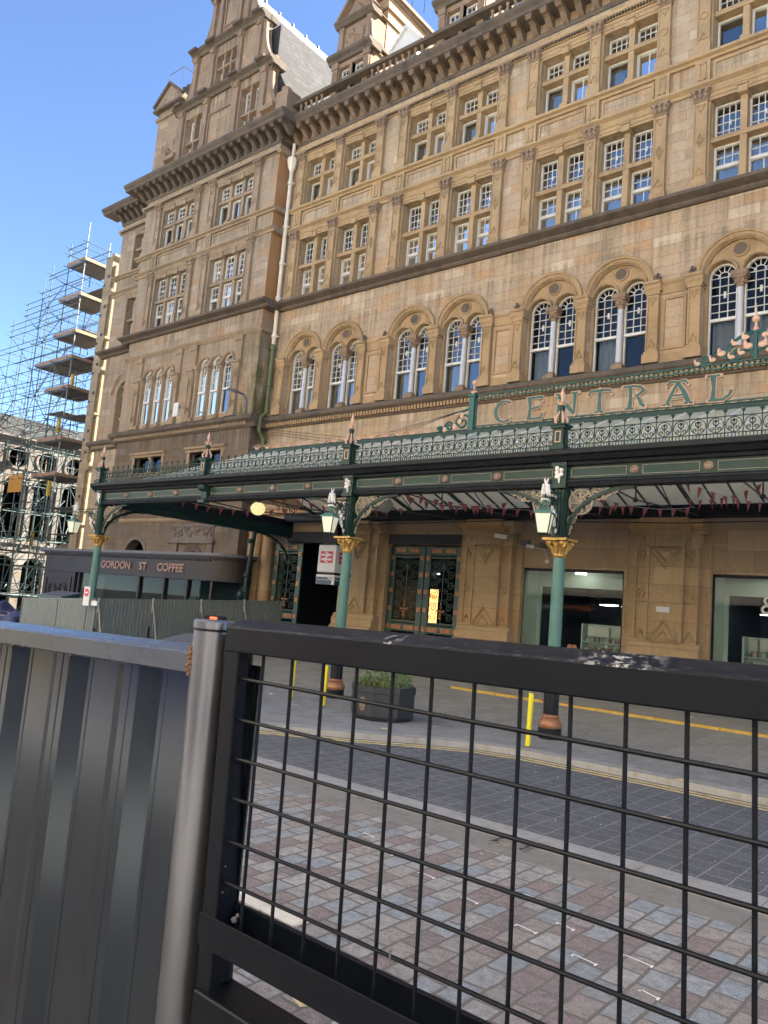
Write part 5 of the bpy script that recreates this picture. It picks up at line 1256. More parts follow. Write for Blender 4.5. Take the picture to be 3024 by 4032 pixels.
def spandrel(q, y, ux, uy, rx=1.42):
    """pierced quarter arch springing from a column towards (ux,uy)"""
    g = MB(); pts = []
    for i in range(17):
        a = PI/2*i/16; u = .13+(rx)*(1-math.cos(a)); z = 4.18+1.04*math.sin(a); pts.append((q+ux*u, y+uy*u, z))
    for a, b in zip(pts, pts[1:]): g.bar(a, b, .09, .075)
    f = MB()
    def ring_(u, z, r, tr):
        f.tube([(q+ux*(u+r*math.cos(2*PI*i/22)), y+uy*(u+r*math.cos(2*PI*i/22)), z+r*math.sin(2*PI*i/22)) for i in range(22)], tr, 5, closed=True)
    ring_(.42, 4.93, .255, .028)
    for k in range(8):
        a = k*PI/4; f.tube([(q+ux*.42, y+uy*.42, 4.93), (q+ux*(.42+.12*math.cos(a+.35)), y+uy*(.42+.12*math.cos(a+.35)), 4.93+.12*math.sin(a+.35)), (q+ux*(.42+.24*math.cos(a)), y+uy*(.42+.24*math.cos(a)), 4.93+.24*math.sin(a))], [.03,.022,.03], 5)
        ring_(.42+.15*math.cos(a+.4), 4.93+.15*math.sin(a+.4), .055, .012)
    for u, z, r in ((.22,4.56,.08),(.19,4.4,.05),(.28,4.62,.06),(.80,5.08,.11),(1.0,5.12,.08),(1.15,5.16,.055),(.70,5.16,.05),(.92,5.02,.05),(.17,4.3,.04)): ring_(u, z, r, .018); ring_(u, z, r*.45, .016)
    o = cp(g, 'spandrel', M['green']); f.build('filigree', M['fili'], o); return o
M['fili'] = plain('pale_filigree_paint', (.24,.20,.145), .5, .1, var=.3, dirt=(.12,.10,.08), dirt_amt=.6)
for q in CX[:3]:
    if q == CX[0]: c0 = column(q); sa = spandrel(q, CY, 1, 0); sb_ = spandrel(q, CY, -1, 0)
    else:
        for o in (c0, sa, sb_): dup(o, (q-CX[0], 0, 0), canopy)
cl = dup(c0, (CX[3]-CX[0], 0, -.5), canopy); cl.location.z = 0
dup(sa, (CX[3]-CX[0], 0, 0), canopy); spandrel(CX[3], CY, 0, 1, 1.6); spandrel(CX[3]+.05, 23.9, 0, -1, 1.9)
# tie rods under the glass
for q in (-4.5, -10.4, -16.3, -22.2):
    for dx in (0, 2.97):
        m = MB(); m.tube([(q+dx,14.9,5.75),(q+dx,18.6,5.62),(q+dx,23.4,5.95)], .022, 5); m.tube([(q+dx,18.6,5.62),(q+dx,18.6,7.4)], .02, 5); m.sph((q+dx,18.6,5.62), .07, 7, 5)
        m.tube([(q+dx,16.6,5.70),(q+dx,18.6,7.3)], .018, 5); m.tube([(q+dx,21.2,5.78),(q+dx,18.6,7.3)], .018, 5)
        cp(m, 'tie_rod', M['darkbar'])
m = MB(); m.tube([(XL+.6,23.2,5.84),(-20,23.2,5.70),(-14,23.2,5.8),(-8,23.2,5.68),(0,23.2,5.8)], .015, 5); cp(m, 'cable', M['black'])
# ---- sign over the ridge
SX0, SX1 = -12.46, 3.0
m = MB(); y = YR_
for z in (7.86, 8.80):
    m.box(SX0, SX1, y-.03, y+.03, z-.075, z-.05); m.box(SX0, SX1, y-.03, y+.03, z+.05, z+.075)
    x = SX0
    while x < SX1-.2: m.bar((x,y,z-.05),(x+.14,y,z+.05),.03,.022); m.bar((x+.14,y,z+.05),(x+.28,y,z-.05),.03,.022); x += .28
x = SX0+1
while x < SX1: m.box(x-.03, x+.03, y-.04, y+.04, ZR, 7.8); x += 1.2
m.box(SX0-.09, SX0+.09, y-.09, y+.09, ZR, 8.82); m.box(SX0-.12, SX0+.12, y-.12, y+.12, 8.82, 8.90); m.box(SX0+.1, SX0+.14, y-.03, y+.03, 7.9, 8.75)
cp(m, 'sign_frame', M['green_b'])
m = MB(); m.lathe([(.05,8.9),(.07,8.98),(.03,9.02),(.025,9.22),(.0,9.23)], SX0, y, 8); m.sph((SX0,y,9.27), .075, 10, 8); m.box(SX0-.11, SX0+.11, y-.03, y+.03, 8.97, 9.0)
cp(m, 'sign_finial', M['pink'], smooth=True)
# scroll at the left end and crown at the middle of the sign
m = MB(); l = MB()
def scroll(cx, cz, r, turns, a0, s, tr=.035): m.tube([(a,y,b) for a, b in spiral(cx, cz, r, turns, a0, s, 22)], tr, 6)
m.tube([(SX0-.08,y,8.5),(SX0-.35,y,8.42),(SX0-.55,y,8.15),(SX0-.62,y,7.92)], .035, 6)
scroll(SX0-.32, 8.08, .26, 1.5, 0, 1); scroll(SX0-.80, 8.0, .16, 1.5, PI, -1); scroll(SX0-1.12, 7.93, .11, 1.3, PI, -1)
for u, z in ((-.42,8.12),(-.35,8.3),(-.6,7.98),(-.95,7.9)): l.sph((SX0+u,y-.03,z), .07, 6, 5, (1,.5,1.3))
cp(m, 'sign_scroll', M['green_b'], smooth=True); cp(l, 'sign_leaf', M['pink'], smooth=True); m = MB(); l = MB()
OX = -4.73
m.tube([(OX,y,8.85),(OX,y,9.55)], .05, 8); m.tube([(OX+.62*math.cos(PI*i/20), y, 9.05+.48*math.sin(PI*i/20)) for i in range(21)], .04, 6)
for s in (-1, 1):
    m.tube([(a,y,b) for a, b in spiral(OX+s*.42, 9.06, .22, 1.4, PI/2, -s, 22)], .035, 6); m.tube([(OX+s*.6,y,8.95),(OX+s*.85,y,9.2),(OX+s*1.0,y,9.08),(OX+s*.92,y,8.95)], .035, 6)
    m.tube([(a,y,b) for a, b in spiral(OX+s*1.12, 8.98, .14, 1.4, 0, s, 18)], .03, 6)
    m.tube([(OX,y,8.9),(OX+s*.12,y,9.1),(OX+s*.3,y,9.12)], .03, 6)
    for u, z, k in ((.16,9.2,1.4),(.22,9.42,1.2),(.3,9.05,1),(.52,8.98,1),(.75,9.1,1.3),(.95,8.97,1),(1.3,8.92,.9),(.45,9.3,1)):
        l.sph((OX+s*u,y-.03,z), .065*k, 7, 5, (1.2,.4,.9)); l.sph((OX+s*(u+.06),y-.03,z+.07), .045*k, 6, 4, (.7,.4,1.3))
l.lathe([(.05,9.55),(.075,9.6),(.035,9.66),(.03,9.76)], OX, y, 8); l.sph((OX,y,9.84), .09, 10, 8); l.lathe([(.03,9.92),(.02,10.02),(.002,10.25)], OX, y, 6)
cp(m, 'sign_scroll', M['green_b'], smooth=True); cp(l, 'sign_leaf', M['pink'], smooth=True)
# the word CENTRAL, flared letters with pink edging
def letter(ch, xc, zc, h, mat, edge):
    y = YR_; H = h/2
    S = []      # strokes: polyline, widths
    w0, w1 = .085, .12
    if ch == 'C':
        a = [math.radians(q) for q in range(50, 320, 15)]
        S = [[(xc+.03+.29*math.cos(t), zc+H*math.sin(t), .05+.06*abs(math.cos((t-PI)/1.0))) for t in a]]
        ser = [(xc+.23, zc+H*.66), (xc+.23, zc-H*.55)]
    elif ch == 'E': S = [[(xc-.16,zc-H,.12),(xc-.14,zc,.075),(xc-.16,zc+H,.12)], [(xc-.25,zc+H,.05),(xc+.22,zc+H,.07),(xc+.25,zc+H-.13,.04)], [(xc-.25,zc-H,.05),(xc+.2,zc-H,.07),(xc+.27,zc-H+.16,.05)], [(xc-.13,zc-.02,.05),(xc+.12,zc+.02,.06),(xc+.14,zc+.08,.03)]]; ser = [(xc-.25,zc+H),(xc+.25,zc+H-.12),(xc+.27,zc-H+.16),(xc-.25,zc-H)]
    elif ch == 'N': S = [[(xc-.22,zc-H,.09),(xc-.21,zc+H,.07)], [(xc-.25,zc+H,.05),(xc,zc,.12),(xc+.25,zc-H,.08)], [(xc+.24,zc-H,.06),(xc+.24,zc+H,.09)], [(xc-.32,zc-H,.04),(xc-.12,zc-H,.04)], [(xc-.34,zc+H,.05),(xc-.2,zc+H,.05)], [(xc+.14,zc+H,.05),(xc+.36,zc+H,.05)]]; ser = [(xc-.34,zc+H),(xc+.36,zc+H),(xc-.32,zc-H),(xc+.25,zc-H)]
    elif ch == 'T': S = [[(xc,zc-H,.13),(xc-.01,zc+.05,.085),(xc,zc+H-.03,.09)], [(xc-.32,zc+H-.16,.035),(xc-.26,zc+H-.03,.06),(xc,zc+H-.02,.075),(xc+.26,zc+H-.03,.06),(xc+.32,zc+H-.16,.035)], [(xc-.13,zc-H,.045),(xc+.13,zc-H,.045)]]; ser = [(xc-.32,zc+H-.17),(xc+.32,zc+H-.17),(xc,zc-H-.03),(xc,zc+H+.03)]
    elif ch == 'R': S = [[(xc-.12,zc-H,.12),(xc-.10,zc,.08),(xc-.12,zc+H,.09)], [(xc-.32,zc+H-.02,.05),(xc-.05,zc+H-.01,.06),(xc+.15,zc+H-.05,.08),(xc+.23,zc+H*.5,.10),(xc+.10,zc+.04,.06),(xc-.02,zc+.02,.05)], [(xc+.03,zc+.06,.04),(xc+.15,zc-.1,.09),(xc+.18,zc-H+.1,.10),(xc+.3,zc-H,.05)], [(xc-.26,zc-H,.045),(xc+.0,zc-H,.045)]]; ser = [(xc-.32,zc+H),(xc-.26,zc-H),(xc+.3,zc-H),(xc-.02,zc+.02)]
    elif ch == 'A': S = [[(xc-.26,zc-H,.08),(xc-.13,zc,.07),(xc,zc+H-.06,.06)], [(xc,zc+H-.06,.07),(xc+.15,zc,.11),(xc+.28,zc-H,.12)], [(xc-.28,zc+H-.14,.035),(xc-.18,zc+H-.02,.06),(xc,zc+H-.05,.05),(xc+.18,zc+H-.02,.06),(xc+.26,zc+H-.14,.035)], [(xc-.16,zc-.08,.045),(xc+.18,zc-.08,.045)], [(xc-.18,zc-.15,.025),(xc+.2,zc-.15,.025)], [(xc-.36,zc-H,.045),(xc-.16,zc-H,.045)], [(xc+.16,zc-H,.05),(xc+.38,zc-H,.05)]]; ser = [(xc-.28,zc+H-.15),(xc+.26,zc+H-.15),(xc-.26,zc-H-.02),(xc+.28,zc-H-.02)]
    elif ch == 'L': S = [[(xc-.14,zc-H,.12),(xc-.12,zc,.08),(xc-.14,zc+H,.13)], [(xc-.30,zc+H,.05),(xc+.05,zc+H,.05)], [(xc-.26,zc-H,.05),(xc+.1,zc-H,.07),(xc+.24,zc-H+.1,.06),(xc+.28,zc-H+.22,.06)]]; ser = [(xc-.30,zc+H),(xc+.05,zc+H),(xc+.28,zc-H+.24),(xc-.26,zc-H)]
    def stroke(mb, pts, extra, ya, yb):
        P3 = []
        L = []; R = []
        for i, (px_, pz, wd) in enumerate(pts):
            a = Vector((pts[max(i-1,0)][0], pts[max(i-1,0)][1])); b = Vector((pts[min(i+1,len(pts)-1)][0], pts[min(i+1,len(pts)-1)][1])); t = (b-a).normalized(); nn = Vector((-t.y,t.x))*(wd/2+extra)
            e = t*(extra if i == len(pts)-1 else (-extra if i == 0 else 0))
            L.append((px_+nn.x+e.x, pz+nn.y+e.y)); R.append((px_-nn.x+e.x, pz-nn.y+e.y))
        for i in range(len(pts)-1): mb.prism([L[i],L[i+1],R[i+1],R[i]], ya, yb)
    f = MB(); e = MB()
    for k, st in enumerate(S): stroke(f, st, 0, y-.07-.002*k, y+.02); stroke(e, st, .022, y-.05-.002*k, y+.03+.002*k)
    for a, b in ser: e.sph((a,y-.05,b), .04, 7, 5)
    o = cp(f, 'letter', mat); e.build('letter_edge', edge, o); return o
for ch, xx in zip('CENTRAL', (-11.37,-10.38,-9.43,-8.48,-7.55,-6.47,-5.5)): letter(ch, xx, 8.26+(.0 if ch != 'L' else .0), .60, M['green_b'], M['pink'])
for o in [q for q in canopy.children if q.name.startswith('letter')]: pass
# ---- lanterns hung from the columns on scrolled arms
M['lampglass'] = emis('lantern_glass', (1,.97,.66), .07, (.34,.36,.31))
def lantern(q, label, group='lanterns on the canopy columns', dirx=0, diry=-1, reach=.75, z0=0):
    t = thing('lantern', label, 'lantern', (q, CY, 4.16), group)
    lx, ly = q+dirx*reach, CY+diry*reach
    m = MB()
    m.bar((q+dirx*.1, CY+diry*.1, 5.10), (lx, ly, 5.02), .03, .03); m.bar((q+dirx*.1, CY+diry*.1, 5.0), (q+dirx*reach*.8, CY+diry*reach*.8, 4.95), .022, .022)
    def sp(u, z, r, turns, a0, s, tr=.016): m.tube([(q+dirx*a, CY+diry*a, b) for a, b in spiral(u, z, r, turns, a0, s, 20)], tr, 5)
    pts = [(.16,4.22),(.2,4.4),(.32,4.55),(.36,4.75),(.48,4.95),(.62,5.0)]
    m.tube([(q+dirx*a, CY+diry*a, b) for a, b in pts], .022, 6)
    sp(.25,4.90,.10,1.4,PI/2,1); sp(.24,4.68,.08,1.4,PI/2,1); sp(.22,4.5,.07,1.4,-PI/2,-1); sp(.46,4.86,.08,1.4,PI,-1); sp(.2,4.33,.055,1.3,PI/2,1); sp(.36,4.93,.05,1.2,0,1); sp(.62,4.93,.06,1.4,PI/2,-1)
    m.tube([(lx,ly,5.02),(lx,ly,4.86)], .02, 6)
    m.build('arm', M['green'], t)
    m = MB()
    def lf(u, z, k): m.sph((q+dirx*u, CY+diry*u, z), .05*k, 7, 5, (.7,.7,1.2))
    for i in range(9):
        a = 2*PI*i/9; m.tube([(lx+.05*math.cos(a),ly+.05*math.sin(a),5.18),(lx+.075*math.cos(a),ly+.075*math.sin(a),5.0),(lx+.10*math.cos(a),ly+.10*math.sin(a),4.93)], [.03,.03,.006], 5)
        m.tube([(lx+.02*math.cos(a),ly+.02*math.sin(a),4.88),(lx+.07*math.cos(a),ly+.07*math.sin(a),4.87),(lx+.105*math.cos(a),ly+.105*math.sin(a),4.83)], [.02,.022,.005], 5)
    m.lathe([(.07,5.02),(.065,5.12),(.03,5.2),(.045,5.25)], lx, ly, 8)
    for i in range(4): m.tube([(lx+.03*math.cos(i*1.57),ly+.03*math.sin(i*1.57),5.24),(lx+.05*math.cos(i*1.57),ly+.05*math.sin(i*1.57),5.31)], [.015,.006], 4)
    for u, z, k in ((.36,4.66,1.3),(.40,4.58,1.1),(.34,4.5,1.2),(.30,4.42,.9),(.42,4.74,1),(.22,4.3,.9),(.26,4.62,.8),(.3,4.98,.8)): lf(u, z, k)
    m.build('leaf_ornament', M['flaky'], t, smooth=True)
    m = MB(); m.lathe([(.012,4.86),(.05,4.84),(.02,4.81),(.045,4.77),(.05,4.75),(.03,4.72),(.08,4.69),(.10,4.68)], lx, ly, 10)
    m.lathe([(.10,4.68),(.13,4.67),(.265,4.60),(.275,4.575),(.24,4.57)], lx, ly, 4, PI/4+.3)
    for s in range(4):
        a = PI/4+.3+s*PI/2; m.tube([(lx+.15*math.cos(a),ly+.15*math.sin(a),4.66),(lx+.13*math.cos(a),ly+.13*math.sin(a),4.76),(lx+.06*math.cos(a),ly+.06*math.sin(a),4.81)], .008, 4)
    m.box(lx-.11, lx+.11, ly-.012, ly+.012, 4.80, 4.815)
    m.build('cap', M['green_l'], t)
    fr = MB(); gl = MB()
    c0_ = [(lx+.235*math.cos(PI/4+.3+s*PI/2), ly+.235*math.sin(PI/4+.3+s*PI/2), 4.57) for s in range(4)]; c1_ = [(lx+.145*math.cos(PI/4+.3+s*PI/2), ly+.145*math.sin(PI/4+.3+s*PI/2), 4.18) for s in range(4)]
    for s in range(4):
        fr.bar(c0_[s], c1_[s], .018, .018); fr.bar(c1_[s], c1_[(s+1)%4], .018, .018)
        k = .97; cc = Vector((lx,ly,0))
        P4 = [Vector(p)*1 for p in (c0_[s],c0_[(s+1)%4],c1_[(s+1)%4],c1_[s])]
        gl.quad(*[tuple(Vector((lx+(p.x-lx)*k, ly+(p.y-ly)*k, p.z))) for p in P4])
    fr.quad(*c1_[::-1]); fr.lathe([(.03,4.18),(.02,4.13),(.004,4.1)], lx, ly, 6)
    fr.build('frame', M['green'], t); gl.build('glass', M['lampglass'], t)
    return t
lantern(CX[1], 'green lantern on the right-hand canopy column in view, in front of the shop window')
lantern(CX[2], 'green lantern on the canopy column beside the railway station sign')
lantern(CX[3], 'green lantern on the far left corner column of the canopy, seen against scaffolding', dirx=-.83, diry=-.55, reach=1.0)
# ---- globe lamps
M['globe_on'] = emis('lit_globe', (1,.88,.42), .13, (.34,.32,.22)); M['globe_off'] = plain('smoky_globe', (.33,.33,.30), .12, var=.1, bumps=0)
for q, y, mt, lb in ((-21.97,19,'globe_on','lit yellowish globe lamp hanging under the canopy on the left'),(-15.85,19,'globe_off','unlit smoky globe lamp hanging under the canopy beside the station sign column')):
    t = thing('globe_lamp', lb, 'lamp', (q,y,5.4), 'globe lamps under the canopy')
    MB().sph((q,y,5.72), .27, 20, 14, (1,1,.92)).build('globe', M[mt], t, smooth=True)
    m = MB(); m.lathe([(.04,6.25),(.04,6.0),(.11,5.97),(.13,5.93)], q, y, 10); m.tube([(q,y,7.4),(q,y,6.2)], .015, 5); m.lathe([(.05,5.5),(.03,5.44),(.005,5.42)], q, y, 8); m.build('fitting', M['darkbar'], t)
# ---- red bunting
M['pennant'] = plain('red_pennant', (.34,.09,.10), .8, var=.15, bumps=0)
BUN = [((-23.5,16.5,5.6),(-21.3,20,5.75),'far left'),((-20.9,20,5.75),(-18.2,16.2,5.55),'left'),((-17.9,16.2,5.55),(-15.9,20.2,5.70),'behind the station sign lamp'),((-13.9,17.5,5.62),(-11.4,19.4,5.68),'centre'),((-13.2,15.8,5.50),(-10.1,21.6,5.75),'long central'),((-9.4,15.2,5.45),(-8.1,19.8,5.55),'x'),((-8.4,17.5,5.6),(-6.6,20.5,5.6),'right'),((-5.6,15.6,5.55),(-4.3,20,5.6),'far right'),((-6.5,19.5,5.65),(-3.8,17.0,5.7),'far right second')]
BL = ['string of red pennants under the left end of the canopy','string of red pennants over the lit globe lamp','string of red pennants between the lit globe lamp and station sign column','short string of red pennants under the middle of the canopy','long sagging string of red pennants between the two nearest canopy columns','string of red pennants just left of the right-hand column','string of red pennants right of the right-hand column bracket','string of red pennants at the right edge of the photo','second string of red pennants at the right edge of the photo']
for (a, b, _), lb in zip(BUN, BL):
    a = Vector(a); b = Vector(b); t = thing('bunting', lb, 'bunting', a, 'strings of red bunting')
    n = int((b-a).length/.42); P = [a.lerp(b, i/n)-Vector((0,0,.22*(1-(2*i/n-1)**2)))+Vector((0,0,.12)) for i in range(n+1)]
    MB().tube(P, .006, 4).build('cord', M['curtain'], t)
    rg = random.Random(int(abs(a.x)*10))
    for i in range(n):
        p = P[i].lerp(P[i+1], .5); d = (P[i+1]-P[i]).normalized()*.08; j = rg.uniform(-.05,.05)
        mm = MB(); q0, q1, q2 = p-d, p+d, p+Vector((j,j,-.25)); th = Vector((-d.y,d.x,0)).normalized()*.003
        mm.add([q0-th,q1-th,q2-th,q0+th,q1+th,q2+th], [(0,1,2),(5,4,3),(0,3,4,1),(1,4,5,2),(2,5,3,0)])
        mm.build('pennant', M['pennant'], t)
# ---- station sign box
M['signwhite'] = plain('white_sign_panel', (.60,.60,.60), .35, var=.03, bumps=0); M['signred'] = plain('red_sign_panel', (.52,.02,.055), .35, var=.03, bumps=0); M['signblue'] = plain('dark_blue_sign', (.022,.055,.10), .35, var=.05, bumps=0)
M['signpink'] = plain('dusty_pink_triangle', (.42,.26,.24), .4, var=.05, bumps=0)
t = thing('station_sign', 'white box sign with red double-arrow logos and a dark blue station name strip', 'sign', (-20.1, 21.5, 3.2))
sx0, sx1, sy0, sy1 = -20.58, -19.68, 21.0, 22.0
MB().box(sx0, sx1, sy0, sy1, 3.60, 4.62).build('box', M['signwhite'], t, bevel=.02)
MB().box(sx0+.1, sx1-.1, sy0+.1, sy1-.1, 4.62, 5.6).box(sx0+.03, sx1-.03, sy0+.03, sy1-.03, 3.5, 3.6).build('bracket', M['black'], t)
def arrows(T):   # double arrow in a unit box 1.6 x 1.1 centred on 0
    m = MB(); r = MB(); k = MB()
    def pl(mb, pts, y0, y1): mb.prism(pts, y0, y1)
    pl(r, rect(-.31,.31,-.22,.22), -.012, .0)
    for z in (.085, -.085): pl(k, rect(-.265,.265,z-.034,z+.034), -.017, -.012)
    pl(k, [(.065,.10),(-.125,.20),(-.015,.20),(.175,.10)][::1], -.0174, -.0124)
    pl(k, [(.175,.07),(-.065,-.07),(-.175,-.07),(.065,.07)], -.0178, -.0128)
    pl(k, [(-.065,-.10),(.125,-.20),(.015,-.20),(-.175,-.10)], -.0176, -.0126)
    for mb, mt, nm in ((r,'signred','logo_panel'),(k,'signwhite','logo')): mb.xf(T); mb.build(nm, M[mt], t)
arrows(Matrix.Translation(((sx0+sx1)/2, sy0-.001, 4.16)))
arrows(Matrix.Translation((sx1+.001, (sy0+sy1)/2, 4.16)) @ Matrix.Rotation(PI/2, 4, 'Z'))
for T in (Matrix.Translation(((sx0+sx1)/2, sy0-.001, 3.32)), Matrix.Translation((sx1+.001, (sy0+sy1)/2, 3.32)) @ Matrix.Rotation(PI/2, 4, 'Z')):
    MB().box(-.46,.46,0,.06,-.18,.18).xf(T).build('name_board', M['signwhite'], t)
    MB().prism([(-.46,-.18),(.33,-.18),(.37,-.04),(.08,.10),(-.46,.10)], -.006, 0).xf(T).build('name_panel', M['signblue'], t)
    MB().prism([(.10,.12),(.42,.12),(.39,-.01)], -.006, 0).xf(T).build('triangle', M['signpink'], t)
    k = text_mb('Glasgow Central Station', .078, .006, (-.05, -.0125, .0), sx=.95); k.xf(T); k.build('lettering', M['signwhite'], t)
# ================================================================== cafe shopfront under the pavilion
M['brown'] = plain('dark_brown_shopfront', (.024,.017,.016), .45, spec=.3, var=.2, dirt=(.05,.045,.04), dirt_amt=.3)
M['cafeglass'] = glass('cafe_glass', .0, (.42,.47,.46), wob=.05, ior=1.2)
cafe = thing('coffee_shopfront', 'dark brown projecting cafe shopfront with copper letters on its fascia and a lead-topped cornice', 'shopfront', (-35, 22, -1))
KX0, KX1, KY = -43.2, -28.2, 22.0
def front(x0, x1, y, yb, r=1.25, n=8):      # plan outline with a rounded right corner
    pts = [(x0, yb), (x0, y), (x1, y)]
    pts += [(x1+r*math.sin(PI/2*i/n), y+r*(1-math.cos(PI/2*i/n))) for i in range(1, n+1)]
    return pts+[(x1+r, yb)]
m = MB(); m.prismz(front(KX0, KX1, KY, 23.34), 3.06, 3.98); m.build('fascia', M['brown'], cafe, smooth=True, angle=math.radians(25))
m = MB(); m.prismz(front(KX0-.1, KX1, KY-.1, 23.34, 1.35), 3.98, 4.05); m.prismz(front(KX0-.2, KX1, KY-.24, 23.34, 1.49), 4.05, 4.13); m.prismz(front(KX0-.1, KX1, KY-.06, 23.34, 1.31), 3.02, 3.06)
x = KX0
while x < KX1: m.box(x, x+.10, KY-.08, KY, 3.90, 3.98); x += .19
m.build('cornice', M['brown'], cafe)
m = MB(); m.prismz(front(KX0-.3, KX1, KY-.32, 23.34, 1.57), 4.13, 4.26); m.build('lead_ledge', M['lead'], cafe)
m = MB()
for xx in (-39.55, -33.85, -31.75, -29.95, -28.15): m.box(xx-.07, xx+.07, KY+.08, KY+.25, -2, 3.02)
m.box(KX0, -39.8, KY, KY+.4, -2, 3.02); m.box(-39.8, KX1, KY+.05, KY+.3, -2, .2); m.box(-27.3, -26.98, KY+1.0, 23.34, -2, 3.02)
m.build('frame', M['brown'], cafe)
m = MB(); m.quad((-39.5,KY+.2,.2),(KX1-.05,KY+.2,.2),(KX1-.05,KY+.2,3.02),(-39.5,KY+.2,3.02)); m.quad((KX1-.05,KY+.2,.2),(-27.1,KY+1.1,.2),(-27.1,KY+1.1,3.02),(KX1-.05,KY+.2,3.02)); m.build('pane', M['cafeglass'], cafe)
m = MB(); ringbox(m, -42.9, -40.1, 1.2, 2.75, KY-.05, KY, .14); ringbox(m, -42.9, -40.1, -1.6, .9, KY-.05, KY, .14)
for s in (-1,1):
    for r_ in (.25,.4): m.arc(-41.5+s*.55, 1.95, [(r_,KY-.05),(r_+.06,KY-.05),(r_+.06,KY),(r_,KY)], 0, 2*PI, 16)
m.build('carved_panel', M['brown'], cafe)
MB().box(-39.6, -27.5, 23.2, 23.3, -2, 3.0).build('interior', M['shopdark'], cafe)
m = MB()
rg = random.Random(12)
for (a, b, z0, z1) in ((-39.4,-38.3,.3,2.9),(-33.2,-31.9,.6,1.6),(-30.8,-30.2,.4,2.2)): m.box(a, b, 22.9, 23.0, z0, z1)
m.build('shelving', M['lead'], cafe)
M['cupletter'] = plain('copper_letter', (.22,.11,.075), .4, .3, var=.15, bumps=0)
text_mb('GORDON', .52, .05, (-35.9, KY-.052, 3.50), sx=1.16, fat=.018).build('lettering', M['cupletter'], cafe)
text_mb('ST', .52, .05, (-33.45, KY-.052, 3.50), sx=1.16, fat=.018).build('lettering', M['cupletter'], cafe)
text_mb('COFFEE', .52, .05, (-31.2, KY-.052, 3.50), sx=1.16, fat=.018).build('lettering', M['cupletter'], cafe)
o = MB().sph((-30.4, 22.6, 2.15), .035, 8, 6).build('indicator_light', emis('green_led', (.1,1,.45), 6)); tag(o, 'tiny green indicator light inside the cafe window', 'light')
# green cast-iron pipe beside the cafe
m = MB(); m.tube([(-26.15,23.0,6.0),(-26.3,22.7,5.3),(-26.4,22.6,3.0),(-26.45,22.6,-1)], .10, 10)
for z in (4.9,3.4,2.7): m.lathe([(.10,z-.1),(.15,z-.07),(.15,z+.07),(.10,z+.1)], -26.4, 22.6, 10)
m.sph((-26.55,22.5,2.5), .2, 8, 6, (1,1,1.4))
tag(m.build('downpipe', M['green'], smooth=True), 'dark green cast-iron downpipe beside the cafe under the canopy', 'pipe')
# floodlight and street light fixed on the pavilion
t = thing('floodlight', 'flat pale floodlight on a thin arm sticking out from the pavilion wall', 'floodlight', (-32.4, 23.3, 11.6))
MB().tube([(-33.9,23.3,11.95),(-32.5,22.2,11.75)], .03, 6).build('arm', M['lead'], t); MB().box(-32.55,-32.15,21.98,22.06,11.0,11.7).build('panel', M['curtain'], t, bevel=.02)
t = thing('street_light', 'grey street light with a flat head on the pavilion corner ledge', 'street light', (-28.2, 23.0, 11.0))
MB().tube([(-28.1,22.9,11.0),(-28.1,22.9,11.6),(-28.16,22.75,11.84),(-28.3,22.4,11.93)], .055, 8).build('pole', M['lead'], t)
m = MB(); m.sph((0,0,0), .4, 12, 8, (1.15,.45,.22)); m.xf(Matrix.Translation((-28.35,22.3,11.93)) @ Matrix.Rotation(.35,4,'Y')); m.build('lamp_head', M['lead'], t, smooth=True)
# thin cables over the street front
m = MB(); m.tube([(-29.8,23.0,11.0),(-30.3,22.0,7.0)], .012, 4)
for k in range(3): m.tube([(-28.0,23.6,10.4-.1*k),(-20,22.5,9.0-.15*k),(-13,19,8.6)], .010, 4)
tag(m.build('cable', M['black']), 'thin black cables strung from the pavilion down to the canopy', 'cable')
# CCTV camera and junction boxes on the wall by the gates
t = thing('security_camera', 'grey security camera with cable boxes on the wall beside the closed gates', 'camera', (-13.3, 23.9, 5))
m = MB(); m.box(-13.55,-13.25,23.8,23.99,5.0,5.2); m.box(-12.85,-12.65,23.85,23.99,4.95,5.12); m.build('box', M['lead'], t)
m = MB(); m.bar((-13.2,23.7,4.98),(-12.9,23.45,4.93),.12,.12); m.bar((-14.3,23.4,5.3),(-13.8,23.1,5.22),.16,.14); m.tube([(-14.0,23.9,5.35),(-14.0,23.3,5.27)],.03,5); m.build('body', M['white'], t)
m = MB(); m.tube([(-13.25,23.97,5.0),(-12.7,23.97,4.9),(-12.6,23.97,4.65),(-12.55,23.97,4.5)], .012, 4); m.tube([(-13.5,23.97,5.0),(-13.9,23.97,4.9),(-14.0,23.97,4.75)], .012, 4); m.box(-12.63,-12.5,23.92,23.99,4.42,4.54); m.box(-14.06,-13.94,23.82,23.9,4.64,4.76); m.build('cable', M['white'], t)
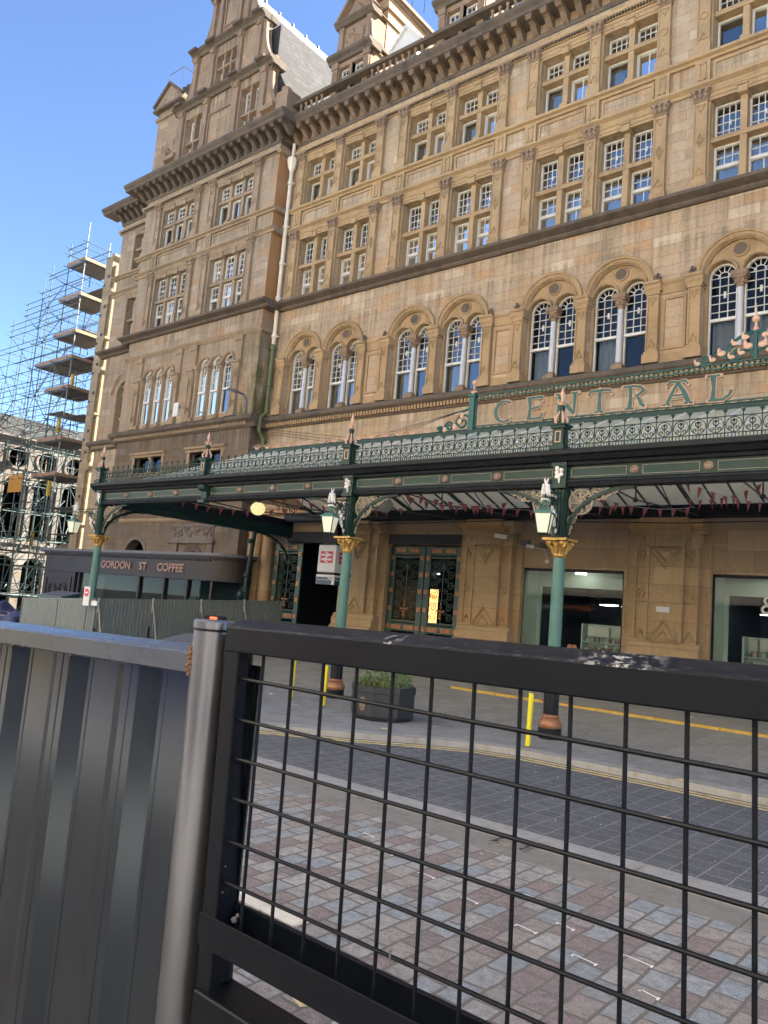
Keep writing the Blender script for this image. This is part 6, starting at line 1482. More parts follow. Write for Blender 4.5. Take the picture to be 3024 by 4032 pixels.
# ================================================================== street furniture
# low yellow kerb rail in front of the shops
m = MB(); xx = -12.95
while xx < 6: m.prism([(xx+.01,.26),(xx+1.5-.01,.26),(xx+1.5-.01,.35),(xx+.01,.35)], 19.2, 19.38); xx += 1.5
tag(m.build('yellow_kerb', plain('ochre_kerb_paint', (.46,.30,.06), .8, var=.25, nscale=9, dirt=(.2,.15,.08), dirt_amt=.7)), 'low ochre yellow painted kerb running along the shopfronts', 'kerb')
M['yellow'] = plain('bright_yellow_sleeve', (.70,.60,.02), .4, var=.05, bumps=0)
def bollard(x, y, h, lean, label):
    t = thing('bollard', label, 'bollard', (x,y,.1), 'yellow bollards')
    MB().tube([(x,y,.12),(x+lean,y,.1+h-.05)], .048, 16).build('sleeve', M['yellow'], t, smooth=True)
    MB().tube([(x,y,.09),(x,y,.13)], .05, 12).tube([(x+lean,y,.1+h-.05),(x+lean,y,.1+h-.02),(x+lean,y,.1+h)], [.047,.045,.03], 12).build('cap', M['lead'], t, smooth=True)
    return t
bollard(-7.12, 13.22, 1.04, .02, 'slim yellow bollard beside the black base of the right-hand canopy column')
bollard(-13.55, 13.35, .98, .0, 'slim yellow bollard farthest left, apart from the other two')
t = bollard(-12.30, 13.15, .98, .02, 'slim yellow bollard just left of the column, with white tape round it')
m = MB(); rg = random.Random(1)
for i in range(7): a = rg.uniform(0,6.28); m.add([(-12.33+.07*math.cos(a),13.09+.04*math.sin(a),.52+rg.uniform(-.05,.06)),(-12.33+.12*math.cos(a+.5),13.07+.06*math.sin(a+.5),.55+rg.uniform(-.1,.08)),(-12.31+.09*math.cos(a+1),13.09,.46+rg.uniform(-.05,.08))],[(0,1,2)])
m.build('tape', M['signwhite'], t)
# planter
t = thing('planter', 'octagonal dark grey planter with a low green shrub on the pavement', 'planter', (-10.62,13.2,.1))
px_, py_ = -10.62, 13.2
M['plantgrey'] = plain('dark_grey_planter', (.020,.022,.026), .5, var=.15, dirt=(.04,.04,.04), dirt_amt=.4)
m = MB(); m.lathe([(.66,.13),(.70,.20),(.70,.66),(.72,.67),(.72,.80),(.64,.80),(.62,.70)], px_, py_, 8, PI/8)
m.lathe([(.60,.10),(.60,.14)], px_, py_, 8, PI/8)
m.build('tub', M['plantgrey'], t)
MB().prismz(circ(px_, py_, .63, 16), .68, .72).build('soil', plain('soil', (.05,.035,.025), .95), t)
m, tt, p, out = new_mat('shrub_leaf'); P = wpos(tt); nn = noise(tt, P, 6, 3); c = ramp(tt, nn, [(.3,(.04,.09,.025)),(.55,(.10,.17,.04)),(.75,(.22,.26,.06))]); tt.links.new(c, p.inputs['Base Color']); p.inputs['Roughness'].default_value = .5
M['leaf'] = m
m = MB(); rg = random.Random(21)
for k in range(2000):
    a = rg.uniform(0, 2*PI); r_ = math.sqrt(rg.random())*.62; cl_ = .5+.5*math.sin(a*3+1)*math.sin(r_*9+2)
    x, y = px_+r_*math.cos(a), py_+r_*math.sin(a); top = (.28+.42*cl_)*(1.15-r_)+.06; z = .78+rg.random()*top
    if (x-px_) < -.2: z = .76+rg.random()*.16
    d = Vector((rg.gauss(0,1), rg.gauss(0,1), rg.gauss(.5,.6))).normalized(); s_ = d.cross(Vector((rg.gauss(0,1),rg.gauss(0,1),.2))).normalized(); L = rg.uniform(.03,.055); o = Vector((x,y,z))
    m.add([o, o+d*L*.5+s_*L*.35, o+d*L, o+d*L*.5-s_*L*.35], [(0,1,2,3)])
m.build('shrub', M['leaf'], t)
m = MB()
for k in range(60):
    a = rg.uniform(0, 2*PI); r_ = rg.uniform(.1,.6); b = Vector((px_+r_*.8*math.cos(a), py_+r_*.8*math.sin(a), .72)); m.tube([b, b+Vector((.06*math.cos(a),.06*math.sin(a),rg.uniform(.12,.35)))], [.006,.003], 4)
m.build('stem', plain('woody_stem', (.16,.11,.06), .9), t)
M['crest'] = plain('bronze_crest', (.16,.13,.10), .5, .3)
m = MB(); cz = .44
T = Matrix.Translation((px_, py_, 0)) @ Matrix.Rotation(math.radians(-14), 4, 'Z')
# low relief shield on the face that looks towards the camera
fa = -PI/2-PI/8+PI/8*0
k = MB(); k.prism([(-.08,.36),(.08,.36),(.08,.52),(.06,.56),(0,.58),(-.06,.56),(-.08,.52)], -.012, 0); k.prism([(-.06,.30),(.06,.30),(.06,.345),(-.06,.345)], -.01, 0); k.tube([(-.05,-.014,.52),(0,-.014,.46),(.05,-.014,.52)], .008, 4)
apo = .70*math.cos(PI/8); nf = -PI/2
k.xf(Matrix.Translation((px_+apo*math.cos(nf), py_+apo*math.sin(nf), 0)) @ Matrix.Rotation(nf+PI/2, 4, 'Z')); k.build('crest', M['crest'], t)
# gully grate in the near kerb
t = thing('drain_grate', 'ornate iron drain grate set in the pale kerb of the near pavement', 'drain', (-4.24,7.66,.05))
m = MB(); gx, gy, gz0 = -4.22, 7.62, .064
m.box(gx-.20, gx+.20, gy-.16, gy+.16, .02, gz0-.002); m.build('pit', M['shopdark'], t)
m = MB()
for r_ in (.03,.06,.09,.12,.15): m.tube([(gx+r_*math.cos(2*PI*i/28)*1.0, gy+r_*.82*math.sin(2*PI*i/28), gz0) for i in range(28)], .008, 4, closed=True)
for i in range(10): a = 2*PI*i/10; m.bar((gx+.03*math.cos(a),gy+.03*math.sin(a),gz0),(gx+.16*math.cos(a),gy+.14*math.sin(a),gz0),.010,.014)
for (a, b) in (((-.20,-.16),(.20,-.16)),((.20,-.16),(.20,.16)),((.20,.16),(-.20,.16)),((-.20,.16),(-.20,-.16))): m.bar((gx+a[0],gy+a[1],gz0),(gx+b[0],gy+b[1],gz0),.025,.015)
for s in (-1,1):
    for u in (-1,1): m.bar((gx+s*.19,gy+u*.15,gz0),(gx+s*.11,gy+u*.10,gz0),.016,.013)
m.build('grate', plain('rusty_iron', (.20,.185,.165), .7, .2, var=.3, nscale=30), t)
# ---- steel hoarding across the street
M['hoard'] = plain('galvanised_hoarding', (.15,.172,.165), .5, .2, var=.12, nscale=3, bumps=0, dirt=(.2,.21,.2), dirt_amt=.4)
HW = 2.05; HX = -23.35; HL = ['steel hoarding panel at the end nearest the station gates, closing off the pavement','second steel hoarding panel from the station gates, in front of the cafe','third steel hoarding panel from the station gates, under the cafe lettering','steel hoarding panel at the corner beside the no entry sign','steel hoarding panel facing the street, just left of the no entry sign','smoother steel hoarding panel at the far end facing the street']
def hoarding(p0, p1, label, zt0, zt1, brace, d_):
    """corrugated panel between two plan points, its tops at zt0 and zt1"""
    p0 = Vector(p0); p1 = Vector(p1); L = (p1-p0).length; u = (p1-p0)/L; nrm = Vector((u.y, -u.x))
    t = thing('steel_hoarding', label, 'hoarding', ((p0.x+p1.x)/2, (p0.y+p1.y)/2, (zt0+zt1)/2-2.0), 'grey steel hoarding panels')
    at = lambda s, d, z: (p0.x+u.x*s+nrm.x*d, p0.y+u.y*s+nrm.y*d, z)
    zt = lambda s: zt0+(zt1-zt0)*s/L
    prof = []; k = 15; pitch = (L-.10)/k; s = .05
    for i in range(k): prof += [(s, 0), (s+pitch*.40, 0), (s+pitch*.5, d_), (s+pitch*.9, d_)]; s += pitch
    prof.append((L-.05, 0)); k = len(prof)
    m = MB(); m.add([at(a, d, zt(a)-1.98) for a, d in prof]+[at(a, d, zt(a)-.03) for a, d in prof], [(j, j+1, k+j+1, k+j) for j in range(k-1)]); m.build('sheet', M['hoard'], t)
    f = MB()
    for dz in (0, -1.97): f.bar(at(0,0,zt0-.02+dz), at(L,0,zt1-.02+dz), .05, .045)
    for s in (.022, L-.022): f.bar(at(s,0,zt(s)-2.0), at(s,0,zt(s)), .045, .045)
    f.build('frame', M['hoard'], t)
    if brace:
        b = MB(); b.tube([at(.0,.05,zt0+.04), at(.0,.05,zt0-.45)], .028, 6); b.tube([at(.0,.07,zt0-.2), at(.02,.35,zt0-1.1), at(.04,.62,zt0-1.95)], .022, 6); b.build('brace', M['hbrace'], t)
        b = MB(); b.bar(at(-.06,.06,zt0-2.0), at(-.06,.06,zt0-.95), .06, .05); b.build('clamp_post', M['black'], t)
M['hbrace'] = plain('chalky_brace', (.33,.31,.27), .8, var=.2, bumps=0)
zt_ = lambda y: 1.97+.43*(y-13.8)/8.2
for i in range(4):
    y1 = 22.0-i*HW; hoarding((HX, y1-HW+.02), (HX, y1), HL[i], zt_(y1-HW), zt_(y1), True, .045)
for i in range(2):
    xa = HX-2.5*(i+1); hoarding((xa, 13.78), (xa+2.48, 13.78), HL[4+i], 1.97-.122*(i+1), 1.97-.122*i, False, .02)
# no entry sign on a thin pole over the hoarding
t = thing('no_entry_sign', 'small red and white no entry sign standing by the hoarding and corner column', 'sign', (-23.55,13.5,.0))
MB().tube([(-23.55,13.56,-.05),(-23.55,13.56,2.0)], .03, 6).build('pole', M['lead'], t)
MB().box(-23.72,-23.38,13.50,13.525,1.72,2.33).build('plate', M['signwhite'], t)
MB().arc(-23.55, 2.14, [(.0001,13.49),(.13,13.49),(.13,13.5),(.0001,13.5)], 0, 2*PI, 20).build('disc', M['signred'], t); MB().box(-23.63,-23.47,13.482,13.49,2.115,2.165).build('bar', M['signwhite'], t)
tag(MB().box(-23.33,-23.0,13.58,13.6,1.74,1.9).build('notice', M['signwhite']), 'small pale notice board on the hoarding right of the no entry sign', 'notice')
# teal cabinet and galvanised rail behind the hoarding, tarpaulin heap at the frame edge
t = thing('utility_cabinet', 'dark teal cabinet with a sloping lid behind the left end of the hoarding', 'cabinet', (-32.5,17.4,-1))
MB().profx([(17.0,-1.2),(17.8,-1.2),(17.8,1.95),(17.0,1.75)], -33.5, -31.6).build('body', plain('teal_paint', (.015,.07,.065), .4), t)
MB().profx([(16.95,1.75),(16.95,1.80),(17.85,2.02),(17.85,1.97)], -33.55, -31.55).build('lid', M['lead'], t)
t = thing('barrier_rail', 'thin galvanised rail between the cabinet and the cafe', 'rail', (-33,17.6,-1))
MB().tube([(-44,17.9,1.5),(-36,17.9,1.72),(-28,17.9,1.85)], .035, 6).build('rail', M['hoard'], t); m = MB()
for q in (-44,-40,-36,-32,-28): m.tube([(q,17.9,gz(q)),(q,17.9,1.5+.35*(q+44)/16)], .03, 6)
m.build('post', M['hoard'], t)
t = thing('tarpaulin_heap', 'heap under a blue-purple tarpaulin with a red strap at the left edge', 'heap', (-30.0,14.0,-.6))
m = MB(); m.sph((-31.2,14.5,.35), 1.0, 40, 24, (1.1,.7,1.0)); rg = random.Random(5)
m.v = [(x+.09*math.sin(7*z+3*y)+.05*math.sin(17*z), y+.10*math.sin(9*x)+.05*math.sin(19*x+5*z), z+.16*math.sin(5*x+4*y)+.07*math.sin(13*x+3*z)) for x, y, z in m.v]
m.build('tarpaulin', plain('blue_tarpaulin', (.06,.065,.14), .4, var=.4), t, smooth=True)
MB().tube([(-31.9,13.75,.35),(-31.2,13.62,.30),(-30.4,13.8,.25)], .045, 6).tube([(-30.7,13.7,.3),(-30.65,13.68,-.3)], .04, 6).build('strap', plain('red_strap', (.45,.06,.07), .5), t)
MB().sph((-30.15,13.85,.42), .2, 10, 8, (.7,.6,1.1)).build('bundle', M['signwhite'], t, smooth=True)
# grey lectern-like cabinet on the near pavement, behind the foreground post
t = thing('street_cabinet', 'small grey cabinet with a sloping top just behind the foreground post', 'cabinet', (-14.1,10.6,0))
MB().box(-14.55,-13.75,10.4,10.9,-.05,1.25).build('body', M['gtrim'], t); MB().profx([(10.25,1.27),(10.25,1.31),(11.05,1.50),(11.05,1.46)], -14.75, -13.6).build('lid', M['lead'], t)
# ================================================================== foreground: grey hoarding, post and black mesh gate
M['nearsteel'] = None
def steel(name, col, rough, metal, spec=.5, streak=.5, coat=0):
    m, t, p, out = new_mat(name); P = wpos(t)
    n1 = noise(t, wpos(t, (60,60,3)), 1, 4, .6); n2 = noise(t, P, 60, 4, .7); n3 = noise(t, P, 3, 3)
    c = mix(t, tuple(x*.94 for x in col), tuple(x*1.05 for x in col), n1)
    c = mix(t, c, tuple(x*.75 for x in col), ramp(t, n3, [(.35,.4),(.6,0)]))
    t.links.new(c, p.inputs['Base Color']); p.inputs['Metallic'].default_value = metal; p.inputs['Specular IOR Level'].default_value = spec
    t.links.new(ramp(t, n3, [(.25,rough-.03),(.75,rough+.05)]), p.inputs['Roughness'])
    if coat: p.inputs['Coat Weight'].default_value = coat; p.inputs['Coat Roughness'].default_value = .25
    return m
M['nearsteel'] = steel('grey_coated_steel', (.075,.090,.105), .20, .85)
M['postgrey'] = steel('galvanised_post', (.26,.27,.285), .30, .9)
M['nearblack'] = steel('black_gate_paint', (.003,.0045,.008), .42, .0, .22)
M['rust_tone'] = plain('rusty_weld', (.16,.085,.045), .9, var=.5, nscale=70, bumps=.6)
M['scuff'] = plain('scuffed_bare_metal', (.13,.13,.135), .5, .3, var=.6, nscale=60)
FY = 1.307
def worn_top():
    m = steel('worn_black_rail', (.003,.0045,.008), .42, .0, .22); t = m.node_tree; p = next(n for n in t.nodes if n.type == 'BSDF_PRINCIPLED')
    g = N(t,'ShaderNodeNewGeometry'); s1 = N(t,'ShaderNodeSeparateXYZ'); t.links.new(g.outputs['Position'], s1.inputs[0]); s2 = N(t,'ShaderNodeSeparateXYZ'); t.links.new(g.outputs['Normal'], s2.inputs[0])
    upf = math_(t, 'GREATER_THAN', s2.outputs[2], .35); P = wpos(t, (1, 1, 1))
    n1 = noise(t, P, 55, 6, .7); n2 = noise(t, wpos(t,(12,60,60)), 3, 5, .7)
    a = math_(t, 'MAXIMUM', within(t, s1.outputs[0], -.62, -.45, .08), math_(t, 'MULTIPLY', within(t, s1.outputs[0], -1.06, -1.0, .03), .8))
    chip = math_(t, 'MULTIPLY', math_(t, 'MULTIPLY', ramp(t, n1, [(.53,0),(.58,1)]), a), upf)
    scr = math_(t, 'MULTIPLY', ramp(t, n2, [(.55,0),(.72,.55)]), upf)
    old = p.inputs['Base Color'].links[0].from_socket
    c = mix(t, old, (.16,.17,.19), scr); c = mix(t, c, (.36,.36,.355), chip); t.links.new(c, p.inputs['Base Color']); return m
t = thing('corrugated_hoarding', 'close grey corrugated steel hoarding with a top rail, at the left front', 'hoarding', (-2.4, 1.36, .05))
pts = []; x = -1.76-.395*8
while x < -1.70:
    pts += [(x, 1.372), (x+.072, 1.346), (x+.078,1.343), (x+.110,1.343), (x+.112,1.346), (x+.120,1.346), (x+.122,1.343), (x+.155, 1.343), (x+.161,1.346), (x+.228, 1.370), (x+.232,1.372), (x+.245,1.372), (x+.247,1.369), (x+.252,1.369), (x+.254,1.372)]; x += .395
m = MB(); k = len(pts)
m.add([(a,b,.06) for a, b in pts]+[(a,b,2.23) for a, b in pts], [(i,i+1,k+i+1,k+i) for i in range(k-1)])
m.build('sheet', M['nearsteel'], t, smooth=True, angle=math.radians(12))
m = MB(); sl_ = .019   # the rail drops a little to the left
xa, xb = -4.4, -1.695
prof = [(1.300,.0),(1.296,.004),(1.296,.052),(1.302,.058),(1.312,.0595),(1.352,.073),(1.372,.073),(1.378,.065),(1.378,.0)]
n = len(prof); z0 = 2.190
m.add([(xa,y,z0-sl_*(xb-xa)+z) for y, z in prof]+[(xb,y,z0+z) for y, z in prof], [list(range(n)), list(range(2*n-1,n-1,-1))]+[(i,n+i,n+(i+1)%n,(i+1)%n) for i in range(n)])
m.build('top_rail', steel('rail_steel', (.13,.15,.17), .27, .7), t)
m = MB()
for q in (-2.69, -2.30, -3.1): m.sph((q,1.294,2.185-.019*(-1.7-q)), .006, 8, 6, (1,.7,1.3))
m.build('rivet', M['black'], t)
MB().bar((-4.4,1.36,.5),(-1.7,1.36,.5),.03,.06).build('bottom_rail', M['nearsteel'], t)
LEAN = .021
def lean(mb, k, zr=1.6): mb.v = [(x-(z-zr)*k, y, z) for x, y, z in mb.v]; return mb
t = thing('hoarding_post', 'round galvanised steel post with a dark cap and a rusty weld, between hoarding and gate', 'post', (-1.62, 1.335, .05))
PXc = -1.653
lean(MB().lathe([(.0525,.06),(.0525,2.318)], PXc, 1.335, 40), LEAN).build('tube', M['postgrey'], t, smooth=True)
lean(MB().lathe([(.055,2.312),(.055,2.330),(.051,2.334),(.02,2.335)], PXc, 1.335, 40), LEAN).build('cap', M['postgrey'], t, smooth=True); lean(MB().lathe([(.0535,2.305),(.0535,2.3115)], PXc, 1.335, 40), LEAN).build('cap_joint', M['black'], t)
m = MB(); rg = random.Random(3)
for i in range(26):
    z = 2.188+i*.0029; m.sph((-1.700+.004*math.sin(i*1.3)+rg.uniform(-.002,.002), 1.291+rg.uniform(-.003,.003), z), rg.uniform(.004,.0075), 6, 5)
m.build('weld', M['rust_tone'], t, smooth=True)
lean(MB().sph((PXc-.013,1.286,2.19),.0022,6,5).sph((PXc-.014,1.286,2.165),.0022,6,5).sph((PXc-.012,1.286,2.285),.003,6,5), LEAN).build('speck', M['black'], t)
t = thing('reflector_post', 'black capped post top with an orange reflector just behind the grey post', 'post', (-1.9, 1.6, .05))
m = MB().tube([(-1.98,1.58,.06),(-1.98,1.58,2.322)], .036, 20); m.lathe([(.039,2.32),(.039,2.335),(.03,2.338)], -1.98, 1.58, 20); m.build('tube', M['black'], t, smooth=True)
MB().tube([(-1.957,1.5465,2.3285),(-1.938,1.556,2.3285)], .005, 6).build('reflector', emis('orange_reflector', (1,.12,.03), .25, (.8,.09,.03)), t)
# ---- black mesh gate
GL = .030
t = thing('mesh_gate', 'black steel gate with welded wire mesh filling the right foreground', 'gate', (-.7, 1.3, .05))
XE = 1.15
m = MB()
sl2 = .0145
def railx(prof, xa, xb, za, slope):
    n = len(prof)
    return MB().add([(xa,y,za+z) for y, z in prof]+[(xb,y,za+slope*(xb-xa)+z) for y, z in prof], [list(range(n)), list(range(2*n-1,n-1,-1))]+[(i,n+i,n+(i+1)%n,(i+1)%n) for i in range(n)])
top = railx([(1.285,0),(1.282,.003),(1.282,.058),(1.286,.0635),(1.296,.066),(1.332,.082),(1.340,.082),(1.345,.076),(1.345,0)], -1.553, XE, 2.2635, sl2)
top.build('top_rail', worn_top(), t, smooth=True, angle=math.radians(25))
st = lean(MB().box(-1.534,-1.483,1.285,1.322,.08,2.325), GL); st.build('stile', M['nearblack'], t, bevel=.004)
lean(MB().tube([(-1.541,1.352,.06),(-1.541,1.352,2.30)], .038, 24), .06).build('round_stile', M['nearblack'], t, smooth=True)
mid = railx([(1.282,0),(1.282,.074),(1.287,.074),(1.287,.006),(1.372,.006),(1.372,.080),(1.385,.080),(1.385,0)], -1.540, XE, 1.572, -.008)
mid.build('mid_rail', M['nearblack'], t, bevel=.002)
low = railx([(1.270,0),(1.270,.084),(1.274,.088),(1.372,.088),(1.376,.084),(1.376,0)], -1.518, XE, 1.394, -.015)
low.build('low_rail', M['nearblack'], t, bevel=.002)
MB().box(-1.56,XE,1.30,1.35,.10,.16).build('bottom_rail', M['nearblack'], t)
w_ = MB()
for i in range(26):
    xx = -1.4385+.1015*i; w_.tube([(xx,FY+.004,2.30+sl2*(xx+1.6)),(-1.421+.1013*i,FY+.004,1.58)], .0043, 8)
for j in range(6):
    z = (2.2005,2.1025,2.010,1.917,1.818,1.724)[j]; w_.tube([(-1.51-(z-1.6)*GL,FY-.004,z),(XE,FY-.004,z+.0*(XE+1.5))], .0046, 8)
w_.build('wire_mesh', M['nearblack'], t, smooth=True)
m = MB(); rg = random.Random(9)
for z in (2.17,2.02,1.87,1.76,1.70,1.545): m.sph((-1.485-(z-1.6)*GL+rg.uniform(-.006,.006),1.30,z), rg.uniform(.002,.0035), 6, 5)
m.sph((-1.475,1.335,1.633), .008, 8, 6); m.sph((-1.47,1.34,1.643), .005, 8, 6); m.tube([(-.975,1.30,1.737),(-.972,1.298,1.70)],[.003,.001],5)
m.build('weld', M['scuff'], t)
# ================================================================== scaffolding and ruined wall across the side street
M['tube'] = plain('scaffold_tube', (.085,.125,.12), .45, .3, var=.2, bumps=0); M['board'] = plain('scaffold_board', (.31,.19,.11), .85, var=.3)
M['tube_l'] = plain('pale_scaffold_tube', (.22,.24,.23), .45, .3, var=.2, bumps=0)
M['deck'] = plain('scaffold_deck_underside', (.13,.105,.09), .9, var=.3)
sc = thing('scaffolding', 'tall stepped scaffold of green tubes and timber decks around the ruined wall at the left', 'scaffolding', (-60, 30, -1.8))
YS = [28.8, 30.7, 32.7]
SXs = [(-56.9,30.9),(-59.4,29.7),(-62.0,28.5),(-63.2,27.3),(-65.6,26.0),(-67.9,24.9),(-70.4,22.6),(-73.0,21.0)]
GZ = -1.85
for i, (x, h) in enumerate(SXs):
    for j, y in enumerate(YS):
        hh = h-(0,.9,1.8)[j]
        MB().tube([(x,y,GZ),(x+.02,y,hh)], .042 if i else .05, 6).build('standard', M['tube_l'] if i in (0,) and j < 2 else M['tube'], sc)
LIFT = [1.0,3.4,5.6,7.9,10.3,13.1,15.0,17.2,19.6,21.7,23.2,24.7,26.2,27.6,28.7,29.2]
rg = random.Random(17)
nled = 0
for z in LIFT:
    reach = [x for x, h in SXs if h > z+.4]
    if len(reach) < 2: 
        continue
    for y in YS:
        MB().tube([(-56.4,y-.06,z),(min(reach)-.4,y-.06,z+rg.uniform(-.1,.1))], .036, 5).build('ledger', M['tube'], sc)
    for dz in (.5, 1.0):
        if z < 27 and rg.random() < .8:
            r2_ = [x for x, h in SXs if h > z+dz+.2]
            if len(r2_) > 1: MB().tube([(-56.5,YS[0]-.1,z+dz),(min(r2_)-.3,YS[0]-.1,z+dz)], .033, 5).build('guard_rail', M['tube'], sc)
    for x, h in SXs:
        if h > z+.3: MB().tube([(x+.06,YS[0]-.5,z+.05),(x+.06,YS[2]+.5,z+.05)], .034, 5).build('transom', M['tube'], sc)
for i in range(len(SXs)-1):
    (xa, ha), (xb, hb) = SXs[i], SXs[i+1]
    zs = [q for q in LIFT if q < hb-.5]
    for k in range(0, len(zs)-1):
        a, b = (xa, xb) if (k+i) % 2 else (xb, xa)
        if rg.random() < .75: MB().tube([(a,YS[0]-.12,zs[k]),(b,YS[0]-.12,zs[k+1])], .034, 5).build('brace', M['tube'], sc)
        if rg.random() < .5: MB().tube([(b,YS[2]+.1,zs[k]),(a,YS[2]+.1,zs[k+1])], .034, 5).build('brace', M['tube'], sc)
m = MB()
for k in range(330):
    x = rg.uniform(-74,-56.5); hmax = 30-.62*(-57-x); z = rg.uniform(0, min(hmax-2, 19))*(1 if k % 2 else .6); y = rg.choice(YS)+rg.uniform(-.3,.3); L = rg.uniform(1.5,3.2); a = rg.choice((0,.8,-.8,1.57,.5,-.5)); yd = rg.choice((0,0,1.5))
    m.tube([(x,y,z),(x-L*math.cos(a),y+yd,z+L*math.sin(a))], .028, 4)
tag(m.build('bracing_tubes', M['tube'], sc), kind='stuff')
m = MB()
for z, xl in ((27.6,-59.5),(24.7,-60.1),(21.7,-60.2),(19.6,-62.6),(17.2,-60.4),(13.1,-60.4),(10.3,-60.6)):
    d = MB(); d.box(xl,-56.7,YS[0]-.05,YS[1]+.9,z+.09,z+.13); d.build('deck', M['deck'], sc)
    b = MB(); b.box(-56.72,-56.68,YS[0]-.1,YS[2]+1.2,z+.13,z+.36); b.box(xl,-56.72,YS[0]-.12,YS[0]-.08,z+.13,z+.40); b.build('toe_board', M['board'], sc)
for z, xl, xr in ((26.0,-59,-56.8),(22.9,-61.5,-58.8),(20.3,-59.5,-56.9),(15.6,-60,-57),(8.2,-61,-56.9),(16.2,-63,-60.5),(6.1,-60,-56.8)):
    MB().box(xl,xr,YS[1]-.3,YS[2]+1,z,z+.05).build('deck', M['deck'], sc)
for (x, y, z, c) in ((-59.0,29.3,9.0,0),(-58.6,29.2,14.0,0),(-58.2,29.6,17.6,0),(-60.8,29.4,5.0,0)):
    o = MB().box(x,x+.25,y,y+.2,z,z+1.2).build('yellow_sheet', plain('yellow_board', (.62,.42,.07), .7), sc) if c == 0 else None
MB().box(-64.1,-61.8,28.6,28.64,9.3,10.7).build('plywood_sheet', plain('orange_plywood', (.55,.27,.06), .8), sc)
# ruined wall: what is left of a corner building
M['ruin'] = stone('ruined_sandstone', (.33,.25,.15), (.29,.22,.14), stain_amt=.3, orange=(.36,.26,.14))
M['ruinin'] = stone('broken_wall_core', (.22,.18,.14), (.30,.24,.18), brick=False, stain_amt=.4)
t = thing('ruined_wall', 'tall narrow remnant of a sandstone corner building behind the scaffolding', 'ruin', (-54, 30, -1.9))
rg = random.Random(30)
outl = [(-52.85,GZ-.3),(-52.85,27.3),(-54.0,27.45),(-54.15,25.2)]
z = 25.0
while z > 6: outl.append((-53.9-rg.uniform(.1,.5)-(25-z)*.025, z)); outl.append((-53.9-rg.uniform(.0,.6)-(25-z)*.025, z-.5)); z -= rg.uniform(.9,1.6)
outl += [(-57.5,5.6),(-60.6,5.3),(-61.2,3.0),(-61.4,GZ-.3)]
m = MB(); m.prism(outl, 31.5, 32.4); m.build('broken_face', M['ruinin'], t)
m = MB(); m.box(-53.75,-52.8,28.9,31.49,GZ-.3,27.2); m.box(-53.75,-52.82,32.41,44,GZ-.3,26.0); m.build('street_wall', M['ruin'], t)
m = MB()
for z, pr, h in ((26.9,.25,.4),(24.0,.4,.5),(20.4,.35,.4),(17.9,.45,.5),(14.6,.3,.35),(10.6,.55,.6),(6.4,.4,.4),(2.2,.3,.3)):
    m.prism([(-52.85,z),(-52.8+pr*.4,z),(-52.8+pr,z+h*.6),(-52.8+pr,z+h),(-52.85,z+h*1.1)], 28.85, 44)
m.box(-52.95,-52.55,29.1,29.5,GZ,26.5)
m.build('cornice', M['ruin'], t)
m = MB()
for z in (25.5,23.1,20.9,18.6,16.4,13.5,11.9,8.6,6.5): m.box(-53.2,-53.0,28.84,28.92,z,z+.2); m.box(-53.65,-53.5,28.84,28.92,z-.6,z-.45)
m.build('putlog_hole', M['shopdark'], t)
# pale building with round windows beyond
M['pale'] = stone('pale_stone', (.17,.155,.14), (.14,.13,.115), stain_amt=.6)
t = thing('pale_building', 'pale stone building with round windows and a dark slate roof behind the scaffolding', 'building', (-70, 40, -1.9))
BXF = -66.0
m = MB()
# the front faces the side street; work in y,z and turn it
outer = [(10,GZ-.3),(62,GZ-.3),(62,14.2),(10,14.2)]
hol = []
y = 12.0
while y < 61:
    hol += [circ(y, 12.6, .85, 20), archpoly(y, .85, 5.6, 10.2, 12), archpoly(y, .95, -.8, 3.3, 12)]; y += 2.55
pm = plate(outer, hol, -.3, .3)
pm.v = [(BXF-b, a, c) for a, b, c in pm.v]; pm.build('wall', M['pale'], t)
MB().box(BXF-1.2,BXF-1.1,10,62,GZ,14.2).build('window_glass', M['pane_d'], t)
m = MB()
y = 12.0
while y < 61:
    for r_ in (.85,): 
        a_ = MB(); a_.arc(y, 12.6, [(r_,-.3),(r_,-.42),(r_+.2,-.42),(r_+.2,-.3)], 0, 2*PI, 20); a_.arc(y, 10.2, [(.85,-.3),(.85,-.4),(1.05,-.4),(1.05,-.3)], 0, PI, 14); a_.box(y+1.15,y+1.4,-.45,-.3,5.0,11.0)
        a_.box(y-.04,y+.04,-.1,0,11.7,13.5); a_.box(y-.85,y+.85,-.1,0,12.56,12.64)
        a_.v = [(BXF-b, a, c) for a, b, c in a_.v]; m.add(a_.v, a_.f)
    y += 2.55
for z, pr in ((13.9,.7),(11.3,.4),(5.0,.5),(4.3,.3)):
    q = MB(); q.prism([(BXF,z),(BXF+pr*.5,z),(BXF+pr,z+.3),(BXF+pr,z+.45),(BXF,z+.5)], 10, 62); m.add(q.v, q.f)
m.build('trim', M['pale'], t)
MB().prism([(BXF-.1,14.3),(BXF-2.6,16.6),(BXF-12,16.6),(BXF-14,14.3)], 10, 62).build('roof', M['slate'], t)
MB().box(BXF-14,BXF-1.3,10,62,GZ-.3,14.1).build('rear_wall', M['pale'], t)
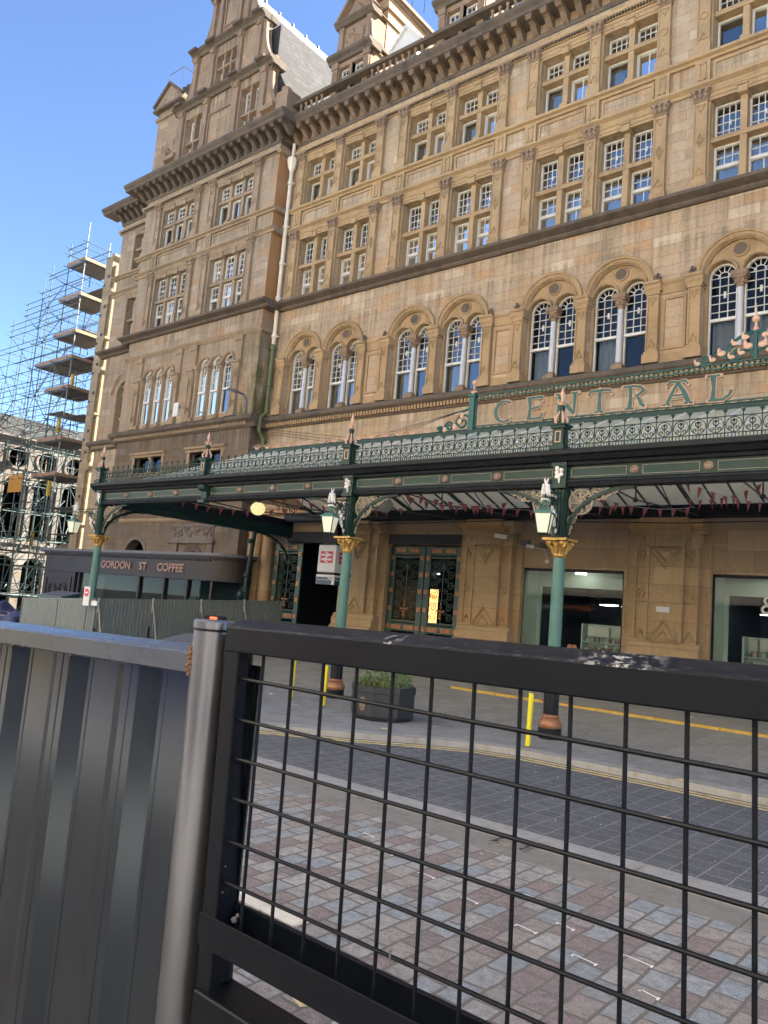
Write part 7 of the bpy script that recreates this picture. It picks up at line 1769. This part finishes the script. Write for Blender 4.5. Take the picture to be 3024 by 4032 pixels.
# ================================================================== the terrace across the street, behind the camera (unseen; bounces sunlight, shows in reflections)
t = thing('opposite_terrace', 'terrace of shops, walls whitened to bounce light, across the street facing the hotel, reflected in its windows', 'terrace', (-20, -10, 0))
TY = -6.0
hol = []; x = -62
while x < 24:
    for z in (6.5, 10.4, 14.2): hol.append(rect(x, x+1.1, z, z+2.0))
    x += 2.9
pm = plate(rect(-66, 34, 4.6, 19.5), hol, -.25, .25)
pm.v = [(a, TY-.25-b, c) for a, b, c in pm.v]; M['render'] = plain('bounce_cream_render', (.80,.75,.66), .9, var=.05, bumps=0)  # render paled to bounce sunlight onto the hotel front
pm.build('wall', M['render'], t)
MB().box(-66,26,TY-1.2,TY-1.1,0,19.4).build('window_glass', M['pane_d'], t)
m = MB()
for z, pr in ((4.6,.5),(9.6,.3),(13.4,.3),(17.4,.4),(19.4,.8)): m.box(-66,26,TY,TY+pr,z,z+.35)
m.build('cornice', M['render'], t)
MB().box(-66,26,TY-12,TY-1.3,-.2,19.3).build('rear_wall', M['stone'], t)
m = MB(); m.box(-66,26,TY-.4,TY,3.1,4.6)
x = -66
while x < 26: m.box(x,x+.5,TY-.4,TY,0,3.1); x += 4.6
m.build('shopfront', M['navy'], t)
for i, cc in enumerate(((.16,.12,.05),(.02,.03,.08),(.06,.03,.045),(.012,.016,.03),(.10,.10,.10),(.03,.02,.05),(.01,.02,.06),(.13,.12,.09))):
    x = -20+i*4.6; MB().box(x+.6,x+4.5,TY-.38,TY+.05,.0,4.5).build('shop_panel', plain('shop_colour_%d' % i, cc, .5, var=.1, bumps=0), t)  # unseen bays, coloured to tint the near hoarding's reflections
MB().box(-66,26,TY-.9,TY-.8,0,3.1).build('shop_glass', M['shopdark'], t)
def back_text(txt, xc, z, size, mat):
    k = text_mb(txt, size, .04, (0,0,0)); k.xf(Matrix.Translation((xc, TY+.02, z)) @ Matrix.Rotation(PI, 4, 'Z')); k.build('lettering', mat, t)
back_text("Sainsbury's", -25.9, 3.75, .68, emis('orange_sign_letters', (1,.22,.05), .6, (.5,.14,.03)))
back_text("Local", -28.5, 3.72, .68, emis('white_sign_letters', (1,1,1), .5, (.5,.5,.5)))
